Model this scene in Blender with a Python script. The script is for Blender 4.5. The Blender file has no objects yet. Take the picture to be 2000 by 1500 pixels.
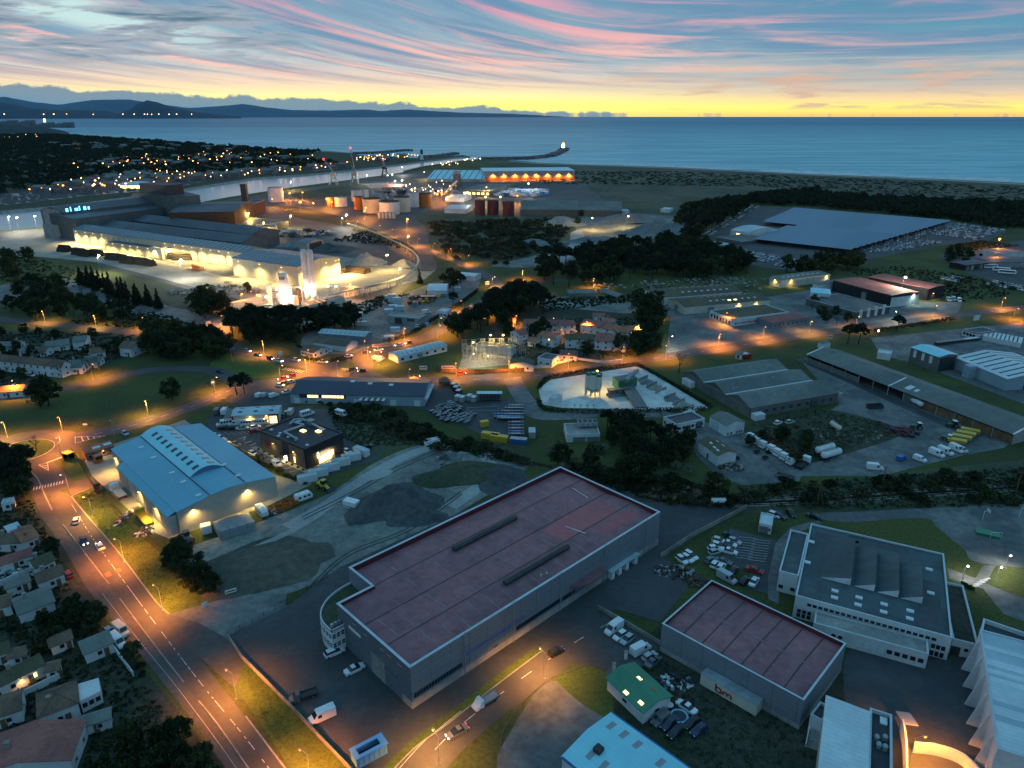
import bpy,bmesh,math,random
from mathutils import Vector as Vt,Matrix,geometry as Ge
R=math.radians
rnd=random.Random(7)
S=bpy.context.scene
COL=S.collection
# ------------------------------------------------------------------ camera
F,HY,H=1387.0,222.0,110.0
PITCH=math.atan((750-HY)/F)
cam_d=bpy.data.cameras.new('camera');cam=bpy.data.objects.new('camera',cam_d);COL.objects.link(cam)
cam.location=(0,0,H);cam.rotation_euler=(math.pi/2-PITCH,0,0)
cam_d.sensor_width=36;cam_d.lens=36*F/2000;cam_d.clip_start=1;cam_d.clip_end=80000
S.camera=cam
_c,_s=math.cos(PITCH),math.sin(PITCH)
def G(x,y,z=0.0):
 """point of the place at height z that is seen at photo pixel (x, y)"""
 dx,dy=(x-1000)/F,(750-y)/F
 d=Vt((dx,_c+dy*_s,-_s+dy*_c));t=(z-H)/d.z
 return Vt((d.x*t,d.y*t,z))
 # ------------------------------------------------------------------ render look
S.view_settings.view_transform='Standard';S.view_settings.look='None'
S.view_settings.exposure=0.42;S.view_settings.gamma=1.0;S.view_settings.use_curve_mapping=False
S.cycles.use_denoising=True
S.cycles.max_bounces=4;S.cycles.diffuse_bounces=2;S.cycles.glossy_bounces=2;S.cycles.transmission_bounces=2
S.cycles.caustics_reflective=False;S.cycles.caustics_refractive=False
S.cycles.sample_clamp_indirect=4.0
S.cycles.use_light_tree=True
# ------------------------------------------------------------------ node helpers
class NT:
 def __init__(s,tree):s.t=tree;s.n=tree.nodes;s.l=tree.links
 def put(s,sock,v):
  if isinstance(v,bpy.types.NodeSocket):s.l.new(v,sock)
  elif v is not None:
   if hasattr(sock.default_value,'__len__')and not hasattr(v,'__len__'):v=[v]*len(sock.default_value)
   if hasattr(v,'__len__')and len(sock.default_value)==4 and len(v)==3:v=(*v,1)
   sock.default_value=v
 def m(s,op,a,b=None,c=None):
  n=s.n.new('ShaderNodeMath');n.operation=op
  for i,v in enumerate((a,b,c)):s.put(n.inputs[i],v)if v is not None else None
  return n.outputs[0]
 def ss(s,v,lo,hi,a=0.0,b=1.0,lin=False):
  n=s.n.new('ShaderNodeMapRange');n.interpolation_type='LINEAR' if lin else 'SMOOTHSTEP'
  for i,q in enumerate((v,lo,hi,a,b)):s.put(n.inputs[i],q)
  return n.outputs[0]
 def xyz(s,a,b,c=0.0):
  n=s.n.new('ShaderNodeCombineXYZ')
  for i,q in enumerate((a,b,c)):s.put(n.inputs[i],q)
  return n.outputs[0]
 def noise(s,vec,scale=1.0,detail=3.0,rough=.55,dist=0.0):
  n=s.n.new('ShaderNodeTexNoise');s.put(n.inputs['Vector'],vec)
  n.inputs['Scale'].default_value=scale;n.inputs['Detail'].default_value=detail
  n.inputs['Roughness'].default_value=rough;n.inputs['Distortion'].default_value=dist
  return n.outputs['Fac']
 def mix(s,f,a,b,mode='MIX'):
  n=s.n.new('ShaderNodeMix');n.data_type='RGBA';n.blend_type=mode
  s.put(n.inputs[0],f);s.put(n.inputs[6],a);s.put(n.inputs[7],b)
  return n.outputs[2]
 def ramp(s,f,pts):
  n=s.n.new('ShaderNodeValToRGB');e=n.color_ramp.elements
  while len(e)<len(pts):e.new(.5)
  for q,(p,c)in zip(e,pts):q.position=p;q.color=(*c,1)
  s.put(n.inputs[0],f);return n.outputs[0]
def lin(r,g,b):
 return tuple((v/255/12.92)if v<=10 else((v/255+.055)/1.055)**2.4 for v in(r,g,b))
 # ------------------------------------------------------------------ dusk sky
W=bpy.data.worlds.new('World');S.world=W;W.use_nodes=True
w=NT(W.node_tree);w.n.clear()
tc=w.n.new('ShaderNodeTexCoord');sp=w.n.new('ShaderNodeSeparateXYZ');w.l.new(tc.outputs['Generated'],sp.inputs[0])
dx,dy,dz=sp.outputs
z=w.m('MAXIMUM',dz,0.0)
V=w.m('MULTIPLY',z,1588.0)
U=w.m('MULTIPLY',w.m('ARCTAN2',dx,dy),1600.0)
rt=w.m('SQRT',z)
top=lin(98,162,194);zen=lin(86,158,198)
left=w.ramp(rt,[(0,lin(255,236,120)),(.115,lin(255,248,128)),(.15,lin(255,240,164)),(.19,lin(240,212,178)),(.235,lin(196,194,190)),(.29,lin(150,178,190)),(.37,lin(122,160,186)),(.6,top),(1,zen)])
right=w.ramp(rt,[(0,lin(255,200,104)),(.085,lin(255,240,108)),(.125,lin(250,214,146)),(.165,lin(206,188,166)),(.22,lin(142,166,170)),(.30,lin(98,150,174)),(.37,lin(86,140,172)),(.6,top),(1,zen)])
sky=w.mix(w.ss(U,-150,800),left,right)
# the glow sinks away from the sunset, behind the camera it is plain dusk
away=w.ss(w.m('ABSOLUTE',U),1100,2900)
sky=w.mix(away,sky,w.ramp(rt,[(0,lin(98,118,146)),(.3,lin(96,144,176)),(.6,top),(1,zen)]))
# streaks thin out towards the horizon and sink to the right
ac=w.m('ADD',w.m('MULTIPLY',w.m('LOGARITHM',w.m('ADD',V,14),math.e),5.5),w.m('MULTIPLY',w.m('SMOOTH_MIN',U,150,400),.0075))
n1=w.noise(w.xyz(w.m('MULTIPLY',U,1/460.),w.m('MULTIPLY',ac,1.05),3.1),1,8,.60,.7)
n2=w.noise(w.xyz(w.m('MULTIPLY',U,1/430.),w.m('MULTIPLY',ac,1.05),9.7),1,8,.64,.6)
n3=w.noise(w.xyz(w.m('MULTIPLY',U,1/170.),w.m('MULTIPLY',V,1/17.),1.3),1,6,.6,.4)
# soft grey-blue veils, then pink lit streaks
hi=w.ss(V,26,80)
veil=w.m('MULTIPLY',w.m('MULTIPLY',w.ss(n2,.40,.62),hi),.8)
band=w.ss(V,40,190,1,.80);band=w.m('MAXIMUM',band,w.ss(V,240,700,.80,1));sky=w.mix(1.0,sky,w.xyz(band,band,band),'MULTIPLY')
sky=w.mix(veil,sky,w.mix(w.ss(V,30,120),lin(168,158,158),lin(94,130,160)))
pw=w.m('MULTIPLY',w.ss(V,40,100),w.ss(w.m('ABSOLUTE',w.m('ADD',U,230)),600,1300,.95,.3))
pk=w.m('MULTIPLY',w.m('MULTIPLY',w.ss(n1,.43,.68),pw),w.ss(V,300,900,.95,.2))
sky=w.mix(pk,sky,w.mix(w.ss(V,60,210),lin(244,190,166),lin(206,146,162)))
# pale open gap and slate clouds low on the left
gap=w.m('MULTIPLY',w.ss(w.m('ABSOLUTE',w.m('ADD',w.m('SUBTRACT',V,172),w.m('MULTIPLY',w.m('ADD',U,830),.16))),10,40,.85,0),w.ss(U,-420,-760))
sky=w.mix(gap,sky,lin(188,216,212))
dk=w.m('MULTIPLY',w.m('MULTIPLY',w.ss(U,-330,-560),w.m('MULTIPLY',w.ss(V,72,105),w.ss(V,205,165))),w.ss(n3,.44,.52))
sky=w.mix(w.m('MULTIPLY',dk,w.ss(w.m('ABSOLUTE',U),1500,2600,.97,.3)),sky,w.mix(w.ss(n3,.5,.7),lin(150,158,168),lin(66,106,126)))
# small flat clouds in the glow on the right
sm=w.m('MULTIPLY',w.m('MULTIPLY',w.ss(n3,.50,.64),w.ss(U,50,420)),w.m('MULTIPLY',w.ss(V,5,14),w.ss(V,110,60)))
sky=w.mix(w.m('MULTIPLY',sm,.8),sky,lin(206,168,142))
# cloud bank that sits on the horizon to the left and thins out to the right
nb=w.noise(w.xyz(w.m('MULTIPLY',U,1/75.),w.m('MULTIPLY',V,1/60.),5.0),1,6,.62,.2)
hb=w.m('ADD',w.ss(U,-1000,330,50,-4,True),w.m('MULTIPLY',w.m('SUBTRACT',nb,.5),42))
hb=w.m('SUBTRACT',hb,w.ss(w.m('ABSOLUTE',U),1500,2600,0,80))
bank=w.ss(w.m('SUBTRACT',hb,V),-2.0,3.0)
sky=w.mix(w.m('MULTIPLY',bank,.96),sky,w.mix(w.ss(w.m('SUBTRACT',hb,V),2,36),lin(112,136,152),lin(88,134,166)))
bg=w.n.new('ShaderNodeBackground');w.l.new(sky,bg.inputs[0]);bg.inputs[1].default_value=1.0
ow=w.n.new('ShaderNodeOutputWorld');w.l.new(bg.outputs[0],ow.inputs[0])
W.cycles.sampling_method='MANUAL';W.cycles.sample_map_resolution=512
# the sun is just under the horizon: only a faint wide afterglow is left of it
sd=bpy.data.lights.new('sun','SUN');sd.energy=.06;sd.angle=R(30);sd.color=(1,.78,.5)
so=bpy.data.objects.new('sun',sd);COL.objects.link(so)
so.rotation_euler=Vt((.12,-.95,-.06)).to_track_quat('-Z','Y').to_euler()
# ------------------------------------------------------------------ materials
M={}
def mat(name,c,c2=None,s=.05,r=.85,fine=1.2,fa=.25,met=0.0,bump=0.0,seam=None,spec=.3,lo=.38,hi=.62,em=None):
 """procedural surface: two colours mixed by broad noise, mottled by fine noise, optional sheet seams (axis, period, width, factor)"""
 m=bpy.data.materials.new(name);m.use_nodes=True;t=NT(m.node_tree)
 b=t.n['Principled BSDF'];b.inputs['Roughness'].default_value=r;b.inputs['Metallic'].default_value=met
 b.inputs['Specular IOR Level'].default_value=spec
 tc=t.n.new('ShaderNodeTexCoord').outputs['Object']
 n1=t.noise(tc,s,5,.6,.3);n2=t.noise(tc,fine,4,.65)
 col=t.mix(t.ss(n1,lo,hi),c,c2 or tuple(v*.78 for v in c))
 g=t.ss(n2,.25,.75,1-fa,1+fa,True)
 col=t.mix(1.0,col,t.xyz(g,g,g),'MULTIPLY')
 if seam:
  sx=t.n.new('ShaderNodeSeparateXYZ');t.l.new(tc,sx.inputs[0])
  for ax,per,wd,fc in(seam if isinstance(seam[0],tuple)else(seam,)):
   f=t.m('LESS_THAN',t.m('FRACT',t.m('DIVIDE',sx.outputs[ax],per)),wd/per)
   col=t.mix(f,col,t.mix(1.0,col,(fc,fc,fc),'MULTIPLY'))
 t.l.new(col,b.inputs['Base Color'])
 if bump:
  bn=t.n.new('ShaderNodeBump');bn.inputs['Strength'].default_value=bump;bn.inputs['Distance'].default_value=.3
  t.l.new(n2,bn.inputs['Height']);t.l.new(bn.outputs[0],b.inputs['Normal'])
 M[name]=m;return m
def Em(name,c,st,light=False):
 m=bpy.data.materials.new(name);m.use_nodes=True;b=m.node_tree.nodes['Principled BSDF']
 b.inputs['Base Color'].default_value=(*c,1);b.inputs['Emission Color'].default_value=(*c,1);b.inputs['Emission Strength'].default_value=st
 m.cycles.emission_sampling='AUTO' if light else 'NONE';M[name]=m
g_=lambda v:(v*.97,v,v*1.02)
# ground
mat('grass',(.070,.084,.022),(.042,.056,.018),.02,1,1.1,.45,bump=.6)
mat('verge',(.085,.125,.022),(.055,.085,.022),.05,1,1.4,.4,bump=.5)
mat('field',(.085,.090,.052),(.045,.060,.034),.008,1,.15,.4)
mat('scrub',(.030,.045,.022),(.052,.060,.034),.03,1,.5,.5,bump=1)
mat('soil',(.105,.098,.075),(.060,.066,.055),.035,1,.5,.35,bump=.5)
mat('garden',(.030,.040,.022),(.055,.055,.042),.06,1,.9,.5,bump=.5)
mat('rough_grass',(.075,.085,.050),(.040,.055,.030),.03,1,.8,.4,bump=.6)
mat('gravel',(.235,.235,.21),(.11,.12,.115),.06,.95,.5,.42,bump=.8,lo=.3,hi=.7)
mat('track',(.34,.35,.33),(.24,.25,.24),.06,.95,.8,.2,bump=.2)
mat('asphalt',(.070,.074,.076),(.048,.053,.056),.05,.75,.6,.2,bump=.15)
mat('old_asphalt',(.165,.168,.160),(.090,.098,.100),.07,.8,.4,.36,bump=.15)
mat('road',(.072,.070,.068),(.056,.055,.054),.09,.7,.5,.15,bump=.1)
mat('pavement',(.095,.088,.082),(.072,.068,.064),.12,.85,.8,.2)
mat('yard',(.30,.285,.24),(.22,.21,.18),.05,.9,.5,.22)
mat('dust',(.62,.62,.58),(.44,.45,.43),.06,.95,.4,.18,bump=.2)
mat('wet_sand',(.30,.28,.24),(.22,.21,.19),.02,.8,.3,.2)
mat('dune',(.100,.098,.066),(.050,.062,.040),.010,1,.08,.4)
mat('paint',(.62,.62,.60),(.42,.42,.41),.6,.7,2.5,.35)
mat('red_paint',(.32,.13,.08),None,.6,.7,2.5,.25)
mat('kerb',(.34,.33,.31),(.24,.235,.22),.4,.85,2,.2)
# walls, roofs
mat('white_wall',(.66,.67,.66),(.54,.56,.56),.12,.8,1.5,.10)
mat('cream_wall',(.60,.55,.44),(.50,.46,.38),.12,.8,1.5,.1)
mat('grey_clad',(.22,.245,.275),(.19,.215,.245),.06,.55,.8,.10,met=.15,seam=((0,5.0,.14,.62),(2,1.15,.07,.70)),lo=.25,hi=.75)
mat('ice_clad',(.34,.42,.46),(.28,.36,.41),.06,.5,.8,.1,met=.1,seam=((0,3.0,.06,.8),(2,2.0,.06,.8)))
mat('dark_water',(.035,.05,.058),None,.02,.3,.1,.2)
mat('blue_clad',(.13,.20,.32),(.11,.175,.29),.06,.5,.8,.1,met=.1,seam=(2,2.0,.08,.7))
mat('beige_clad',(.46,.43,.37),(.40,.38,.33),.05,.6,.7,.08,seam=((0,4.0,.06,.8),(1,4.0,.06,.8)))
mat('far_wall',(.17,.18,.19),(.12,.13,.14),.1,.9,1,.2)
mat('mill_clad',(.50,.47,.36),(.43,.41,.33),.03,.6,.3,.08,seam=((0,22.,.5,.75),(1,22.,.5,.75)))
mat('dark_clad',(.024,.028,.036),(.018,.022,.030),.06,.45,1,.12,seam=((0,3.0,.06,.6),(1,3.0,.06,.6)))
mat('bronze_clad',(.13,.115,.09),(.11,.10,.08),.06,.5,1,.1,seam=(0,1.2,.06,.7))
mat('drab_clad',(.16,.165,.155),(.11,.118,.115),.03,.8,.3,.2,seam=((0,6.0,.15,.7),(1,6.0,.15,.7)))
mat('concrete',(.34,.33,.30),(.24,.24,.225),.15,.9,.8,.2)
mat('stone',(.30,.28,.25),(.2,.19,.17),.2,.9,1.2,.25)
mat('maroon_roof',(.30,.124,.130),(.205,.096,.108),.06,.6,.4,.30,seam=(0,4.15,.05,.9),lo=.3,hi=.7)
mat('red_patch',(.42,.11,.115),(.34,.10,.108),.08,.6,.25,.12,seam=(0,4.15,.06,.82))
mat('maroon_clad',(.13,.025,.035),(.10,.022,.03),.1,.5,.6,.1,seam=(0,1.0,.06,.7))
mat('roof_joint',(.27,.21,.22),(.21,.14,.15),.3,.6,1,.25)
mat('moss_line',(.085,.065,.058),(.06,.055,.045),.5,.8,2,.4)
mat('pale_edge',(.50,.56,.58),(.42,.48,.50),.2,.5,1,.1)
mat('blue_roof',(.15,.40,.50),(.13,.36,.46),.05,.5,.4,.06,seam=(0,1.0,.07,.86))
mat('sky_roof',(.28,.66,.72),(.25,.60,.67),.05,.45,.4,.06,seam=(0,1.0,.07,.9))
mat('pale_roof',(.42,.53,.55),(.33,.44,.47),.08,.5,.6,.1,seam=(0,1.0,.08,.84))
mat('white_roof',(.58,.66,.66),(.50,.58,.59),.1,.5,.6,.1,seam=(0,1.0,.10,.80))
mat('green_roof',(.060,.235,.135),(.050,.20,.115),.1,.5,.6,.1,seam=(0,.9,.08,.82))
mat('navy_roof',(.040,.058,.088),(.034,.050,.076),.06,.5,.4,.1,seam=(0,1.0,.08,.85))
mat('black_roof',(.028,.036,.044),(.036,.044,.052),.1,.6,.5,.2)
mat('membrane',(.066,.100,.108),(.040,.064,.072),.055,.6,.3,.25,seam=((0,2.0,.05,.85),))
mat('fibro_roof',(.17,.18,.162),(.12,.132,.122),.04,.85,.35,.18,seam=(0,1.1,.08,.86))
mat('moss_roof',(.120,.098,.058),(.085,.080,.055),.05,.9,.4,.25,seam=(0,1.1,.08,.85))
mat('mill_roof',(.085,.10,.11),(.055,.070,.082),.02,.6,.2,.2,seam=(0,3.0,.2,.8))
mat('sheet_roof',(.14,.19,.21),(.11,.155,.175),.04,.5,.3,.15,seam=(0,2.0,.15,.8))
mat('clay_tile',(.44,.165,.09),(.30,.12,.075),.15,.85,1.2,.25,seam=((0,.45,.09,.72),(1,.8,.06,.85)))
mat('brown_tile',(.19,.118,.078),(.12,.086,.064),.15,.85,1.2,.3,seam=((0,.45,.09,.75),(1,.8,.06,.85)))
mat('rose_tile',(.34,.125,.10),(.25,.10,.085),.15,.85,1.2,.22,seam=((0,.45,.09,.75),(1,.8,.06,.85)))
mat('moss_tile',(.085,.085,.045),(.12,.10,.06),.2,.85,1.2,.3,seam=((0,.45,.09,.75),(1,.8,.06,.85)))
mat('solar',(.185,.26,.33),(.15,.225,.29),.02,.6,.2,.08,spec=.15,seam=((0,4.0,.25,.8),(1,8.0,.5,.75)))
mat('trim',(.70,.72,.72),None,.3,.6,1,.08)
mat('glass',(.015,.022,.03),None,.3,.12,1,.1,spec=.6)
mat('skylight',(.62,.68,.68),(.5,.56,.57),.3,.3,1,.1)
mat('lead',(.05,.062,.07),None,.3,.5,1,.2)
mat('steel',(.30,.32,.33),(.22,.24,.25),.3,.45,1,.15,met=.5)
mat('galva',(.36,.40,.42),None,.3,.5,1,.15,met=.3)
mat('dark_steel',(.035,.038,.042),(.05,.05,.05),.3,.6,1,.3)
mat('rust',(.12,.062,.035),(.07,.042,.03),.5,.9,2,.4)
mat('timber',(.20,.12,.06),(.12,.075,.045),.6,.9,2,.3)
mat('log',(.030,.028,.026),(.045,.036,.028),.6,.9,2,.4)
mat('rubble',(.26,.25,.235),(.15,.15,.145),.4,1,1.5,.4)
mat('spoil',(.085,.092,.090),(.055,.062,.064),.06,1,.6,.35,bump=.8)
mat('grey_heap',(.17,.18,.18),(.12,.13,.135),.05,1,.5,.25,bump=.6)
mat('pool',(.05,.22,.26),None,.3,.2,1,.1)
# vehicle paints
for n,c in dict(white=(.74,.75,.75),silver=(.40,.42,.44),grey=(.12,.125,.13),black=(.012,.013,.015),navy=(.02,.035,.09),blue=(.03,.12,.34),red=(.38,.02,.02),orange=(.50,.14,.02),yellow=(.55,.36,.03),green=(.03,.16,.09),teal=(.10,.19,.20),cream=(.60,.56,.46),beige=(.38,.33,.25),brown=(.15,.09,.05),skyblue=(.18,.42,.66)).items():
 mat('car_'+n,c,tuple(v*.9 for v in c),.5,.32,3,.06,spec=.5)
mat('tyre',(.018,.018,.019),None,1,.9,4,.2)
# plants
def leafmat(name,c,c2,s=.35):
 m=mat(name,c,c2,s,.95,1.4,.5,spec=.1);return m
leafmat('leaf_dark',(.018,.030,.014),(.030,.044,.018));leafmat('leaf_mid',(.035,.055,.022),(.055,.070,.028))
leafmat('leaf_pine',(.016,.026,.016),(.026,.036,.020));leafmat('leaf_pale',(.14,.15,.11),(.23,.23,.19));leafmat('leaf_dry',(.075,.070,.042),(.050,.055,.034))
mat('bark',(.055,.045,.035),(.035,.03,.025),.8,.95,3,.3)
# lights
SOD=(1.0,.31,.035);WARM=(1.0,.62,.16);WHITE=(1.0,.90,.72);COOL=(.82,.92,1.0)
Em('lamp_orange',SOD,7);Em('lamp_warm',WARM,8);Em('lamp_white',WHITE,14);Em('lamp_cool',COOL,12);Em('lamp_red',(1,.03,.02),5);Em('lamp_green',(.1,1,.45),25)
Em('lit_window',(1.0,.72,.26),2.2,True);Em('lit_orange',(1.0,.42,.06),3,True);Em('lit_blue',(.15,.6,1),3,True);Em('headlight',(1,.94,.8),14);Em('lit_white',(1,.9,.7),5,True)
Em('far_orange',(1.0,.36,.07),6,True);Em('far_warm',(1.0,.66,.28),6,True);Em('far_pink',(1,.66,.52),5,True)
# ------------------------------------------------------------------ mesh and object helpers
class MB:
 """collects faces, build() links them as one mesh object"""
 def __init__(s):s.v=[];s.f=[];s.m=[]
 def face(s,pts,m=0):
  i=len(s.v);s.v+=[tuple(p)for p in pts];s.f.append(tuple(range(i,i+len(pts))));s.m.append(m);return s
 def box(s,x0,y0,z0,x1,y1,z1,m=0,T=None,mt=None):
  i=len(s.v);p=[Vt((x,y,z))for z in(z0,z1)for x,y in((x0,y0),(x1,y0),(x1,y1),(x0,y1))]
  if T:p=[T@q for q in p]
  s.v+=[tuple(q)for q in p]
  for a,b,c,d in((3,2,1,0),(4,5,6,7),(0,1,5,4),(1,2,6,5),(2,3,7,6),(3,0,4,7)):s.f.append((i+a,i+b,i+c,i+d));s.m.append(m)
  if mt is not None:s.m[-5]=mt
  return s
 def cbox(s,c,sx,sy,sz,rz=0,m=0):
  return s.box(-sx/2,-sy/2,0,sx/2,sy/2,sz,m,Matrix.Translation(c)@Matrix.Rotation(rz,4,'Z'))
 def hexa(s,p,m=0):
  i=len(s.v);s.v+=[tuple(q)for q in p]
  for f in((3,2,1,0),(4,5,6,7),(0,1,5,4),(1,2,6,5),(2,3,7,6),(3,0,4,7)):s.f.append(tuple(i+q for q in f));s.m.append(m)
  return s
 def prism(s,poly,z0,z1,m=0,mt=None):
  n=len(poly);i=len(s.v);s.v+=[(p[0],p[1],z0)for p in poly]+[(p[0],p[1],z1)for p in poly]
  for k in range(n):s.f.append((i+k,i+(k+1)%n,i+n+(k+1)%n,i+n+k));s.m.append(m)
  for tri in Ge.tessellate_polygon([[Vt((p[0],p[1],0))for p in poly]]):
   a,b,c=tri
   if(Vt(poly[b][:2])-Vt(poly[a][:2])).cross(Vt(poly[c][:2])-Vt(poly[a][:2]))<0:a,b,c=c,b,a
   s.f.append((i+n+a,i+n+b,i+n+c));s.m.append(m if mt is None else mt)
  return s
 def tube(s,a,b,r0,r1=None,n=8,m=0,cap=True):
  a,b=Vt(a),Vt(b);r1=r0 if r1 is None else r1;d=(b-a).normalized()
  u=d.orthogonal().normalized();v=d.cross(u);i=len(s.v)
  for c,r in((a,r0),(b,r1)):
   for k in range(n):s.v.append(tuple(c+(u*math.cos(6.28319*k/n)+v*math.sin(6.28319*k/n))*r))
  for k in range(n):s.f.append((i+k,i+(k+1)%n,i+n+(k+1)%n,i+n+k));s.m.append(m)
  if cap:s.f.append(tuple(range(i+n,i+2*n)));s.f.append(tuple(range(i+n-1,i-1,-1)));s.m+=[m,m]
  return s
 def lathe(s,prof,n=16,m=0,c=(0,0)):
  i=len(s.v)
  for r,z in prof:
   for k in range(n):s.v.append((c[0]+r*math.cos(6.28319*k/n),c[1]+r*math.sin(6.28319*k/n),z))
  for j in range(len(prof)-1):
   for k in range(n):s.f.append((i+j*n+k,i+j*n+(k+1)%n,i+(j+1)*n+(k+1)%n,i+(j+1)*n+k));s.m.append(m)
  return s
 def ball(s,c,r,n=6,m=0,sz=1.0):
  return s.lathe([(max(.001,r*math.sin(math.pi*j/n)),c[2]-r*sz*math.cos(math.pi*j/n))for j in range(n+1)],n+2,m,c)
 def mesh(s,name,mats):
  me=bpy.data.meshes.new(name);me.from_pydata(s.v,[],s.f);me.update()
  for q in mats:me.materials.append(M[q]if isinstance(q,str)else q)
  if len(mats)>1:me.polygons.foreach_set('material_index',s.m)
  return me
 def Bl(s,name,mats,parent=None,loc=None,rz=0.0):
  return obj(name,s.mesh(name,mats if isinstance(mats,(list,tuple))else[mats]),parent,loc,rz)
KIDS={}
def obj(name,data,parent=None,loc=None,rz=0.0):
 o=bpy.data.objects.new(name,data);COL.objects.link(o)
 if parent is not None:o.parent=parent;KIDS.setdefault(parent.name,[]).append(o)
 if loc is not None:o.location=loc
 if rz:o.rotation_euler=(0,0,rz)
 return o
def tag(o,label=None,cat=None,group=None,kind=None):
 for k,v in(('label',label),('category',cat),('group',group),('kind',kind)):
  if v:o[k]=v
 return o
def Tg(name,label,cat,loc=(0,0,0),rz=0.0,group=None):
 return tag(obj(name,None,None,loc,rz),label,cat,group)
def Cp(o,loc=None,rz=None,label=None,group=None,sc=None,parent=None):
 c=o.copy();COL.objects.link(c)
 if parent is not None:c.parent=parent
 for ch in KIDS.get(o.name,()):Cp(ch,parent=c)
 if loc is not None:c.location=loc
 if rz is not None:c.rotation_euler=(0,0,rz)
 if sc is not None:c.scale=(sc,sc,sc)if not hasattr(sc,'__len__')else sc
 if label:c['label']=label
 if group:c['group']=group
 return c
class Proto:
 """first use places the built thing itself, later uses copy it with its parts"""
 def __init__(s,root):s.r=root;s.first=True
 def put(s,loc,rz,label,group=None,sc=None,cat=None):
  if s.first:
   s.first=False;o=s.r;o.location=loc;o.rotation_euler=(0,0,rz)
   if sc is not None:o.scale=(sc,sc,sc)if not hasattr(sc,'__len__')else sc
   if label:o['label']=label
   if group:o['group']=group
  else:
   o=Cp(s.r,loc,rz,label,group,sc if sc is not None else 1.0)
   if not group and 'group' in o:del o['group']
  if cat:o['category']=cat
  return o
def Cm(pts,n=8,closed=False):
 out=[];N=len(pts)
 for i in range(N if closed else N-1):
  p=[pts[(i+q)%N]if closed else pts[min(max(i+q,0),N-1)]for q in(-1,0,1,2)]
  for j in range(n):
   t=j/n
   out.append(.5*((2*p[1])+(p[2]-p[0])*t+(2*p[0]-5*p[1]+4*p[2]-p[3])*t*t+(3*p[1]-p[0]-3*p[2]+p[3])*t**3))
 if not closed:out.append(pts[-1])
 return out
LAY=.012;_ly=[0]
def lay(n):
 _ly[0]+=1;return n*LAY+_ly[0]*.00035
def sheet(name,m,layer,pts,smooth=False,kind='structure',px=True,label=None):
 P=[G(*p)for p in pts]if px else[Vt(p)for p in pts]
 if smooth:P=Cm(P,6,True)
 b=MB();zz=lay(layer);P=[(p.x,p.y,zz)for p in P]
 for a,c,d in Ge.tessellate_polygon([[Vt(p)for p in P]]):
  n=(Vt(P[c])-Vt(P[a])).cross(Vt(P[d])-Vt(P[a]))
  b.f.append((a,c,d)if n.z>0 else(a,d,c));b.m.append(0)
 b.v=P
 o=b.Bl(name,m);tag(o,label,None,None,kind);return o
def strip(b,P,wd,zz,m=0):
 """ribbon of width wd along the points P"""
 L=[]
 for i,p in enumerate(P):
  d=(P[min(i+1,len(P)-1)]-P[max(i-1,0)]);n=Vt((-d.y,d.x,0)).normalized()*wd/2;L.append((p+n,p-n))
 for(a,c),(e,f)in zip(L,L[1:]):b.face([(q.x,q.y,zz)for q in(c,f,e,a)],m)
def road(name,pts,wd,m='road',layer=6,dash=None,edge=False,n=10):
 P=Cm([G(*p)for p in pts],n);b=MB();strip(b,P,wd,lay(layer));o=b.Bl(name,m);tag(o,kind='structure')
 if dash or edge:
  d=MB()
  if dash:
   on,off=dash;acc=0.0;cur=[];draw=True
   for a,c in zip(P,P[1:]):
    L=(c-a).length;t=0.0
    while t<L:
     stp=min((on if draw else off)-acc,L-t);q0=a.lerp(c,t/L);q1=a.lerp(c,(t+stp)/L)
     if draw:strip(d,[q0,q1],.16,(layer+2.6)*LAY+.03)
     t+=stp;acc+=stp
     if acc>=(on if draw else off)-1e-6:acc=0.0;draw=not draw
  if edge:
   for sg in(-1,1):
    Q=[]
    for i,p in enumerate(P):
     e=P[min(i+1,len(P)-1)]-P[max(i-1,0)];Q.append(p+Vt((-e.y,e.x,0)).normalized()*sg*(wd/2-.35))
    strip(d,Q,.14,(layer+2.6)*LAY+.03)
  tag(d.Bl('road_marking','paint'),kind='structure')
 return P
def inpoly(p,poly):
 x,y=p[0],p[1];c=False;j=len(poly)-1
 for i in range(len(poly)):
  xi,yi=poly[i][0],poly[i][1];xj,yj=poly[j][0],poly[j][1]
  if(yi>y)!=(yj>y)and x<(xj-xi)*(y-yi)/(yj-yi)+xi:c=not c
  j=i
 return c
def Sc(pts,n,rg,mind=0.0,px=True):
 P=[G(*p)for p in pts]if px else[Vt(p)for p in pts];xs=[p.x for p in P];ys=[p.y for p in P];out=[];tries=0
 while len(out)<n and tries<n*60:
  tries+=1;q=Vt((rg.uniform(min(xs),max(xs)),rg.uniform(min(ys),max(ys)),0))
  if inpoly(q,P)and(mind==0 or all((q-e).length>mind for e in out)):out.append(q)
 return out
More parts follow.
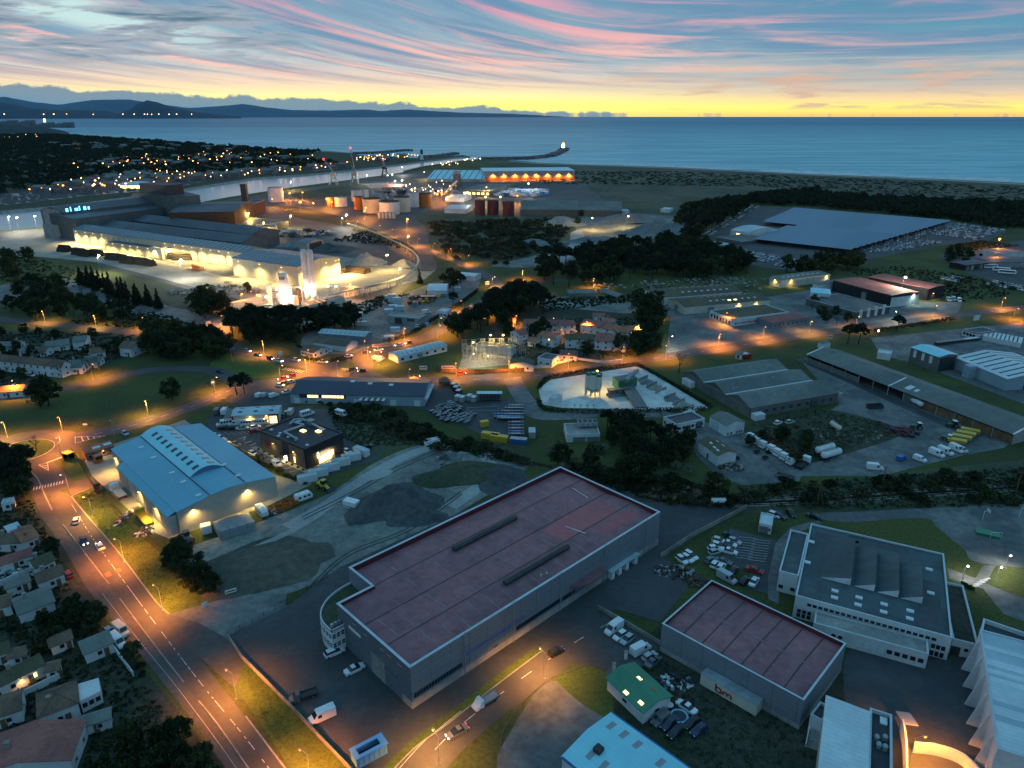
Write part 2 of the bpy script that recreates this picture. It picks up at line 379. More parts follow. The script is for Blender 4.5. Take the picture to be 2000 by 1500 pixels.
 # ------------------------------------------------------------------ sea, land, mountains
def water():
 m=bpy.data.materials.new('sea_water');m.use_nodes=True;t=NT(m.node_tree);b=t.n['Principled BSDF']
 tc=t.n.new('ShaderNodeTexCoord').outputs['Object'];sx=t.n.new('ShaderNodeSeparateXYZ');t.l.new(tc,sx.inputs[0]);x,y,_=sx.outputs
 v=t.xyz(t.m('MULTIPLY',x,1/420.),t.m('MULTIPLY',y,1/90.));n=t.noise(v,1,6,.6,.3)
 far=t.noise(t.xyz(t.m('MULTIPLY',x,1/6000.),t.m('MULTIPLY',y,1/900.)),1,4,.5)
 # paler teal near the beach, darker blue towards the open sea
 dep=t.ss(y,1400,9000)
 col=t.mix(dep,t.mix(t.ss(n,.35,.65),(.16,.42,.46),(.32,.60,.63)),t.mix(t.ss(far,.35,.65),(.03,.20,.28),(.075,.30,.38)))
 t.l.new(col,b.inputs['Base Color']);b.inputs['Roughness'].default_value=.45;b.inputs['Specular IOR Level'].default_value=.06
 w2=t.noise(t.xyz(t.m('MULTIPLY',x,1/14.),t.m('MULTIPLY',y,1/6.)),1,5,.6);w3=t.noise(v,3,4,.6)
 bn=t.n.new('ShaderNodeBump');bn.inputs['Strength'].default_value=1;bn.inputs['Distance'].default_value=2.2
 t.l.new(t.m('ADD',w2,t.m('MULTIPLY',w3,2.5)),bn.inputs['Height']);t.l.new(bn.outputs[0],b.inputs['Normal']);M['sea']=m
 m=bpy.data.materials.new('river_water');m.use_nodes=True;t=NT(m.node_tree);b=t.n['Principled BSDF']
 b.inputs['Base Color'].default_value=(.17,.33,.37,1);b.inputs['Roughness'].default_value=.2;b.inputs['Specular IOR Level'].default_value=.12
 tc=t.n.new('ShaderNodeTexCoord').outputs['Object'];w2=t.noise(tc,.12,4,.6)
 bn=t.n.new('ShaderNodeBump');bn.inputs['Strength'].default_value=.2;bn.inputs['Distance'].default_value=.15
 t.l.new(w2,bn.inputs['Height']);t.l.new(bn.outputs[0],b.inputs['Normal']);M['river']=m
water()
b=MB();ys=[-600,600,1500,3000,6000,12000,20000,29000]
for y0,y1 in zip(ys,ys[1:]):b.face([(-34000,y0,-3),(34000,y0,-3),(34000,y1,-3),(-34000,y1,-3)])
tag(b.Bl('sea','sea'),kind='structure')
def land(name,m,px,extra=(),drop=-4.5):
 P=[G(*p)for p in px]+[Vt((*e,0))for e in extra];b=MB();Q=[(p.x,p.y)for p in P]
 cc=Ge.tessellate_polygon([[Vt((*q,0))for q in Q]])
 for a,c,d in cc:
  n=(Vt(Q[c])-Vt(Q[a])).cross(Vt(Q[d])-Vt(Q[a]));b.face([(*Q[i],0)for i in((a,c,d)if n>0 else(a,d,c))])
 ctr=sum((Vt(q)for q in Q),Vt((0,0)))/len(Q)
 ar=sum(Q[i-1][0]*Q[i][1]-Q[i][0]*Q[i-1][1]for i in range(len(Q)))
 for i in range(len(Q)):
  p,q=Vt(Q[i-1]),Vt(Q[i]);n=(q-p);n=Vt((n.y,-n.x)).normalized()*(6 if ar>0 else-6)
  f=[(*p,0),(*(p+n),drop),(*(q+n),drop),(*q,0)];b.face(f if ar>0 else f[::-1],1)
 return tag(b.Bl(name,[m,'stone']),kind='structure')
SHORE=[(0,450),(112,441),(300,412),(445,385),(575,365),(700,349),(785,337),(812,328),(897,314),(945,309.5),(1000,313),(1050,317.5),(1125,321),(1212,323),(1300,326),(1450,333),(1587,340),(1775,347),(2000,357),(2400,376)]
land('ground','grass',SHORE,[(2500,900),(2500,-500),(-1400,-500),(-1100,500)])
# river surface lies a hand above the sea sheet, up to the mouth
tag(MB().face([G(*p,-2.9)for p in((-700,480),(0,452),(112,445),(300,418),(445,390),(575,369),(700,352),(785,340),(812,331),(897,316.5),(950,311),(890,303.5),(800,311),(682,327),(500,341),(400,352),(310,370),(112,396),(0,405),(-700,450))]).Bl('river','river'),kind='structure')
FAR=[(-700,462),(0,412),(112,402),(310,377),(400,362),(500,347),(600,340),(682,332),(760,323),(822,315),(890,307),(917,305.6),(905,303),(822,309),(755,305.5),(700,303),(690,299),(640,294.5),(550,291.5),(500,288),(400,283),(250,271.5),(185,265.5),(120,262.5),(75,261),(0,257.5),(-700,252)]
far_land=land('far_bank','scrub',FAR)
sheet('beach','wet_sand',1,[(990,313.5),(1050,318.2),(1125,321.6),(1212,323.6),(1300,326.6),(1450,333.6),(1587,340.6),(1775,347.8),(2000,358),(2400,377),(2400,381),(2000,361),(1775,350),(1587,342.5),(1450,335.6),(1300,328.6),(1212,325.5),(1125,323.6),(1050,320),(1000,317)])
sheet('beach','wet_sand',1,[(0,258),(75,261.5),(120,263),(185,266),(250,272),(400,283.6),(500,288.6),(550,292),(640,295),(690,299.6),(640,296.6),(550,293.6),(400,285.5),(250,273.5),(120,264),(0,259)])
sheet('dunes','dune',1.5,[(945,311.5),(1050,320),(1300,328.6),(1587,342.5),(2000,361),(2400,381),(2400,430),(2000,405),(1700,385),(1500,372),(1330,392),(1150,395),(1040,372),(1130,352),(1120,330),(960,320)])
# breaking waves: low ridges of foam along the beach
fo=MB()
def wave(pts,wd):
 P=Cm([G(*p)for p in pts],8)
 for i,(a,c)in enumerate(zip(P,P[1:])):
  if rnd.random()<.12:continue
  n=Vt((-(c-a).y,(c-a).x,0)).normalized();w1=wd*rnd.uniform(.4,1.3);w2=wd*rnd.uniform(.4,1.3)
  fo.face([(*(a+n*w1).xy,-2.9),(*a.xy,-2.3),(*c.xy,-2.3),(*(c+n*w2).xy,-2.9)][::-1]);fo.face([(*a.xy,-2.3),(*(a-n*w1*.4).xy,-2.9),(*(c-n*w2*.4).xy,-2.9),(*c.xy,-2.3)][::-1])
for off,wd in((-.6,34),(-1.6,20),(-3.0,30),(-5.0,14)):
 wave([(x,y+off*(1+(x-1000)/900))for x,y in((1040,316),(1125,320.5),(1212,322.5),(1300,325.5),(1450,332.5),(1587,339.5),(1775,346.5),(2000,356.5),(2200,366))],wd)
for p in([(1235,311.5),(1270,311),(1300,312.5)],[(1400,318),(1440,318.5),(1500,320)],[(1780,338),(1850,341),(1960,345)],[(1555,326),(1620,328)],[(250,269),(320,274.5),(400,281)],[(400,279.5),(500,286),(590,290)],[(120,260),(200,264)],[(300,268),(420,277)],[(450,279),(560,287)],[(820,300),(850,301.5)]):wave(p,9)
tag(fo.Bl('foam','white_wall'),kind='stuff')
def ridge(name,px0,px1,dist,prof,m,depth,rough,seed,n=90):
 """mountain chain: a real height field, profile given as photo rows along its crest"""
 rg=random.Random(seed);b=MB();rows=9;pts=[]
 for j in range(rows):
  t=j/(rows-1);row=[]
  for i in range(n+1):
   x=px0+(px1-px0)*i/n
   yy=next(a[1]+(c[1]-a[1])*(x-a[0])/(c[0]-a[0])for a,c in zip(prof,prof[1:])if a[0]<=x<=c[0]+1e-6)
   az=math.atan((x-1000)/1484);hh=H+(HY-yy)/1588*dist
   env=1-abs(2*t-1)**1.3;z=-8+(hh+8)*env+(rg.uniform(-1,1)*rough*env if t!=.5 else rg.uniform(-.25,.25)*rough)
   d=dist+(t-.5)*depth;row.append((math.sin(az)*d,math.cos(az)*d,z))
  pts.append(row)
 for j in range(rows-1):
  for i in range(n):b.face([pts[j][i],pts[j][i+1],pts[j+1][i+1],pts[j+1][i]])
 return tag(b.Bl(name,m),kind='structure')
mat('hazy_mountain_wood',(.020,.055,.085),(.015,.045,.07),.0006,1,.004,.2);mat('hazy_mountain_far',(.05,.13,.19),(.045,.115,.17),.0006,1,.004,.12)  # blue of distant air is mixed into the mountain colours, paler far off
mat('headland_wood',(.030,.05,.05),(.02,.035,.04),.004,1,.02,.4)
ridge('mountains',-700,1100,27500,[(-700,190),(-200,200),(-30,196),(20,195),(70,203),(120,207),(180,199),(255,197),(300,203),(370,212),(420,209),(480,204),(520,210),(570,215),(640,216),(720,214),(745,217),(790,213.5),(850,217),(900,220),(1000,222),(1050,225),(1100,227.5)],'hazy_mountain_far',5000,22,3,150)
ridge('mountain',215,470,21500,[(215,226),(250,216),(272,205),(292,198.5),(312,202),(340,211),(380,218.5),(420,223),(470,227)],'hazy_mountain_wood',3000,14,5,60)
ridge('mountain',-700,250,22500,[(-700,196),(-40,203),(15,204),(60,213),(110,216),(160,216),(210,217),(250,226)],'hazy_mountain_wood',3000,14,8,60)
ridge('headland',-600,127,5250,[(-600,240),(-10,239),(20,240.5),(60,243),(90,246),(110,249),(122,252.5),(127,254.5)],'headland_wood',700,3,9,60)
# ------------------------------------------------------------------ ground patches (photo outlines laid on the ground)
SH=lambda*a,**k:sheet(*a,**k)
SH('field','field',1,[(820,440),(1130,405),(1330,395),(1360,470),(1060,520),(960,515),(830,470)],True)
SH('field','dune',2,[(1060,365),(1180,352),(1400,362),(1480,374),(1330,390),(1150,388)],True)
SH('field','rough_grass',1,[(560,800),(720,795),(850,850),(960,880),(1000,905),(820,870),(700,900),(640,880)],True)
SH('field','scrub',2,[(700,800),(860,850),(1000,880),(1060,905),(1300,930),(1420,962),(1600,965),(2000,930),(2300,925),(2300,985),(1600,1000),(1440,1000),(1290,985),(1100,920),(960,900),(840,870),(720,830)],True)
SH('field','rough_grass',3,[(1740,925),(2300,880),(2300,965),(1600,985),(1500,975)],True)
SH('industrial_yard','asphalt',2,[(0,452),(115,445),(445,390),(700,352),(830,332),(1130,350),(1200,410),(960,430),(830,440),(850,520),(760,590),(560,640),(420,600),(260,540),(90,480),(0,478)])
SH('field','scrub',3,[(545,405),(600,408),(690,430),(760,458),(815,486),(800,500),(740,468),(660,440),(580,425)],True)
SH('field','rough_grass',3,[(815,420),(905,400),(1010,424),(950,440),(850,446)],True)
SH('field','scrub',2.5,[(575,378),(700,360),(720,368),(690,380),(610,392)],True)
SH('mill_yard','yard',3,[(-60,470),(110,462),(150,470),(460,545),(660,500),(850,528),(830,545),(640,590),(480,588),(330,548),(190,512),(60,500),(-60,510)])
SH('yard','asphalt',3,[(640,470),(800,480),(850,510),(830,530),(680,500)],True)
SH('rough_ground','rough_grass',4,[(200,520),(330,555),(470,592),(520,580),(560,600),(420,640),(260,545)],True)
SH('path','old_asphalt',4,[(-60,570),(90,545),(160,550),(300,590),(440,625),(436,640),(250,610),(120,575),(60,585),(-60,600)],True)
SH('plant_yard','yard',5,[(425,605),(470,585),(560,575),(690,585),(760,588),(640,630),(560,640),(480,628)])
SH('builders_yard','old_asphalt',3,[(600,650),(720,600),(850,550),(940,545),(930,570),(880,610),(800,655),(740,672),(690,690),(585,695),(590,660)])
SH('builders_yard','gravel',4,[(640,640),(720,615),(770,640),(760,660),(690,670)],True)
SH('quarry','gravel',3,[(1040,500),(1130,470),(1120,430),(1180,415),(1330,425),(1340,445),(1240,470),(1100,515),(960,520)],True)
SH('quarry','track',4,[(1060,505),(1110,480),(1115,455),(1135,450),(1140,475),(1100,510)],True)
SH('car_compound','asphalt',4,[(1330,488),(1480,402),(1560,405),(1860,432),(1965,452),(1930,470),(1830,480),(1680,510),(1560,530),(1490,522),(1400,500)])
SH('works_yard','old_asphalt',3,[(1255,580),(1330,560),(1500,580),(1620,560),(1780,590),(1880,590),(1870,612),(1600,648),(1400,675),(1300,690),(1310,620)])
SH('works_yard','asphalt',3,[(1830,500),(1990,470),(2300,480),(2300,590),(2000,570),(1880,530)])
SH('bare_lot','gravel',3,[(1060,585),(1160,575),(1230,590),(1240,610),(1130,612),(1060,600)],True)
SH('farm_yard','old_asphalt',3,[(1600,700),(1690,720),(1850,790),(1990,855),(1960,875),(1880,890),(1720,930),(1560,930),(1480,890),(1640,790),(1560,700)])
SH('farm_yard','scrub',4,[(1460,830),(1600,800),(1740,830),(1760,850),(1640,890),(1560,905),(1480,870)],True)
SH('depot_yard','old_asphalt',3,[(1700,660),(1800,650),(2000,630),(2300,600),(2300,850),(2000,790),(1790,710),(1720,695)])
SH('depot_yard','old_asphalt',4,[(1290,800),(1450,845),(1480,850),(1580,905),(1560,940),(1450,948),(1400,930),(1360,890),(1350,860),(1300,835)])
SH('batching_yard','dust',4,[(1058,790),(1052,760),(1075,742),(1240,716),(1262,722),(1385,797),(1290,800),(1100,797)])
SH('bottle_yard','asphalt',3,[(850,745),(900,770),(1000,775),(1022,800),(1026,875),(985,868),(830,800),(760,795),(790,770)])
SH('bottle_yard','grass',4,[(880,745),(970,748),(995,775),(950,782),(900,775)],True)
SH('shop_yard','asphalt',3,[(480,760),(560,745),(600,735),(580,790),(500,800),(440,785)])
SH('car_park','asphalt',4,[(420,795),(560,795),(640,800),(690,870),(745,895),(600,945),(560,930),(470,890),(400,850),(410,810)])
SH('depot_yard','yard',3,[(165,900),(215,870),(360,820),(420,860),(520,925),(610,945),(520,990),(330,1052),(300,1040),(180,930)])
SH('spoil_ground','gravel',3,[(320,1090),(480,1030),(640,965),(730,905),(820,870),(930,868),(985,900),(1040,905),(880,1010),(660,1115),(560,1160),(430,1172),(370,1130)],True)
SH('spoil_ground','soil',4,[(380,1120),(520,1050),(610,1060),(620,1120),(540,1150),(430,1165)],True)
road('track',[(560,1030),(640,985),(720,930),(800,888),(860,872),(930,880),(955,905),(940,945),(880,990)],4.5,'track',5)
SH('puddle','track',6,[(700,930),(745,918),(768,920),(755,930),(725,938)],True)
for p in([(590,1010),(680,965),(770,915),(850,880)],[(600,1150),(680,1080),(800,1030),(900,960)]):
 for o in(0,3):road('track',[(x+o,y+o*1.6)for x,y in p],.55,'spoil',5.5)
road('track',[(380,1125),(500,1070),(600,1020),(680,960)],2.2,'track',5)
SH('apron','asphalt',4,[(445,1245),(560,1185),(660,1110),(900,1000),(1100,905),(1300,985),(1440,990),(1300,1090),(1350,1140),(1290,1215),(1200,1190),(1060,1290),(800,1480),(700,1600),(640,1560),(470,1285)])
SH('forecourt','old_asphalt',5,[(985,1450),(1075,1330),(1180,1400),(1150,1500),(1120,1640),(960,1640),(970,1500)],True)
SH('forecourt','asphalt',5,[(1165,1195),(1290,1260),(1260,1300),(1180,1320),(1110,1290)])
SH('yard_ground','garden',4,[(1180,1320),(1290,1220),(1560,1370),(1700,1260),(1900,1290),(1960,1700),(1100,1700),(1160,1420)])
SH('schoolyard','asphalt',5,[(1660,1270),(1800,1290),(1920,1300),(1960,1560),(1640,1640),(1650,1400)],True)
SH('lawn','grass',3,[(1440,1005),(1600,1000),(2300,1000),(2300,1200),(1960,1170),(1850,1120),(1500,1100),(1350,1130),(1310,1085)])
SH('car_park','asphalt',5,[(1425,1032),(1515,1055),(1510,1100),(1500,1160),(1455,1150),(1465,1118),(1405,1100)])
SH('path','old_asphalt',5,[(1500,1130),(1515,1060),(1545,1030),(1600,1015),(1605,1022),(1560,1040),(1530,1080),(1520,1180),(1500,1170)])
SH('playground','old_asphalt',5,[(1600,1012),(1660,1000),(2300,985),(2300,1110),(1940,1104),(1880,1070),(1830,1030),(1800,1012),(1660,1020)],True)
SH('path','old_asphalt',6,[(1850,1110),(1905,1130),(1920,1105),(1945,1105),(1925,1140),(2000,1170),(2200,1210),(2200,1290),(1960,1200),(1920,1150),(1855,1130)])
SH('verge','verge',4,[(139,970),(183,952),(230,1010),(330,1095),(420,1172),(395,1198),(330,1200),(290,1160),(232,1080)])
SH('verge','verge',8,[(478,1291),(600,1402),(700,1510),(660,1640),(640,1612),(500,1400),(459,1346)])
SH('verge','verge',5,[(128,905),(150,888),(168,932),(133,945)])
SH('verge','verge',5,[(1085,1320),(1130,1300),(1185,1318),(1195,1400),(1130,1370)],True)
SH('meadow','grass',1,[(0,790),(90,770),(240,735),(400,728),(432,750),(425,772),(300,815),(120,842),(0,848)],True)
SH('verge','verge',2,[(440,695),(500,698),(548,718),(552,732),(500,740),(450,735),(410,715)],True)
SH('gardens','garden',2,[(-400,905),(40,960),(130,1080),(200,1200),(300,1330),(440,1500),(480,1640),(-400,1640)])
SH('gardens','garden',2,[(-200,650),(100,645),(270,650),(240,700),(120,730),(0,765),(-200,790)])
SH('gardens','garden',2,[(970,620),(1090,600),(1250,615),(1300,680),(1200,700),(1080,712),(1000,715),(900,705)])
SH('substation_yard','gravel',3,[(905,690),(930,672),(1000,680),(1000,712),(895,722)])
# ------------------------------------------------------------------ roads
SH('crossroads','road',5,[(560,745),(610,722),(690,690),(760,672),(770,690),(725,705),(720,722),(760,738),(860,736),(1000,728),(1000,752),(860,752),(690,760),(600,745)])
SH('verge','verge',7,[(660,722),(672,712),(690,707),(692,716),(688,725),(668,725)],True)
road('road',[(-60,785),(0,778),(110,762),(200,743),(270,727),(340,720.5),(400,721.5),(440,733),(470,748),(520,748),(570,738),(620,727)],8,'road',6)
ROAD_N=road('road',[(145,856),(200,845),(270,828),(340,806),(410,781),(452,762),(500,750)],9,'road',6,(3,3))
road('road',[(-100,612),(40,628),(100,633),(190,643),(270,650),(360,660),(430,668),(480,690),(530,700),(590,712),(640,722)],8,'road',6)
road('road',[(440,672),(436,650),(440,634),(380,615),(300,595)],6,'old_asphalt',5)
road('road',[(600,722),(680,738),(760,746),(860,745),(940,741),(1000,738),(1060,733),(1120,725),(1200,712),(1300,697),(1400,683),(1500,666),(1600,651),(1700,638),(1800,625),(1900,613),(2000,601),(2300,575)],9.5,'road',6,(3,6))
road('road',[(620,728),(680,706),(740,688),(790,672),(840,655),(880,631),(920,605),(955,582),(972,563),(963,547),(930,528),(890,510),(840,490),(790,469),(740,447),(690,427),(640,412),(590,404),(540,400)],10,'road',6)
road('road',[(965,572),(1010,560),(1060,550),(1110,547)],8,'road',5)
road('road',[(1040,562),(1070,575),(1090,590)],5,'old_asphalt',5)
road('road',[(1000,738),(1012,762),(1028,785),(1050,810),(1110,812),(1170,806),(1290,808)],8,'old_asphalt',6)
road('road',[(690,690),(712,700),(714,722)],7,'road',7)
road('path',[(1560,700),(1640,735),(1760,790),(1900,850)],5,'asphalt',4)
SH('road','road',7,[(97,950),(138,968),(172,1010),(232,1080),(300,1170),(385,1280),(500,1427),(640,1610),(560,1610),(433,1427),(370,1350),(286,1240),(213,1143),(165,1080),(123,1025),(101,996)])
SH('pavement','pavement',6,[(45,918),(75,935),(101,996),(123,1025),(165,1080),(213,1143),(286,1240),(370,1350),(433,1427),(560,1610),(500,1610),(440,1500),(370,1400),(295,1305),(230,1225),(170,1150),(130,1080),(80,1010),(60,960)])
SH('pavement','pavement',7,[(384,1215),(440,1245),(470,1285),(478,1291),(460,1346),(385,1280),(300,1170),(330,1200)])
SH('drive','old_asphalt',6,[(330,1200),(430,1172),(560,1160),(560,1185),(445,1245),(480,1290),(400,1285)])
SH('drive','pavement',6,[(130,945),(180,932),(190,950),(140,969)])
RB=G(46,881);r_in=9.5
def ring(name,m,ly,r0,r1,a0=0,a1=360,c=RB):
 b=MB();n=48;zz=lay(ly)
 for k in range(n):
  t0,t1=R(a0+(a1-a0)*k/n),R(a0+(a1-a0)*(k+1)/n)
  q=[(c.x+math.cos(t)*r,c.y+math.sin(t)*r,zz)for t,r in((t0,r0),(t0,r1),(t1,r1),(t1,r0))];b.face(q)
 return tag(b.Bl(name,m),kind='structure')
ring('road','road',7.5,r_in,r_in+8.5)
ring('grass_island','verge',8,.01,r_in-.3)
b=MB()
for k in range(64):
 a,c=R(k*5.625),R(k*5.625+5.625);q=[(RB.x+math.cos(t)*r,RB.y+math.sin(t)*r)for t,r in((a,r_in-.35),(a,r_in),(c,r_in),(c,r_in-.35))];b.prism(q,0,.22)
tag(b.Bl('kerb','kerb'),kind='structure')
road('road',[(60,905),(85,925),(115,960)],10,'road',7.2);road('road',[(95,868),(140,856),(170,851)],9,'road',7.2);road('road',[(-60,850),(0,862),(20,868)],8,'road',7.2)
# kerbs and lines of the avenue
def kerb(pts,wd=.3,h=.13,m='kerb',name='kerb',px=True):
 P=Cm([G(*p)for p in pts],6)if px else pts;b=MB()
 for a,c in zip(P,P[1:]):
  n=Vt((-(c-a).y,(c-a).x,0)).normalized()*wd/2;b.prism([(a-n)[:2],(c-n)[:2],(c+n)[:2],(a+n)[:2]],0,h+.1)
 return tag(b.Bl(name,m),kind='structure')
kerb([(123,1025),(165,1080),(213,1142)],.3,.16,'stone');kerb([(234,1170),(286,1240),(359,1334)],.3,.16,'stone');kerb([(388,1370),(433,1427),(560,1610)],.3,.16,'stone')
kerb([(52,920),(72,933),(88,968),(102,997)],.35);kerb([(139,970),(172,1010),(232,1080),(300,1170),(330,1200)],.3);kerb([(480,1400),(530,1466),(640,1610)],.3)
kerb([(140,969),(183,952)],.25)
lines=MB();LZ=.165
for a,c in zip(*(lambda L:(L,L[1:]))(Cm([G(140,985),G(180,1050),G(245,1140),G(336,1262),G(400,1345),G(481,1444),G(600,1600)],26))):
 if rnd.random()<.62:strip(lines,[a,c],.13,LZ)
strip(lines,Cm([G(200,1160),G(270,1250),G(347,1345),G(440,1470),G(500,1560)],8),.07,LZ)
for k in range(11):
 a,c=G(66+k*5.55,952.5-k*1.25),G(66+k*5.55+2.6,952.5-k*1.25-.6);n=Vt((.45,-.9,0))*2.2
 lines.face([(*(q).xy,LZ)for q in(a,a+n,c+n,c)])
def hatch(tri,n,base):
 A,B,C=(G(*p)for p in tri);strip(lines,[A,B],.18,base);strip(lines,[A,C],.18,base);strip(lines,[B,C],.18,base)
 for k in range(1,n):t=k/n;strip(lines,[A.lerp(B,t),A.lerp(C,t*.92)],.35,base)
hatch(((206,852),(147,854),(147,866)),5,LZ);hatch(((95,920),(76,909),(93,905)),4,LZ)
for k in range(9):q=G(93+k*3.2,904-k*1.2);lines.cbox((q.x,q.y,LZ-.01),.9,.35,.012,R(25))
strip(lines,[G(115,842+10),G(118,862),G(112,868)],.2,LZ)
for k in range(8):a,c=G(560+k*5,719+k*.8),G(562.5+k*5,719+k*.8);strip(lines,[a,a+Vt((-1.2,-3.0,0))],.5,LZ)
for k in range(5):a=G(1902+k*5.4,1147-k*3.6);strip(lines,[a+Vt((-1.6,-.5,0)),a+Vt((1.6,.5,0))],.5,LZ)
for k in range(9):
 a=G(1505-k*1.2,1058+k*5);strip(lines,[a,a+Vt((-4.5,1.0,0))],.12,LZ)
for k in range(9):a=G(1478-k*1.2,1053+k*5);strip(lines,[a,a+Vt((-4.5,1.0,0))],.12,LZ)
for k in range(7):a=G(640+k*11,918-k*6.5);strip(lines,[a,a+Vt((-2.3,4.0,0))],.12,LZ)
for k in range(7):a=G(508+k*11.5,893+k*6);strip(lines,[a,a+Vt((3.6,2.2,0))],.12,LZ)
for k in range(6):a=G(425+k*12,845-k*.4);strip(lines,[a,a+Vt((3.5,-2.6,0))],.12,LZ)
for p in(((467,858),(480,853)),((480,853),(476,861)),((478,866),(492,862)),((488,872),(500,866))):strip(lines,[G(*p[0]),G(*p[1])],.35,LZ)
for p in(((913,797),(975,794),(974,802),(912,802),(913,797)),((960,792),(972,790))):strip(lines,[G(*q)for q in p],.15,LZ)
tag(lines.Bl('road_marking','paint'),kind='structure')
for pts in(((203,1122),(213,1117),(219,1124),(209,1129)),((223,1115),(234,1110),(240,1117),(229,1121))):
 P=[G(*p)for p in pts];b=MB().prism([p[:2]for p in P],.05,.20);tag(b.Bl('speed_cushion','red_paint'),'red painted speed cushion on the avenue, %s lane'%('left' if pts[0][0]<210 else 'right'),'speed cushion','speed cushions on the avenue')
 # foreground road past the warehouse and its verge
road('road',[(760,1610),(800,1530),(862,1452),(940,1385),(1020,1325),(1085,1280),(1140,1245),(1200,1212)],8.5,'road',6,(3,5))
vg=[G(*p)for p in((735,1530),(800,1462),(870,1408),(960,1338),(1055,1268))];b=MB();strip(b,Cm(vg,8),2.0,lay(8));tag(b.Bl('grass_strip','verge'),kind='structure')
kerb([(745,1530),(808,1464),(878,1412),(966,1342),(1060,1271)],.25)
kerb([(975,1470),(985,1425),(1019,1374),(1072,1328),(1095,1318),(1150,1300),(1183,1312)],.2,.08,'pavement')
strip_l=MB();strip(strip_l,Cm([G(780,1502),G(830,1448),G(900,1390)],6),.12,LZ);tag(strip_l.Bl('road_marking','paint'),kind='structure')
# heaps of earth and spoil: real mounds
def Hp(name,m,c,rx,ry,h,rz=0,seed=1,n=26,pw=1.4,rough=.16,kind='structure',label=None,cat=None,group=None):
 rg=random.Random(seed);P=G(*c);b=MB();ca,sa=math.cos(rz),math.sin(rz);g=[]
 ph=[rg.uniform(0,6.3)for _ in range(8)]
 for j in range(n+1):
  for i in range(n+1):
   u,v=i/n*2-1,j/n*2-1;r=math.hypot(u,v);a=math.atan2(v,u)
   rr=r*(1+.12*math.sin(3*a+ph[0])+.08*math.sin(5*a+ph[1]));e=max(0,1-rr)**pw if rr<1 else 0
   e*=1+rough*(math.sin(u*7+ph[2])*math.sin(v*6+ph[3])+.6*math.sin(u*15+ph[4])*math.sin(v*13+ph[5]));e+=rg.uniform(-.02,.02)*(e>0)
   x,y=u*rx,v*ry;g.append((P.x+x*ca-y*sa,P.y+x*sa+y*ca,e*h-.12 if e<=0.001 else e*h))
 for j in range(n):
  for i in range(n):
   q=[j*(n+1)+i,j*(n+1)+i+1,(j+1)*(n+1)+i+1,(j+1)*(n+1)+i]
   if max(g[k][2]for k in q)>0:b.f.append(tuple(q));b.m.append(0)
 b.v=g;o=b.Bl(name,m);tag(o,label,cat,group,kind if not cat else None);return o
Hp('spoil_heap','spoil',(770,985),15,11,7,.4,1,34,1.2,.2,label='dark ribbed spoil heap on the gravel lot behind the maroon warehouse',cat='earth heap')
Hp('spoil_heap','spoil',(815,1010),9,6,3,.2,2,26,label='low dark spoil heap nearest the long side of the maroon warehouse',cat='earth heap')
Hp('spoil_heap','rough_grass',(897,928),15,8,3.4,.35,3,30,.7,.05,label='grass covered mound inside the curve of the gravel track',cat='earth heap')
Hp('spoil_heap','rubble',(885,897),10,4,2.2,.2,4,30,1,.5,label='pale heap of broken concrete beside the grassy mound',cat='rubble heap')
Hp('spoil_heap','spoil',(975,935),9,11,2.6,.2,5,28,1,.3,label='grey stony bank at the back corner of the maroon warehouse',cat='earth heap')
Hp('spoil_heap','soil',(520,1105),17,11,3.0,.5,6,30,.8,.1,label='broad low earth mound left of the maroon warehouse',cat='earth heap')
Hp('aggregate_heap','grey_heap',(1290,455),45,30,12,.1,7,26,1.1,label='long dark aggregate heap in the quarry by the wood',cat='gravel heap',group='quarry heaps')
Hp('aggregate_heap','grey_heap',(1225,432),42,26,9,.1,17,26,1,label='aggregate heap under the quarry floodlight',cat='gravel heap',group='quarry heaps')
Hp('aggregate_heap','wet_sand',(1100,437),25,25,9,.1,8,26,1.1,label='pale sand heap beside the quarry track',cat='sand heap',group='quarry heaps')
Hp('aggregate_heap','grey_heap',(1042,478),20,16,6,.1,9,20,1.1,label='small grey cone of gravel in the scrub field',cat='gravel heap',group='quarry heaps')
Hp('aggregate_heap','grey_heap',(1150,470),30,10,4,.5,10,20,1.0,label='low grey ridge along the quarry track',cat='gravel heap',group='quarry heaps')
Hp('scrap_heap','wet_sand',(716,515),16,12,9,.1,11,22,1.1,label='tan scrap heap behind the pipe mill',cat='heap',group='heaps behind the pipe mill')
Hp('scrap_heap','wet_sand',(790,520),10,8,6,.1,12,22,1.1,label='smaller tan heap beside the conveyor bend',cat='heap',group='heaps behind the pipe mill')
Hp('scrap_heap','spoil',(640,487),30,16,5,.1,13,24,1.0,label='black slag heap by the open shed',cat='heap',group='heaps behind the pipe mill')
Hp('scrap_heap','rubble',(575,480),16,10,4,.1,14,22,1.0,label='pale heap in front of the open shed',cat='heap',group='heaps behind the pipe mill')
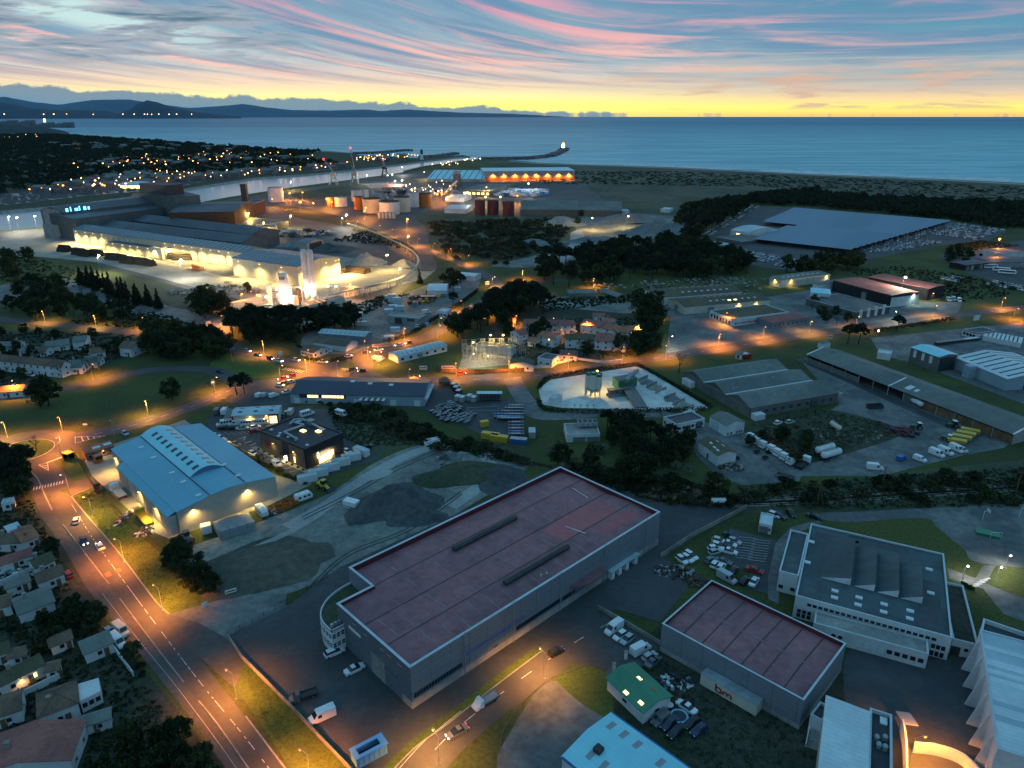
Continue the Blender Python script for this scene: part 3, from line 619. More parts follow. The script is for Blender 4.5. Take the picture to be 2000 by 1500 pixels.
# ------------------------------------------------------------------ building kit
PANE={}
def pane_mesh(w,h,glass='glass',frame='trim',nx=1,ny=1,dp=.09):
 key=(round(w,2),round(h,2),glass,frame,nx,ny)
 if key not in PANE:
  b=MB();t=.07 if w>.7 else .05
  b.box(-w/2,-.015,0,w/2,.02,h,1)
  for x in[-w/2,w/2-t]+[-w/2+w*i/nx-t/2 for i in range(1,nx)]:b.box(x,-dp,0,x+t,-.02,h,0)
  for zz in[0,h-t]+[h*i/ny-t/2 for i in range(1,ny)]:b.box(-w/2+t,-dp+.012,zz,w/2-t,-.02,zz+t,0)
  PANE[key]=b.mesh('window',[frame,glass])
 return PANE[key]
class Bd:
 """a building: root Empty at ground corner A, local x along A-B, y towards C (given on the eaves at height h)"""
 def __init__(s,name,label,A,B,C,h,roof='flat',rh=1.0,wm='white_wall',rm='fibro_roof',cat='building',ov=.3,grp=None,pix=True,par=.6,em='pale_edge',walls=True,gm=None,iw='concrete'):
  if pix:A,B,C=G(*A,h),G(*B,h),G(*C,h)
  d=(B-A);n=Vt((-d.y,d.x,0)).normalized()
  if n.dot(C-A)<0:A,B=B,A;d=B-A;n=Vt((-d.y,d.x,0)).normalized()
  s.L=L=Vt(d[:2]).length;s.W=Wd=abs(n.dot(C-(A+B)/2));s.h=h;s.roof=roof;s.rh=rh;s.rz=math.atan2(d.y,d.x)
  s.root=Tg(name,label,cat,(A.x,A.y,0),s.rz,grp)
  s.Mx=Matrix.Translation((A.x,A.y,0))@Matrix.Rotation(s.rz,4,'Z')
  s.rm=rm;s.cnt={}
  if walls:
   b=MB();z0=-.1
   P=[(0,0),(L,0),(L,Wd),(0,Wd)]
   if roof in('flat',):
    b.prism(P,z0,h-par,0);b.f=b.f[:4];b.m=b.m[:4]
    t=.28
    b.box(0,0,h-par,L,t,h);b.box(0,Wd-t,h-par,L,Wd,h);b.box(0,t,h-par,t,Wd-t,h);b.box(L-t,t,h-par,L,Wd-t,h)
   else:
    for i in range(4):
     p,q=P[i],P[(i+1)%4];b.face([(*p,z0),(*q,z0),(*q,s.rz_(*q)),(*p,s.rz_(*p))]if roof!='gy' and roof!='gx' and roof!='barrel' or True else[])
     if roof=='gx' and i in(1,3):b.face([(*p,h),(*q,h),(p[0],Wd/2,h+rh)],0)
     if roof=='gy' and i in(0,2):b.face([(*p,h),(*q,h),(L/2,p[1],h+rh)],0)
     if roof=='barrel' and i in(1,3):
      ys=[p[1]+(q[1]-p[1])*k/10 for k in range(11)];b.face([(*p,h)]+[(*q,h)]+[(p[0],y,s.rz_(p[0],y))for y in ys[9:0:-1]])
   b.Bl('wall',wm,s.root)
  b=MB();o=ov
  def slab(q,th=.16):
   lo=[(x,y,zz-th)for x,y,zz in q];b.hexa(lo+q)
  if roof=='flat':
   b.box(.28,.28,h-par-.2,L-.28,Wd-.28,h-par)
   c=MB();t=.40;k=.05
   c.box(-k,-k,h,L+k,t-k,h+.07);c.box(-k,Wd-t+k,h,L+k,Wd+k,h+.07);c.box(-k,t-k,h,t-k,Wd-t+k,h+.07);c.box(L-t+k,t-k,h,L+k,Wd-t+k,h+.07)
   c.Bl('coping',em,s.root)
  elif roof=='gx':
   g=rh/(Wd/2)*o
   slab([(-o,-o,h-g),(L+o,-o,h-g),(L+o,Wd/2,h+rh),(-o,Wd/2,h+rh)]);slab([(-o,Wd/2,h+rh),(L+o,Wd/2,h+rh),(L+o,Wd+o,h-g),(-o,Wd+o,h-g)])
  elif roof=='gy':
   g=rh/(L/2)*o
   slab([(-o,-o,h-g),(L/2,-o,h+rh),(L/2,Wd+o,h+rh),(-o,Wd+o,h-g)]);slab([(L/2,-o,h+rh),(L+o,-o,h-g),(L+o,Wd+o,h-g),(L/2,Wd+o,h+rh)])
  elif roof=='mono':
   slab([(-o,-o,h),(L+o,-o,h),(L+o,Wd+o,h+rh),(-o,Wd+o,h+rh)])
  elif roof=='hip':
   q=min(L,Wd)/2;e=[(-o,-o,h-.1),(L+o,-o,h-.1),(L+o,Wd+o,h-.1),(-o,Wd+o,h-.1)]
   r0,r1=((q,Wd/2,h+rh),(L-q,Wd/2,h+rh))if L>=Wd else((L/2,q,h+rh),(L/2,Wd-q,h+rh))
   if L>=Wd:fs=[[e[0],e[1],r1,r0],[e[1],e[2],r1],[e[2],e[3],r0,r1],[e[3],e[0],r0]]
   else:fs=[[e[0],e[1],r0],[e[1],e[2],r1,r0],[e[2],e[3],r1],[e[3],e[0],r0,r1]]
   for f in fs:b.face(f)
   b.face(e[::-1])
   c=MB()
   for a,q2 in[(r0,r1)]+[(e[i],r0 if(i in(0,3)if L>=Wd else i in(0,1))else r1)for i in range(4)]:c.tube(a,q2,.13,n=5)
   c.Bl('ridge_tile',rm,s.root)
  elif roof=='barrel':
   for k in range(12):
    ya,yb=-o+(Wd+2*o)*k/12,-o+(Wd+2*o)*(k+1)/12;slab([(-o,ya,s.rz_(0,ya)),(L+o,ya,s.rz_(0,ya)),(L+o,yb,s.rz_(0,yb)),(-o,yb,s.rz_(0,yb))])
  s.R=b.Bl('roof',rm,s.root)
 def rz_(s,x,y):
  h,rh,L,Wd=s.h,s.rh,s.L,s.W
  if s.roof=='gx':return h+rh*(1-abs(y-Wd/2)/(Wd/2))
  if s.roof=='gy':return h+rh*(1-abs(x-L/2)/(L/2))
  if s.roof=='mono':return h+rh*y/Wd
  if s.roof=='barrel':return h+rh*(1-((y-Wd/2)/(Wd/2))**2)
  return h
 def side(s,k,u,off=0.0):
  """point on side k (0 near, 1 right, 2 far, 3 left) u metres from its left corner as seen from outside, and its local angle"""
  L,Wd=s.L,s.W
  return(((u,-off),0),((L+off,u),math.pi/2),((L-u,Wd+off),math.pi),((-off,Wd-u),-math.pi/2))[k]
 def put(s,name,mesh,k,u,zz,off=.03,label=None):
  (x,y),a=s.side(k,u,off);o=obj(name,mesh,s.root,(x,y,zz),a)
  if label:o['label']=label
  return o
 def win(s,k,u,zz,w,hh,glass='glass',frame='trim',nx=1,ny=1,name='window'):return s.put(name,pane_mesh(w,hh,glass,frame,nx,ny),k,u,zz)
 def wins(s,k,n,zz,w,hh,u0=None,u1=None,**q):
  Ls=s.L if k in(0,2)else s.W;u0=u0 if u0 is not None else Ls*.06+w/2;u1=u1 if u1 is not None else Ls*.94-w/2
  for i in range(n):s.win(k,u0+(u1-u0)*(i/max(1,n-1)if n>1 else .5),zz,w,hh,**q)
 def slab(s,name,m,k,u0,u1,z0,z1,th=.06,off=0.0,label=None):
  w=u1-u0;b=MB().box(-w/2,-th,0,w/2,.02,z1-z0);o=s.put(name,b.mesh(name,[m]),k,(u0+u1)/2,z0,off,label);return o
 def door(s,k,u,w=3.5,hh=3.6,m='steel',name='door',label=None):return s.slab(name,m,k,u-w/2,u+w/2,0,hh,.07,label=label)
 def patch(s,name,m,x0,y0,x1,y1,up=.07,label=None,th=.0):
  c=[(x0,y0),(x1,y0),(x1,y1),(x0,y1)]
  zf=(lambda x,y:s.h-s.par_)if s.roof=='flat' and hasattr(s,'par_')else s.rz_
  b=MB().hexa([(x,y,zf(x,y)-.05)for x,y in c]+[(x,y,zf(x,y)+up+th)for x,y in c]);o=b.Bl(name,m,s.root)
  if label:o['label']=label
  return o
 def Pt(s,name,m,spots,w,d,up=.1):
  """alike roof lights or joints: shared box, tilted to the slope"""
  me=MB().box(-w/2,-d/2,-.03,w/2,d/2,up).mesh(name,[m])
  for x,y in spots:
   zc=s.h-getattr(s,'par_',0)if s.roof=='flat' else s.rz_(x,y);e=.05
   gx=0 if s.roof=='flat' else(s.rz_(x+e,y)-s.rz_(x-e,y))/(2*e);gy=0 if s.roof=='flat' else(s.rz_(x,y+e)-s.rz_(x,y-e))/(2*e)
   o=obj(name,me,s.root,(x,y,zc));o.rotation_euler=(math.atan(gy),-math.atan(gx),0)
 def ribs(s,name,m,n,wd=.5,a=.0,bb=1.0,f0=.04,f1=.96,up=.06):
  """n strips across a gable roof, on both slopes from eave to ridge fraction a..bb"""
  for i in range(n):
   if s.roof=='gx':
    x=s.L*(f0+(f1-f0)*i/max(1,n-1))
    s.patch(name,m,x-wd/2,s.W/2*a,x+wd/2,s.W/2*bb,up);s.patch(name,m,x-wd/2,s.W-s.W/2*bb,x+wd/2,s.W-s.W/2*a,up)
   else:
    y=s.W*(f0+(f1-f0)*i/max(1,n-1))
    s.patch(name,m,s.L/2*a,y-wd/2,s.L/2*bb,y+wd/2,up);s.patch(name,m,s.L-s.L/2*bb,y-wd/2,s.L-s.L/2*a,y+wd/2,up)
 def Wt(s,k,u,zz,power=900,col=WARM,bm='lamp_warm',name='wall_lamp',tilt=-.12,big=.28,out=.35):
  (x,y),a=s.side(k,u,.3);o=obj(name,LAMPH(bm,big),s.root,(x,y,zz),a)
  if power:
   ld=bpy.data.lights.new('wall_light','SPOT');ld.energy=power;ld.color=col;ld.spot_size=R(150);ld.spot_blend=1;ld.shadow_soft_size=.25+out*.25
   q=obj('wall_light',ld,o,(0,-out,-.1));q.rotation_euler=(tilt,0,0)
  return o
_lh={}
def LAMPH(bm,big):
 if(bm,big)not in _lh:_lh[(bm,big)]=MB().box(-big,-.30,.06,big,.26,.16,0).box(-big*.8,-.28,-.12,big*.8,.0,.05,1).mesh('wall_lamp',['dark_steel',bm])
 return _lh[(bm,big)]
def Sg(label,c,w,h,rz,zb=0.6,m='car_white',posts=True,stripe=None,cat='sign'):
 p=G(*c);t=Tg('signboard',label,cat,p,rz)
 MB().box(-w/2,-.05,zb,w/2,.05,zb+h).Bl('panel',m,t)
 if stripe:MB().box(-w*.42,-.075,zb+h*.35,w*.42,-.052,zb+h*.65).Bl('printed_band',stripe,t)
 if posts:
  for x in(-w*.38,w*.38):MB().box(x-.06,.055,0,x+.06,.17,zb+h*.9).Bl('post','steel',t)
 return t
 # ------------------------------------------------------------------ 1. the big maroon warehouse
Wh=10.2
A,B_,C_=G(800,1305,Wh),G(1290,1000,Wh),G(1093,912,Wh)
w1=Bd('warehouse','huge grey clad warehouse under a long maroon roof with pale parapet',A,B_,C_,Wh,'flat',0,'grey_clad','maroon_roof','warehouse',pix=False,par=1.3,walls=False)
L,D=w1.L,w1.W;w1.par_=1.3
bpy.data.objects.remove(next(o for o in KIDS[w1.root.name]if o.name.startswith('coping')));KIDS[w1.root.name]=[o for o in w1.root.children]
nx_,ny_=9.0,9.6
poly=[(0,0),(L,0),(L,D),(nx_,D),(nx_,D-ny_),(0,D-ny_)]
b=MB();top=Wh
for i in range(6):
 p,q=Vt(poly[i]),Vt(poly[(i+1)%6]);b.face([(*p,-.1),(*q,-.1),(*q,top),(*p,top)])
b.Bl('wall','grey_clad',w1.root)
inn=[]
b=MB();c=MB();t=.55
for i in range(6):
 p,q=Vt(poly[i]),Vt(poly[(i+1)%6]);d=(q-p).normalized();n=Vt((-d.y,d.x));o_=Vt(poly[i-1]);e_=Vt(poly[(i+2)%6])
 def corner(a,m_,z_):
  d1=(m_-a).normalized();d2=(z_-m_).normalized();n1=Vt((-d1.y,d1.x));n2=Vt((-d2.y,d2.x));return m_+n1*t+n2*t
 ip,iq=corner(o_,p,q),corner(p,q,e_)
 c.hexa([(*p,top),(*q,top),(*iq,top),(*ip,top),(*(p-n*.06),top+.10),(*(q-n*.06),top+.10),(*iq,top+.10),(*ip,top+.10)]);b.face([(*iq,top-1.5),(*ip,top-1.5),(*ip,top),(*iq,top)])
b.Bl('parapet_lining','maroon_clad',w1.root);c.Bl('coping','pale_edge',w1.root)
bpy.data.objects.remove(w1.R)
KIDS[w1.root.name]=list(w1.root.children)
zr=lambda y:top-1.45+.75*(1-abs(((y/D*2)%1)*2-1))
b=MB();step=[t,D*.125,D*.25,D*.375,D*.5,D*.625,D*.72,D*.75,D*.875,D-t]
for y0,y1 in zip(step,step[1:]):
 x0=t if y1<=D-ny_-t+.01 else nx_+t
 if y0<D-ny_-t<y1:
  ym=D-ny_-t;b.face([(t,y0,zr(y0)),(L-t,y0,zr(y0)),(L-t,ym,zr(ym)),(t,ym,zr(ym))]);y0=ym;x0=nx_+t
 b.face([(x0,y0,zr(y0)),(L-t,y0,zr(y0)),(L-t,y1,zr(y1)),(x0,y1,zr(y1))])
w1.R=b.Bl('roof','maroon_roof',w1.root)
def rp(name,m,x0,y0,x1,y1,up=.05):
 return MB().hexa([(x,y,zr(y)-.06)for x,y in((x0,y0),(x1,y0),(x1,y1),(x0,y1))]+[(x,y,zr(y)+up)for x,y in((x0,y0),(x1,y0),(x1,y1),(x0,y1))]).Bl(name,m,w1.root)
for i in range(1,19):
 x=L*i/19.3
 for q in range(4):
  y0,y1=D*q/4,D*(q+1)/4
  if x<nx_+1 and y1>D-ny_:continue
  if rnd.random()<.12:continue
  a,e=y0+rnd.uniform(.2,1.2)+(t if q==0 else 0),y1-rnd.uniform(.2,3.5)-(t if q==3 else 0)
  rp('roof_joint','roof_joint',x-rnd.uniform(.07,.17),a,x+rnd.uniform(.07,.17),e,.03)
for y in(D*.25,D*.5,D*.75):rp('ridge_cap','lead' if y!=D*.5 else 'moss_line',(t if y<D-ny_-t else nx_+t)+.2,y-.10,L-t-.2,y+.10,.07)
for x0,x1,y0,y1 in((L*.66,L*.93,D*.255,D*.49),(L*.78,L*.95,D*.12,D*.24)):
 for k in range(4):rp('replaced_sheet','red_patch',x0+(x1-x0)*k/4+.15,y0,x0+(x1-x0)*(k+1)/4-.1,y1-rnd.uniform(0,1.5),.02)
def vent(u0,v0,u1,v1,label):
 p,q=G(u0,v0,top-.3),G(u1,v1,top-.3);iM=w1.Mx.inverted();p,q=iM@p,iM@q;y=(p.y+q.y)/2
 o=MB().prism([(p.x,y-.55),(q.x,y-.55),(q.x,y+.55),(p.x,y+.55)],zr(y)-.1,zr(y)+.75).hexa([(p.x,y-.75,zr(y)+.75),(q.x,y-.75,zr(y)+.75),(q.x,y+.75,zr(y)+.75),(p.x,y+.75,zr(y)+.75),(p.x,y-.1,zr(y)+1.1),(q.x,y-.1,zr(y)+1.1),(q.x,y+.1,zr(y)+1.1),(p.x,y+.1,zr(y)+1.1)]).Bl('ridge_vent','dark_steel',w1.root);o['label']=label
vent(885,1072,1008,1010,'long dark smoke vent nearer the gravel lot');vent(985,1138,1110,1066,'long dark smoke vent nearer the road')
for u,v,u2,v2 in((1118,954,1148,970),(1104,1027,1144,1043)):
 p,q=w1.Mx.inverted()@G(u,v,top-.8),w1.Mx.inverted()@G(u2,v2,top-.8);MB().tube((p.x,p.y,zr(p.y)+.16),(q.x,q.y,zr(q.y)+.16),.13,n=6).Bl('roof_rail','trim',w1.root)
for u,v in((1057,1123),(1068,1119)):
 p=w1.Mx.inverted()@G(u,v,top-.8);MB().tube((p.x,p.y,zr(p.y)-.1),(p.x,p.y,zr(p.y)+.5),.18).Bl('roof_cowl','trim',w1.root)
w1.slab('plinth','concrete',0,.02,L-.02,-.1,1.7,.10)
w1.slab('plinth','concrete',1,.02,D-.02,-.1,1.7,.10)
for zz in(4.9,7.4):w1.slab('cladding_rail','steel',0,.05,L-.05,zz,zz+.10,.04)
w1.slab('blue_stripe','car_blue',0,L*.17,L*.38,4.4,5.3,.03)
for f in(.165,.335,.52,.715,.925):
 (x,y),a=w1.side(0,L*f,.25);MB().tube((0,0,0),(0,0,Wh+.6),.10,n=6).Bl('downpipe','galva',w1.root,(x,y,0))
for u0,u1,n in((.9,12.6,17),(29,43.2,22)):
 for i in range(n):w1.win(0,u0+(u1-u0)*i/(n-1),2.35,.55,1.15,frame='lead')
for u0,u1 in((44.2,47),(48,52.2)):w1.wins(0,5,2.2,.6,1.1,u0=u0,u1=u1,frame='lead')
w1.door(0,22.5,1.0,2.1,'lead')
p0,p1=L*.565,L*.715
b=MB()
for k in range(14):
 a,e=math.pi*k/14,math.pi*(k+1)/14;m_=(p0+p1)/2;r_=(p1-p0)/2
 q=[(m_-r_*math.cos(a),0),(m_-r_*math.cos(a),-2.6*math.sin(a)),(m_-r_*math.cos(e),-2.6*math.sin(e)),(m_-r_*math.cos(e),0)]
 zt=lambda x:5.2
 b.prism([v for i,v in enumerate(q)if i==0 or v!=q[i-1]],4.6,5.1)
b.Bl('canopy','maroon_roof',w1.root)
w1.door(0,L*.615,4.2,4.2,'blue_clad','loading_door','blue loading door under the curved canopy');w1.door(0,L*.675,4.2,4.2,'blue_clad','loading_door')
b=MB().box(L*.735,-1.4,2.2,L*.88,-.05,2.45).Bl('porch_roof','pale_roof',w1.root)
for f in(.745,.78,.815,.86):MB().box(L*f-.6,-1.35,0,L*f+.6,-.06,2.1).Bl('service_box','white_wall',w1.root)
# gable towards the forecourt
Wl=D-ny_
w1.door(3,Wl+ny_-4.5-11+4,5.0,5.4,'stone','loading_door','tall beige sliding door in the end wall')
w1.slab('plinth','concrete',3,D-3.0,D-.03,-.1,1.8,.10)
for u0,u1 in((D-11,D-4),(D-25.5,D-19)):w1.slab('door_frame','lead',3,u0,u1,4.6,4.75,.05)
w1.slab('name_board','car_white',3,D-22.2,D-17.6,6.5,7.2,.06)
for u in(D-20,D-15.5,D-9.5,D-7,D-3.5):w1.slab('cladding_rail','pale_edge',3,u-.7,u+.7,8.6,8.68,.04)
# curved office with a planted roof, grown onto the notch
b=MB();hO=6.2;r_=ny_+1.2;arc=[];cx,cy=nx_,D-ny_
arc=[(nx_,D-.2)]+[(nx_-(nx_+3.2)*math.sin(R(k*7.5))**.9,D-ny_+(ny_-.2)*math.cos(R(k*7.5)))for k in range(1,13)]
arc=[(x,y)for x,y in arc];arc+=[(-3.2,D-ny_-2.6),(-.03,D-ny_-2.6),(-.03,D-ny_-.03),(nx_,D-ny_-.03)]
n_=len(arc)
b=MB()
for i in range(n_-3):b.face([(*arc[i],-.1),(*arc[i+1],-.1),(*arc[i+1],hO),(*arc[i],hO)])
b.Bl('office_wall','white_wall',w1.root)
b=MB();q=[Vt((*p,hO-.45))for p in arc]
for tri in Ge.tessellate_polygon([q]):
 f=[q[i]for i in tri];f=f if(f[1]-f[0]).cross(f[2]-f[0]).z>0 else f[::-1];b.face(f)
b.Bl('planted_roof','rough_grass',w1.root)
b=MB()
for i in range(n_-3):
 p,q2=Vt(arc[i]),Vt(arc[i+1]);d=(q2-p).normalized();n=Vt((-d.y,d.x))*.3;b.hexa([(*p,hO-.5),(*q2,hO-.5),(*(q2+n),hO-.5),(*(p+n),hO-.5),(*p,hO+.08),(*q2,hO+.08),(*(q2+n),hO+.08),(*(p+n),hO+.08)])
b.Bl('coping','pale_edge',w1.root)
for i in range(3,n_-3):
 p,q2=Vt(arc[i]),Vt(arc[i+1]);d=q2-p;ln=d.length
 for zz in(1.5,3.9):
  k=max(1,round(ln/1.15))
  for j in range(k):
   c2=p+d*((j+.5)/k);o=obj('window',pane_mesh(round(ln/k*.86,1),1.25,ny=2),w1.root,(c2.x,c2.y,zz));o.rotation_euler=(0,0,math.atan2(d.y,d.x))
b=MB().box(2.3,D-9.3,hO-.4,5.4,D-6.2,hO+.8).hexa([(2.1,D-9.5,hO+.8),(5.6,D-9.5,hO+.8),(5.6,D-6,hO+.8),(2.1,D-6,hO+.8),(2.1,D-7.8,hO+1.9),(5.6,D-7.8,hO+1.9),(5.6,D-7.7,hO+1.9),(2.1,D-7.7,hO+1.9)]);b.Bl('roof_lantern','pale_roof',w1.root)
for k in range(3):MB().box(-2.6+k*.9,D-11.3,hO-.4,-2.0+k*.9,D-10.7,hO+.7).Bl('cooling_unit','galva',w1.root)
# ------------------------------------------------------------------ 2. the second maroon building
w2=Bd('warehouse','smaller grey warehouse with plain maroon roof beside the school',(1293,1218),(1570,1368),(1664,1262),7.2,'flat',0,'grey_clad','maroon_roof','warehouse',par=1.1);w2.par_=1.1
bpy.data.objects.remove(w2.R);KIDS[w2.root.name]=list(w2.root.children)
L,D=w2.L,w2.W
b=MB();z2=lambda y:6.15+.45*(1-abs(y/D*2-1))
for y0,y1 in((.28,D/2),(D/2,D-.28)):b.face([(.28,y0,z2(y0)),(L-.28,y0,z2(y0)),(L-.28,y1,z2(y1)),(.28,y1,z2(y1))])
w2.R=b.Bl('roof','maroon_roof',w2.root)
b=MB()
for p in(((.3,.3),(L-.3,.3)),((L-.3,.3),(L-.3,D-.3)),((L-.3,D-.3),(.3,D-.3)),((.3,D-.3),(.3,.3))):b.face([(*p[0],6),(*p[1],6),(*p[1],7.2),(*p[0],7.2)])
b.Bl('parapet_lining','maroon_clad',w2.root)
for i in range(1,7):
 for y0,y1 in((.5,D/2-.3),(D/2+.3,D-.6)):
  x=L*i/7;MB().hexa([(x-.16,y0,z2(y0)-.05),(x+.16,y0,z2(y0)-.05),(x+.16,y1,z2(y1)-.05),(x-.16,y1,z2(y1)-.05),(x-.16,y0,z2(y0)+.025),(x+.16,y0,z2(y0)+.025),(x+.16,y1,z2(y1)+.025),(x-.16,y1,z2(y1)+.025)]).Bl('roof_joint','moss_line',w2.root)
MB().box(.5,D/2-.08,z2(D/2)-.06,L-.5,D/2+.08,z2(D/2)+.05).Bl('ridge_cap','roof_joint',w2.root)
w2.slab('plinth','concrete',0,.02,L-.02,-.1,1.1,.1);w2.slab('plinth','concrete',1,.02,D-.02,-.1,.9,.1);w2.slab('blue_edge','car_blue',3,.1,D-.1,6.7,7.0,.05)
# office container with the red rounded letters
t=Tg('site_container','long pale container office with red rounded letters against the smaller maroon warehouse','container',w2.Mx@Vt((L*.37,-2.75,0)),w2.rz)
MB().box(0,0,.15,12.2,2.45,2.75).Bl('body','cream_wall',t);MB().box(-.05,-.05,2.75,12.25,2.5,2.87).Bl('roof','galva',t)
for x in(.2,11.7):MB().box(x,.2,0,x+.3,2.2,.15).Bl('foot','concrete',t)
b=MB()
def stroke(pts,r_=.17):
 for a,c in zip(pts,pts[1:]):b.tube((a[0],-.05,a[1]),(c[0],-.05,c[1]),r_,n=6)
cir=lambda cx,cz,r_,a0,a1,n=9:[(cx+r_*math.cos(R(a0+(a1-a0)*i/n)),cz+r_*math.sin(R(a0+(a1-a0)*i/n)))for i in range(n+1)]
stroke([(3.5,2.45),(3.5,1.3)]);stroke(cir(4.1,1.3,.6,-180,180,16));stroke(cir(5.55,1.2,.45,180,0));stroke([(5.1,1.2),(5.1,.8)]);stroke([(6.0,1.2),(6.0,.95)]);stroke(cir(6.45,1.2,.45,180,0));stroke([(6.9,1.2),(6.9,.8)])
b.Bl('lettering','car_red',t)
# ------------------------------------------------------------------ 3. the school hall with saw-tooth lights
hs=6.0
s1=Bd('school_hall','white school hall with dark flat roof and four saw-tooth rooflights',(1554,1163),(1860,1246),(1845,1082),hs,'flat',0,'white_wall','membrane','school',par=.35);s1.par_=.35
L,D=s1.L,s1.W;iM=s1.Mx.inverted()
for k in range(4):
 a,e=iM@G(1620+k*46,1142+k*12,hs),iM@G(1658+k*47,1150+k*11,hs);x0,x1=a.x,e.x+.2;y0,y1=D*.30,D*(.86-k*.04)
 if k==0:x0-=2.2
 o=MB().hexa([(x0,y0,hs-.4),(x1,y0,hs-.4),(x1,y1,hs-.4),(x0,y1,hs-.4),(x0,y0,hs-.30),(x1,y0,hs+1.5),(x1,y1,hs+1.5),(x0,y1,hs-.30)]).Bl('saw_tooth','membrane',s1.root)
 MB().hexa([(x0+.2,y0-.06,hs-.3),(x1,y0-.06,hs-.3),(x1,y0-.003,hs-.3),(x0+.2,y0-.003,hs-.3),(x0+.2,y0-.06,hs-.22),(x1,y0-.06,hs+1.5),(x1,y0-.003,hs+1.5),(x0+.2,y0-.003,hs-.22)]).Bl('gable_board','trim',o)
 MB().box(x1+.003,y0+.1,hs-.25,x1+.06,y1-.1,hs+1.35).Bl('glazing','glass',o)
s1.Pt('skylight','skylight',[(iM@G(x,y,hs)).xy[:]for x,y in((1585,1057),(1577,1097),(1631,1153),(1630,1166),(1678,1166),(1676,1180),(1727,1179),(1726,1194),(1778,1192),(1777,1207),(1815,1111),(1818,1157))],1.5,1.0,.35)
n=22
for i in range(n):s1.win(0,L*.10+L*.80*i/(n-1),hs-2.0,L*.80/(n-1)*.86,.95)
for u in(L*.04,L*.075,L*.11):s1.win(0,u,.4,.95,2.4,ny=2)
for u in(L*.905,L*.935,L*.965):s1.win(0,u,2.1,.95,1.3)
for u in(L*.905,L*.935,L*.965):s1.win(0,u,.2,.95,1.5)
for x0,y0,x1,y1 in((1.5,D-6,12,D-3),(L-6,2,L-1.5,D*.6),(L*.3,D*.88,L*.75,D-.8)):s1.patch('roof_repair','lead',x0,y0,x1,y1,.012)
t=Bd('school_wing','lower flat left wing of the white school hall towards the car park',(1522,1115),(1560,1125),(1577,1042),5.8,'flat',0,'white_wall','membrane','school',par=.35,ov=0)
t.wins(0,2,1,1.2,1.2)
# slanting white annex in front with a curved end
an=Bd('school_annex','long white annex with round windows slanting in front of the school hall',(1590,1217),(1814,1278),(1811,1250),3.9,'flat',0,'white_wall','concrete','school annex',par=.2);an.par_=.2
for i in range(9):an.win(0,an.L*.42+an.L*.53*i/8,1.2,an.L*.053,1.25,glass='glass' if i>3 else 'skylight')
me=MB();me.tube((0,-.08,0),(0,0,0),.62,n=18,m=0).tube((0,-.10,0),(0,-.081,0),.50,n=18,m=1);me=me.mesh('round_window',['trim','glass'])
for f in(.19,.25):an.put('round_window',me,0,an.L*f,2.1,0)
lk=Bd('school_link','dark planted roof court joining the school hall to the right block',(1861,1248),(1911,1260),(1954,1159),4.0,'flat',0,'white_wall','garden','school',par=.5)
me2=MB();me2.tube((0,-.08,0),(0,0,0),.55,n=18,m=0).tube((0,-.10,0),(0,-.081,0),.45,n=18,m=1)
lk.put('round_window',me2.mesh('round_window',['trim','glass']),0,lk.L*.6,2,0);lk.door(0,lk.L*.2,1.8,2.3,'lead')
# right edge block with translucent roof bands and sloping buttresses
rb=Bd('school_block','tall white block at the right edge with banded sheet roof and buttress walls',(1948,1462),(1914,1229),(2050,1240),9.0,'flat',0,'white_wall','pale_roof','school',par=.12);rb.par_=.12
L,D=rb.L,rb.W
for a,e in((.14,.18),(.27,.33),(.36,.40),(.43,.63),(.67,.74),(.79,.99)):MB().box(L*a,.4,8.85,L*e,D-.4,8.93).Bl('roof_band','white_roof',rb.root)
kk=2 if rb.side(0,0)[0][1]==0 and(rb.Mx@Vt((L/2,0,0))).x>(rb.Mx@Vt((L/2,D,0))).x else 0
for i in range(6):
 x=L*(.08+.16*i);yy=(D,D+1.9)if kk==2 else(0,-1.9);th=.35
 MB().hexa([(x,yy[0],0),(x+th,yy[0],0),(x+th,yy[1],0),(x,yy[1],0),(x,yy[0],8.4),(x+th,yy[0],8.4),(x+th,yy[0]+(yy[1]-yy[0])*.25,7.4),(x,yy[0]+(yy[1]-yy[0])*.25,7.4)]).Bl('buttress','white_wall',rb.root)
Bd('school_terrace','railed roof terrace behind the banded block at the right edge',(1916,1233),(1921,1208),(2060,1250),8.0,'flat',0,'white_wall','lead','school',par=.9,ov=0)
# bottom right: white ribbed roof and black flat annex
rc=Bd('workshop','white ribbed mono-pitch roof in the lower right next to the black flat roof',(1693,1580),(1699,1390),(1613,1364),6.6,'mono',.6,'cream_wall','white_roof','workshop',ov=.1)
rd=Bd('plant_room','black flat roof with white parapet and white ventilators in the lower right',(1743,1580),(1742,1396),(1699,1401),6.0,'flat',0,'white_wall','black_roof','plant room',par=.7);rd.par_=.7
q=rd.Mx.inverted()
for x,y in((1712,1443),(1728,1443),(1716,1458),(1728,1462)):
 p=q@G(x,y,5.6);MB().box(p.x-.35,p.y-.35,5.2,p.x+.35,p.y+.35,5.9).Bl('duct_box','galva',rd.root);MB().lathe([(.42,5.9),(.5,6.2),(.3,6.5),(.01,6.6)],10,0,(p.x,p.y)).Bl('ventilator','galva',rd.root)
p=q@G(1726,1407,5.6);MB().box(p.x-.9,p.y-.6,5.25,p.x+.9,p.y+.6,5.6).Bl('skylight','skylight',rd.root)
st=Bd('stair_block','small white stair block between the maroon warehouse and the ribbed roof',(1583,1395),(1606,1408),(1609,1374),4.2,'flat',0,'white_wall','lead','stair block',par=.5)
t=Tg('outdoor_stair','concrete outdoor stair in the corner below the white stair block','stairs',G(1590,1445),-.5)
for k in range(8):MB().box(-1.1,-k*.35,0,1.1,-k*.35+.35,1.6-k*.2).Bl('step','concrete',t)
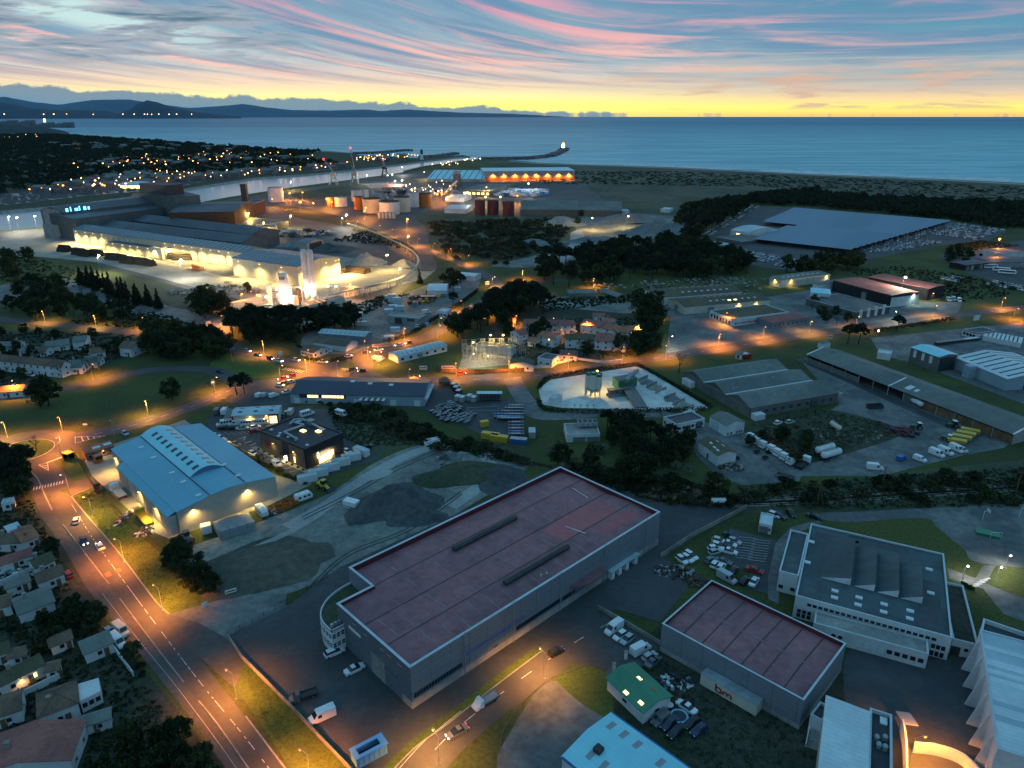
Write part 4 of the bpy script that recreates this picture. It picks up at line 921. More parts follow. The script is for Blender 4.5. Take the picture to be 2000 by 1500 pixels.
for x in(-1.3,1.12):MB().hexa([(x,-2.5,0),(x+.18,-2.5,0),(x+.18,.4,0),(x,.4,0),(x,-2.5,.8),(x+.18,-2.5,.8),(x+.18,.4,2.5),(x,.4,2.5)]).Bl('side_wall','white_wall',t)
# curved courtyard wall lit orange at the lower right
t=Tg('courtyard_wall','curved pale courtyard wall lit orange from inside at the lower right','wall')
for seg,hh in((Cm([G(1758,1428),G(1764,1470),G(1766,1560)],4),3.0),(Cm([G(1782,1470),G(1830,1476),G(1880,1496),G(1920,1540)],5),2.6)):
 b=MB()
 for a,c in zip(seg,seg[1:]):
  n=Vt((-(c-a).y,(c-a).x,0)).normalized()*.15;b.prism([(a-n)[:2],(c-n)[:2],(c+n)[:2],(a+n)[:2]],0,hh)
 b.Bl('wall_run','white_wall',t)
a,c=G(1759,1436),G(1788,1440);MB().prism([a[:2],c[:2],(c+Vt((0,3,0)))[:2],(a+Vt((0,3,0)))[:2]],2.7,2.95).Bl('porch_roof','concrete',t)
# ------------------------------------------------------------------ 4. green-roofed shed and pale blue shed
gs=Bd('shed','small white shed with bright green gabled roof and lit rooflights',(1257,1389),(1310,1358),(1226,1302),3.3,'gy',1.0,'white_wall','green_roof','shed',ov=.4)
q=gs.Mx.inverted()
for u,v,m_ in((1249,1325,'lit_window'),(1223,1348,'lit_window'),(1252,1369,'lit_window'),(1278,1346,'clay_tile')):
 p=q@G(u,v,4.0);gs.Pt('rooflight',m_,[(p.x,p.y)],.7,1.1,.06)
for k in range(4):
 if k in(0,3):gs.win(k,(gs.L if k==0 else gs.W)*.5,1.1,1.3,1.0)
bs=Bd('shed','pale blue corrugated shed roof with blue edge cut by the lower edge of the view',(1098,1477),(1194,1392),(1400,1530),5.0,'gy',1.0,'white_wall','sky_roof','shed',ov=.15)
q=bs.Mx.inverted();bs.Pt('rooflight','steel',[(q@G(x,y,5.4)).xy[:]for x,y in((1194,1417),(1219,1434),(1245,1454),(1179,1497),(1155,1474),(1290,1490))],2.2,1.0,.05)
p=q@G(1169,1466,5.8);MB().box(p.x-.7,p.y-.7,5.3,p.x+.7,p.y+.7,6.6).Bl('roof_vent','dark_steel',bs.root)
for k in(0,):bs.slab('blue_edge','car_blue',k,.05,bs.L-.05,4.6,5.0,.1)
bs.slab('blue_edge','car_blue',3,.05,bs.W-.05,4.7,5.05,.25);bs.slab('blue_edge','car_blue',1,.05,bs.W-.05,4.7,5.05,.25)
# kiosk by the school car park
ko=Bd('kiosk','small white garage kiosk on the lawn above the school car park',(1483,1022),(1508,1027),(1515,1006),2.9,'flat',0,'white_wall','white_roof','kiosk',par=.15)
ko.door(0,ko.L*.4,2.4,2.2,'steel');ko.win(0,ko.L*.85,1.0,.5,1.0)
# ------------------------------------------------------------------ 5. blue barrel-roofed hall with night lighting
hb_=7.0
bh=Bd('hall','beige hall with blue side roofs and a pale barrel vault along its middle',(217,877),(345,1000),(542,933),hb_,'gx',.01,'beige_clad','blue_roof','hall',ov=.1)
L,D=bh.L,bh.W
bpy.data.objects.remove(bh.R);KIDS[bh.root.name]=list(bh.root.children)
def prof(y):
 f=y/D
 if f<.32:return hb_+f/.32*1.5
 if f>.68:return hb_+(1-f)/.32*1.5
 return hb_+1.5+2.0*(1-((f-.5)/.18)**2)
bh.rz_=lambda x,y:prof(y)if y<D*.32 or y>D*.68 else hb_+1.5
xs_=(-.15,L+.15);xb=L*.74
nearend=1 if(bh.Mx@Vt((L,D/2,0))).y<(bh.Mx@Vt((0,D/2,0))).y else 0
flip=(lambda x:x)if nearend else(lambda x:L-x)
ysid=[0,D*.32];b=MB()
def sl(bb,x0,x1,y0,y1,z0,z1,th=.2):
 x0,x1=min(x0,x1),max(x0,x1)
 bb.hexa([(x0,y0,z0-th),(x1,y0,z0-th),(x1,y1,z1-th),(x0,y1,z1-th),(x0,y0,z0),(x1,y0,z0),(x1,y1,z1),(x0,y1,z1)])
for y0,y1 in((-.15,D*.32),(D*.68,D+.15)):sl(b,-.15,L+.15,y0,y1,prof(max(0,min(D,y0))),prof(max(0,min(D,y1))))
sl(b,flip(xb),flip(L+.15),D*.32,D*.5,hb_+1.5,hb_+1.9);sl(b,flip(xb),flip(L+.15),D*.5,D*.68,hb_+1.9,hb_+1.5)
bh.R=b.Bl('roof','blue_roof',bh.root)
b=MB();x0,x1=sorted((flip(-.15),flip(xb+.1)))
for k in range(12):
 ya,yb=D*(.32+.36*k/12),D*(.32+.36*(k+1)/12);sl(b,x0,x1,ya,yb,prof(ya+1e-4)+.06,prof(yb-1e-4)+.06,.15)
b.Bl('vault','sky_roof',bh.root)
b=MB()
for x,s_ in((x0+.12,-1),(x1-.12,1)):
 for k in range(12):
  ya,yb=D*(.32+.36*k/12),D*(.32+.36*(k+1)/12);f=[(x,ya,hb_+1.2),(x,yb,hb_+1.2),(x,yb,prof(yb-1e-4)),(x,ya,prof(ya+1e-4))];b.face(f if s_>0 else f[::-1])
b.Bl('vault_end','blue_clad',bh.root)
b=MB()
for x in(0.0,L):b.face([(x,0,hb_-.2),(x,D*.32,hb_-.2),(x,D*.32,hb_+1.4),(x,0,hb_)]);b.face([(x,D*.32,hb_-.2),(x,D*.68,hb_-.2),(x,D*.68,hb_+1.4),(x,D*.5,hb_+1.8),(x,D*.32,hb_+1.4)]);b.face([(x,D*.68,hb_-.2),(x,D,hb_-.2),(x,D,hb_),(x,D*.68,hb_+1.4)])
b.Bl('gable','beige_clad',bh.root)
for k in range(9):
 for f in(.42,.58):
  x=flip(L*(.10+.075*k));y=D*f;bh_=prof(y)+.08;e=(prof(y+.05)-prof(y-.05))/.1
  o=obj('rooflight',MB().box(-.75,-1.0,-.05,.75,1.0,.05).mesh('rooflight',['lead' if f==.42 else 'steel']),bh.root,(x,y,bh_));o.rotation_euler=(math.atan(e),0,0)
iM=bh.Mx.inverted()
def rl(pts):
 for x,y in pts:
  p=iM@G(x,y,hb_+.8);o=obj('skylight',MB().box(-.55,-.8,-.1,.55,.8,.3).mesh('skylight',['skylight']),bh.root,(p.x,p.y,prof(p.y)))
rl(((276,876),(300,896),(336,926),(358,944),(388,970),(438,912),(466,933)))
for y in(D*.32,D*.68):MB().box(.2,y-.14,prof(y if y<D/2 else y)-.05,L-.2,y+.14,hb_+1.68).Bl('valley_gutter','lead',bh.root)
# lean-to along the near long side
lo_=MB();lf=0 if(bh.Mx@Vt((L/2,0,0))).x<(bh.Mx@Vt((L/2,D,0))).x else 1
yy=(-2.4,-.12)if lf==0 else(D+.12,D+2.4)
x0,x1=sorted((flip(L*.22),flip(L*.985)))
lo_.hexa([(x0,yy[0],hb_-1.3 if lf==0 else hb_-.3),(x1,yy[0],hb_-1.3 if lf==0 else hb_-.3),(x1,yy[1],hb_-.3 if lf==0 else hb_-1.3),(x0,yy[1],hb_-.3 if lf==0 else hb_-1.3)]+[(x0,yy[0],hb_-1.1 if lf==0 else hb_-.12),(x1,yy[0],hb_-1.1 if lf==0 else hb_-.12),(x1,yy[1],hb_-.12 if lf==0 else hb_-1.1),(x0,yy[1],hb_-.12 if lf==0 else hb_-1.1)])
lo_.Bl('lean_to_roof','blue_roof',bh.root)
ks=0 if lf==0 else 2
sideu=lambda px:(iM@G(*px,4)).x if ks==0 else L-(iM@G(*px,4)).x
MB().box(x0,yy[0]+.25 if lf==0 else .0+D+.12,0,x1,yy[1]if lf==0 else yy[1]-.25,hb_-1.25).Bl('lean_to_wall','beige_clad',bh.root)
def hall_light(px,zz,off):
 p=iM@G(*px,zz);k=ks;u=p.x if ks==0 else L-p.x;o=bh.Wt(k,u,zz,0,WARM,'lamp_warm',big=.3);return o
for px in((277,958),(309,990)):
 p=iM@G(*px,5.0);y=(yy[0]+.25-.3)if lf==0 else D+2.15+.3;o=obj('wall_lamp',LAMPH('lamp_warm',.3),bh.root,(p.x,y,5.0),0 if lf==0 else math.pi)
 ld=bpy.data.lights.new('wall_light','SPOT');ld.energy=5200;ld.color=WARM;ld.spot_size=R(140);ld.spot_blend=1;ld.shadow_soft_size=.25;q=obj('wall_light',ld,o,(0,-.4,-.1));q.rotation_euler=(-.12,0,0)
bh.Wt(ks,(iM@G(223,893,5.5)).x if ks==0 else L-(iM@G(223,893,5.5)).x,5.2,5200,WARM,'lamp_warm',big=.3)
ge=1 if nearend else 3;gu=lambda px:(iM@G(*px,6.3)).y if ge==1 else D-(iM@G(*px,6.3)).y
bh.Wt(ge,gu((378,996)),6.2,4200,WARM,'lamp_warm',big=.3);bh.Wt(ge,gu((484,958)),6.2,4200,WARM,'lamp_warm',big=.3)
bs_=2 if ks==0 else 0
for f in(.25,.55,.8):bh.Wt(bs_,L*f,6.0,5200,WARM,'lamp_warm',big=.3)
for f in(.2,.36,.52,.68,.84):(lambda x:MB().box(x-.05,yy[0]+.16 if lf==0 else D+2.15,.1,x+.05,yy[0]+.25 if lf==0 else D+2.24,hb_-1.4).Bl('panel_joint','concrete',bh.root))(x0+(x1-x0)*f)
# ------------------------------------------------------------------ 6. black cube office and its neighbours
k1=Bd('office','black cube office building with silver roof ducts and lit glass entrance',(507,841),(596,877),(669,845),7.6,'flat',0,'dark_clad','black_roof','office',par=.25,em='lead');k1.par_=.25
L,D=k1.L,k1.W;iM=k1.Mx.inverted()
for a,e in((.02,.50),(.64,.97)):k1.slab('bronze_facade','bronze_clad',0,L*a,L*e,.1,7.0,.12)
k1.slab('recess','black_roof',0,L*.50,L*.64,.1,7.3,.03)
k1.slab('red_sign','car_red',0,L*.12,L*.19,2.4,5.0,.18);k1.slab('red_frame','car_red',0,L*.72,L*.78,.8,3.2,.18);k1.slab('lit_pane','lit_window',0,L*.735,L*.765,.9,3.0,.20);k1.slab('porch_roof','maroon_clad',0,L*.48,L*.60,2.7,2.9,1.5);k1.slab('lit_doorway','lit_white',0,L*.505,L*.57,.1,2.5,.06)
for i in range(5):k1.win(1,D*(.36+.075*i),.2,1.7,2.5+.12*i,glass='lit_window',frame='car_red')
k1.win(1,D*.30,2.4,.9,2.2,glass='lit_window',frame='lead')
ld=bpy.data.lights.new('entrance_light','AREA');ld.energy=900;ld.color=(1,.75,.35);ld.size=6;ld.shape='RECTANGLE';ld.size_y=1.5
(x,y),a=k1.side(1,D*.5,1.2);q=obj('entrance_light',ld,k1.root,(x,y,2.9));q.rotation_euler=(R(60),0,a)
for f in(.30,.75):k1.Wt(0,L*f,5.0,700,WARM,'lamp_warm',big=.15)
k1.Wt(0,L*.55,2.5,700,WARM,'lamp_warm',big=.15)
b=MB()
def duct(pts,r=.42):
 P=[iM@G(x,y,8.2)for x,y in pts]
 for p in P:p.z=8.1
 for p,q in zip(P,P[1:]):b.tube(p,q,r,n=8)
 for p in P:b.ball(p,r*1.02,5);b.tube((p.x,p.y,7.3),p,.12,n=5)
duct(((580,857),(555,843),(593,829),(578,825),(588,822)));duct(((575,825),(590,818),(600,823),(614,829),(634,839)));duct(((567,827),(575,819),(585,818)))
b.Bl('roof_duct','galva',k1.root)
p=iM@G(607,824,8.2);MB().box(p.x-1.3,p.y-1.1,7.3,p.x+1.3,p.y+1.1,9.0).Bl('air_handler','steel',k1.root)
k1.Pt('rooflight','lit_window',[(iM@G(x,y,7.6)).xy[:]for x,y in((592,841),(622,842))],1.9,1.4,.4)
k1.Pt('roof_dome','skylight',[(iM@G(x,y,7.6)).xy[:]for x,y in((530,839),(547,846),(544,851),(563,853),(579,859),(600,869))],.9,.9,.4)
sheet('planting_bed','yard',9,[(490,875),(500,872),(615,918),(598,925)])
for k in range(9):
 p=G(505+k*11,879+k*5);o=MB().ball((0,0,.35),.5,5,0,.8).Bl('shrub','leaf_mid',None,p);tag(o,'small clipped shrub in the pale bed along the black office','shrub','shrubs in the bed of the black office')
g1=Bd('garage','low garage with grey roof and red framed front lit yellow',(452,812),(543,807),(551,791),4.0,'gx',.7,'cream_wall','pale_roof','garage',ov=.2)
L,D=g1.L,g1.W;g1.Pt('rooflight','lead',[(L*f,D*e)for f in(.16,.50,.84)for e in(.28,.75)],1.5,1.0,.05)
for u0,u1 in((.0,.035),(.78,.80),(.965,1.0)):g1.slab('red_band','car_red',0,L*u0+.02,L*u1,0,3.7,.12)
g1.slab('red_band','car_red',0,L*.80,L*.965,3.0,3.7,.12);g1.slab('lit_bay','lit_window',0,L*.805,L*.96,.1,2.95,.06);g1.Wt(0,L*.4,3.5,900,WARM,'lamp_warm',big=.2);g1.Wt(0,L*.75,3.5,600,WARM,'lamp_warm',big=.2)
g2=Bd('garage_wing','narrow grey roofed lean-to on the left of the red framed garage',(437,816),(452,815),(463,799),3.2,'mono',.2,'cream_wall','fibro_roof','garage wing',ov=.1)
n1=Bd('trade_hall','long navy blue roofed trade hall beside the crossroads',(566,768),(828,774),(870,741),4.4,'gx',2.0,'ice_clad','navy_roof','trade hall',ov=.3)
L,D=n1.L,n1.W;q=n1.Mx.inverted();n1.Pt('rooflight','skylight',[(q@G(x,y,5.9)).xy[:]for x,y in((689,747),(723,750),(764,752))],1.8,1.4,.12)
n1.slab('window_band','lead',0,L*.07,L*.42,2.5,4.1,.012)
for i in range(10):n1.win(0,L*(.145+.027*i),2.7,1.7,1.2,glass='lit_window' if i not in(3,)else 'glass')
b=MB()
for i in range(9):b.box(L*.53+i*1.15,-3.4,3.3,L*.53+i*1.15+1.15,-.35,3.42,i%2)
b.Bl('canopy',['white_roof','timber'],n1.root)
for i in range(5):MB().box(L*.53+i*2.5,-3.3,0,L*.53+i*2.5+.15,-3.15,3.3).Bl('canopy_post','steel',n1.root)
for i in range(7):n1.slab('fin','white_wall',1,D*(.1+.12*i),D*(.1+.12*i)+.5,.2,4.6+(1.2 if i in(2,3,4)else 0),.25)
n1.slab('canopy_fascia','trim',1,D*.05,D*.9,2.6,2.9,1.2)
for u in(.03,.20,.48,.75,.93):n1.door(0,L*u+1,2.4,2.5,'white_wall')
# bare steel rack with white sheet cover, and the block house with four coolers
t=Tg('storage_rack','open green mesh storage rack with white sheet roof in the gas bottle yard','rack',G(932,784),.0);wR=(G(980,784)-G(932,784)).length
MB().box(-.2,-.2,3.3,wR+.2,2.6,3.5).Bl('roof','white_roof',t)
for i in range(8):MB().box(wR*i/7-.06,0,0,wR*i/7+.06,.12,3.3).Bl('post','dark_steel',t)
for zz in(.5,1.4,2.3):MB().box(.1,.12,zz,wR-.1,2.3,zz+.12).Bl('shelf','steel',t)
MB().box(.1,2.3,.2,wR-.1,2.35,3.2).Bl('back_sheet','car_teal',t)
e1=Bd('pump_house','square pump house with grey doors and four roof coolers',(1107,849),(1172,848),(1164,826),3.0,'flat',0,'white_wall','concrete','pump house',par=.3,ov=0);e1.par_=.3
for u in(.38,.80):e1.door(0,e1.L*u,e1.L*.38,2.0,'steel','door')
for i in range(4):
 x=e1.L*(.40+.155*i);o=MB().box(x,e1.W*.55,3.6,x+e1.L*.135,e1.W*.95,5.0,0).box(x+.2,e1.W*.6,5.0,x+e1.L*.135-.2,e1.W*.9,5.1,1).Bl('cooler',['galva','dark_steel'],e1.root)
 for dx in(.1,e1.L*.135-.2):
  for dy in(.57,.92):MB().box(x+dx,e1.W*dy,2.7,x+dx+.1,e1.W*dy+.1,3.6).Bl('leg','steel',o)
for x,y in((1121,827),(1133,827),(1146,827),(1158,827)):
 p=G(x,y);t=Tg('power_pole','thin grey steel pole in the row of four behind the pump house','pole',p,0,'poles behind the pump house');MB().tube((0,0,0),(0,0,8),.12,.08,6).Bl('shaft','steel',t);MB().box(-.7,-.06,7.4,.7,.06,7.55).Bl('crossarm','steel',t)
 # ------------------------------------------------------------------ 7. sheds of the middle distance: name, label, corners, height, roof
SHEDS=[('long_garage','long low white garage with dark rooflights beside the north road',(777,697),(873,674),(864,664),3.2,'gx',1.0,'white_wall','pale_roof'),('workshop','blue grey workshop with ribbed pale roof behind the brown roofed offices',(622,650),(712,657),(727,648),4.0,'gx',.9,'grey_clad','pale_roof'),('office','brown roofed white office, the longer one near the crossroads',(612,668),(676,676),(688,664),3.0,'gx',1.5,'white_wall','brown_tile'),('office','brown roofed white office wing nearest the hedge',(587,683),(612,689),(631,677),3.0,'gx',1.3,'white_wall','brown_tile'),('arched_shed','white arched shed with dark slots in the red scaffold yard',(835,567),(872,567),(872,556),4.0,'barrel',2.2,'white_wall','white_roof'),('office','white flat roofed office at the gate of the builders yard',(853,607),(871,609),(876,602),4.0,'flat',0,'white_wall','white_roof'),('block_store','grey block store with two open bays in the builders yard',(757,616),(818,622),(819,613),4.2,'flat',0,'concrete','concrete'),('shed','white shed row among trees beyond the red scaffold yard',(890,537),(928,540),(925,533),3.5,'gx',.8,'white_wall','white_roof'),('triple_shed','',(1466,797),(1638,767),(1511,700),4.4,'none',0,'drab_clad','fibro_roof'),('open_shed','very long grey open fronted shed running down to the right edge',(1577,692),(1980,848),(2022,822),4.2,'gx',2.3,'none','fibro_roof'),('tall_shed','tall grey shed with pale blue roof by the depot yard',(1780,678),(1834,697),(1866,690),7.4,'gx',.8,'drab_clad','sky_roof'),('depot_hall','pale depot hall with dark stripes across its white roof',(1864,697),(1968,740),(2045,713),5.4,'gx',2.4,'ice_clad','white_roof'),('kiosk','small white weighbridge kiosk with flat roof and canopy',(1714,688),(1740,692),(1752,686),3.2,'flat',0,'white_wall','white_roof'),('shop','low white shop with red trim above the depot yard',(1881,643),(1908,651),(1936,643),3.4,'flat',0,'white_wall','membrane'),('gatehouse','tiny pale hut on the verge of the main road above the long shed',(1598,668),(1607,671),(1617,666),2.8,'gx',.6,'white_wall','fibro_roof'),('gatehouse','tiny white hut by the red fire engine',(1437,690),(1449,692),(1456,687),2.8,'gx',.6,'white_wall','fibro_roof'),('office','flat roofed white office beside the dark tree group',(1296,814),(1321,829),(1382,820),3.4,'flat',0,'white_wall','lead'),('white_shed','white gabled shed with brown roof next to the flat office',(1387,813),(1419,831),(1456,824),4.4,'gx',1.3,'white_wall','fibro_roof'),('white_shed','white gabled shed standing alone by the tipper trucks',(1365,861),(1403,889),(1437,882),4.2,'gx',1.2,'white_wall','moss_roof'),('works_hall','white works hall with brown roof, the rear one of the pair',(1284,581),(1450,569),(1432,553),4.8,'gx',1.6,'white_wall','moss_roof'),('works_hall','white works hall with lit spots on its brown roof, the front one of the pair',(1338,599),(1505,585),(1490,569),4.8,'gx',1.6,'cream_wall','moss_roof'),('showroom','white fronted showroom with flat brown roof and painted front',(1430,623),(1540,609),(1490,594),4.4,'flat',0,'white_wall','moss_roof'),('store','low mauve roofed store attached to the white fronted showroom',(1508,631),(1580,620),(1556,610),3.2,'mono',.4,'grey_clad','rose_tile'),('lit_hall','narrow hall with floodlit end walls behind the maroon hall',(1526,547),(1622,535),(1612,528),5.5,'mono',.6,'cream_wall','fibro_roof'),('maroon_hall','dark walled hall with maroon roof and white end lit green',(1628,547),(1742,577),(1783,567),7.5,'gx',.6,'dark_clad','rose_tile'),('black_hall','black walled hall with mauve roof behind the maroon one',(1697,541),(1815,564),(1846,557),7.5,'gx',.6,'dark_clad','rose_tile'),('factory','flat grey factory with white fins beside the maroon hall',(1575,583),(1672,610),(1735,598),4.2,'flat',0,'drab_clad','membrane'),('lantern_roof','pale translucent roof piece behind the flat grey factory',(1584,571),(1622,574),(1640,566),6.0,'gx',.5,'white_wall','sky_roof'),('side_hall','small pale hall at the right of the lit narrow hall',(1588,553),(1600,556),(1650,545),5.0,'gx',.6,'white_wall','fibro_roof'),('bus_garage','dark roofed bus garage with cream doors at the right edge',(1886,518),(1932,513),(1912,506),4.2,'gx',.5,'dark_clad','navy_roof'),('bus_garage','long low dark roof reaching the right edge behind the buses',(1932,512),(2040,512),(2030,501),4.2,'gx',.5,'concrete','navy_roof'),('white_unit','white unit with mauve roof and pale ribs near the right edge',(1912,490),(1952,497),(1990,490),4.4,'gx',1.0,'white_wall','rose_tile'),('tent_hall','pale tent hall with round roof beside the solar car park',(1427,449),(1462,455),(1473,440),5.0,'barrel',3.0,'white_wall','pale_roof'),('low_hall','low grey sheds below the tent hall',(1400,463),(1450,472),(1462,458),3.0,'flat',0,'drab_clad','fibro_roof'),('portable_office','long pale portable office by the car compound entrance',(1375,476),(1405,480),(1410,473),3.0,'flat',0,'white_wall','pale_roof'),('open_barn','open sided brown barn by the bare lot',(1110,573),(1165,572),(1160,565),4.0,'gx',1.2,'none','fibro_roof'),('open_barn','second open barn roof slanting towards the pines',(1168,566),(1205,580),(1212,573),4.0,'gx',1.2,'none','fibro_roof'),]
B2={}
for nm,lb,A,B,C,h,rf,rh,wm,rm in SHEDS:
 if rf=='none':continue
 o=Bd(nm,lb,A,B,C,h,rf,rh,wm if wm!='none' else 'drab_clad',rm,nm.replace('_',' '),ov=.25,par=.35,walls=(wm!='none'));o.par_=.35;B2[lb[:16]]=o;B2.setdefault(nm,o)
 if wm=='none':
  n=max(3,int(o.L/7))
  for i in range(n+1):
   for y in(.3,o.W-.5):MB().box(o.L*i/n-.15 if i else 0,y,0,o.L*i/n+.15 if i else .3,y+.3,h-.1).Bl('post','concrete',o.root)
  if nm=='open_shed':
   MB().box(0,o.W-.15,0,o.L,o.W-.02,h-.1).Bl('back_wall','drab_clad',o.root);
   for x in(0,o.L-.2):MB().face([(x+.1,.2,0),(x+.1,o.W-.2,0),(x+.1,o.W-.2,h),(x+.1,o.W/2,h+rh-.2),(x+.1,.2,h)]).Bl('end_wall','concrete',o.root)
   for i in range(n):
    if .30<i/n<.47:continue
    MB().box(o.L*i/n+.2,.35,0,o.L*(i+1)/n-.2,.5,2.6 if i/n<.3 else 3.4).Bl('bay_wall','drab_clad' if i/n<.6 else 'timber',o.root)
   for f in(.0,.465,1.0):o.patch('verge_board','trim',o.L*f-.35,-.2,o.L*f+.35,o.W/2,.1)
   o.patch('rooflight','white_roof',o.L*.52,o.W*.12,o.L*.545,o.W*.3,.06);o.patch('rooflight','white_roof',o.L*.56,o.W*.14,o.L*.575,o.W*.26,.06)
q=B2['long_garage'];q.ribs('rooflight','steel',11,.7,.15,.6);q.wins(0,6,.9,1.6,1.3);q.door(0,q.L*.45,2,2.2)
q=B2['workshop'];q.ribs('rooflight','steel',10,.7,.2,.8)
for o in[v for kx,v in B2.items()if kx.startswith('brown roofed')]:o.wins(0,7,.9,1.3,1.2);o.wins(1,3,.9,1.2,1.2)
q=B2['block_store'];q.slab('bay_shade_sheet','lead',0,q.L*.22,q.L*.46,.1,3.4,.03);q.slab('bay_shade_sheet','lead',0,q.L*.62,q.L*.86,2.0,3.6,.03)  # dark sheets on the wall stand in for the shade inside the bays
q=B2['white flat roofe'];q.wins(0,3,1.4,1.3,1.1)
q=B2['tall_shed'];q.slab('gable_shade_sheet','black_roof',1,q.W*.08,q.W*.92,.1,6.6,.03)  # shade inside the open end is drawn as a dark sheet
for f in(.12,.42,.7):q.slab('pale_panel','skylight',0,q.L*f,q.L*f+1.6,3.2,6.6,.04)
q=B2['depot_hall'];q.ribs('roof_stripe','lead',7,.9,.12,.97,.10,.92);q.slab('dark_door','black_roof',1,q.W*.28,q.W*.42,.1,4.2,.03)
MB().box(q.L*.35,-4,0,q.L*.47,-.1,5.6).Bl('silo_block','ice_clad',q.root)
q=B2['shop'];q.slab('red_trim','car_red',0,.05,q.L-.05,2.9,3.4,.08);q.slab('red_trim','car_red',1,.05,q.W-.05,2.9,3.4,.08);q.wins(0,4,.8,1.6,1.6)
q=B2['flat roofed whit'];q.wins(1,6,.9,1.5,1.2);q.wins(0,3,.9,1.4,1.2);q.door(1,q.W*.8,2.8,2.6,'lead')
q=B2['white_shed'];q.door(0,q.L*.35,4.4,3.6,'pale_roof');
for f in(.12,.3,.6,.75,.88):q.win(1,q.W*f,.4,.7,1.0)
q=B2['white gabled she'];q.door(0,q.L*.5,.9,2.1,'lead');q.Pt('rooflight','skylight',[(q.L*f,q.W*e)for f,e in((.35,.3),(.6,.22),(.78,.2),(.3,.72),(.6,.7))],1.5,.6,.05)
for nm in('white works hall',):
 for o in[o for o in B2.values()if o.root['label'].startswith('white works hall')]:
  o.Pt('rooflight','skylight',[(o.L*(.34+.075*i),o.W*e)for i in range(8)for e in(.25,.75)],1.6,1.3,.05);o.door(0,o.L*.3,4,3.4,'steel');o.door(3,o.W*.5,4,3.6,'steel')
q=[o for o in B2.values()if 'front one of the pair' in o.root['label']][0];q.Wt(0,q.L*.62,4.0,2600,WARM,'lamp_warm',big=.45);q.Wt(0,q.L*.83,4.0,1800,WARM,'lamp_warm',big=.35)
q.Pt('lit_rooflight','lit_window',[(q.L*f,q.W*.2)for f in(.55,.62)],2,1.5,.06)
q=B2['showroom'];b=MB()
for i in range(12):b.box(q.L*.06+i*1.3,-.08,.6+rnd.uniform(0,.5),q.L*.06+i*1.3+rnd.uniform(.5,1.1),-.03,1.6+rnd.uniform(0,.8))
b.Bl('wall_painting','car_red',q.root);q.wins(3,7,.8,1.7,2.2);q.slab('cornice','trim',0,.1,q.L*.75,3.4,4.4,.2)
q=B2['store'];q.wins(0,8,.8,1.6,1.3)
q=B2['lit_hall'];q.Wt(0,q.L*.20,4.8,2600,WARM,'lamp_warm',big=.5);q.Wt(0,q.L*.92,4.8,2600,WARM,'lamp_warm',big=.5);q.Wt(3,q.W*.5,4.8,2200,WARM,'lamp_warm',big=.4);q.Pt('rooflight','skylight',[(q.L*(.15+.1*i),q.W*.5)for i in range(8)],2,1,.06)
q=B2['maroon_hall'];q.slab('white_end','white_wall',1,.1,q.W-.1,0,3.6,.08);q.slab('white_end','skylight',1,.1,q.W-.1,3.65,6.0,.08);q.Wt(1,q.W*.78,6.6,2600,(.75,1,.8),'lamp_cool',big=.5);q.slab('pale_door','steel',0,q.L*.52,q.L*.6,.1,5,.05)
q=B2['black_hall'];q.Wt(1,q.W*.3,4.0,1800,WARM,'lamp_warm',big=.4);q.slab('pale_front','white_wall',3,.1,q.W-.1,4.5,6.6,.08)
q=B2['factory']
for i in range(4):q.slab('fin','white_wall',1,q.W*(.1+.22*i),q.W*(.1+.22*i)+2.2,.3,5.2+.3*i,.4)
for o in[o for o in B2.values()if o.root['label'].startswith('dark roofed bus')]:o.wins(0,5,.2,3.2,3.0,glass='cream_wall')
q=B2['white_unit'];q.ribs('roof_rib','white_roof',5,.8);q.wins(0,2,.3,3,2.6)
q=B2['tent_hall'];q.slab('lit_gate','lit_window',0,q.L*.35,q.L*.55,.1,3,.05)
# triple gabled shed
ts=Bd('triple_shed','grey shed with three parallel gables on the verge of the main road',(1466,797),(1638,767),(1511,700),4.4,'flat',0,'drab_clad','fibro_roof','shed',par=.05,em='concrete');L,D=ts.L,ts.W
for k in range(3):
 y0,y1=D*k/3,D*(k+1)/3;m_=(y0+y1)/2;o=MB().hexa([(-.3,y0,4.3),(L+.3,y0,4.3),(L+.3,m_,6.9),(-.3,m_,6.9),(-.3,y0,4.46),(L+.3,y0,4.46),(L+.3,m_,7.1),(-.3,m_,7.1)]).hexa([(-.3,m_,6.9),(L+.3,m_,6.9),(L+.3,y1,4.3),(-.3,y1,4.3),(-.3,m_,7.1),(L+.3,m_,7.1),(L+.3,y1,4.46),(-.3,y1,4.46)]).Bl('gable_roof','fibro_roof',ts.root)
 g=MB()
 for x in(0.02,L-.02):g.face([(x,y0,4.3),(x,y1,4.3),(x,m_,6.9)])
 g.Bl('gable_wall','drab_clad',ts.root)
 if k:MB().box(-.3,y0-.5,4.42,L+.3,y0+.5,4.62).Bl('valley_gutter','pale_edge',ts.root)
 for i in range(5):x=L*rnd.uniform(.1,.9);f=rnd.uniform(.2,.8);zz=4.46+2.64*f;yq=y0+(m_-y0)*f;MB().hexa([(x,yq,zz-.05),(x+1.6,yq,zz-.05),(x+1.6,yq+.8,zz+.24),(x,yq+.8,zz+.24),(x,yq,zz+.03),(x+1.6,yq,zz+.03),(x+1.6,yq+.8,zz+.32),(x,yq+.8,zz+.32)]).Bl('pale_sheet','roof_joint',ts.root)
ts.wins(0,10,1.2,2.2,1.8,glass='lead',frame='concrete');ts.door(0,L*.72,4,3.2,'lead');ts.slab('porch','concrete',1,D*.02,D*.2,3.0,3.2,4)
MB().box(-2.2,D*.8,0,-.1,D*.95,2.6).Bl('side_box','white_wall',ts.root);MB().box(L*.0+.5,-3.0,0,L*.0+5,-.1,2.4).Bl('side_box','white_wall',ts.root)
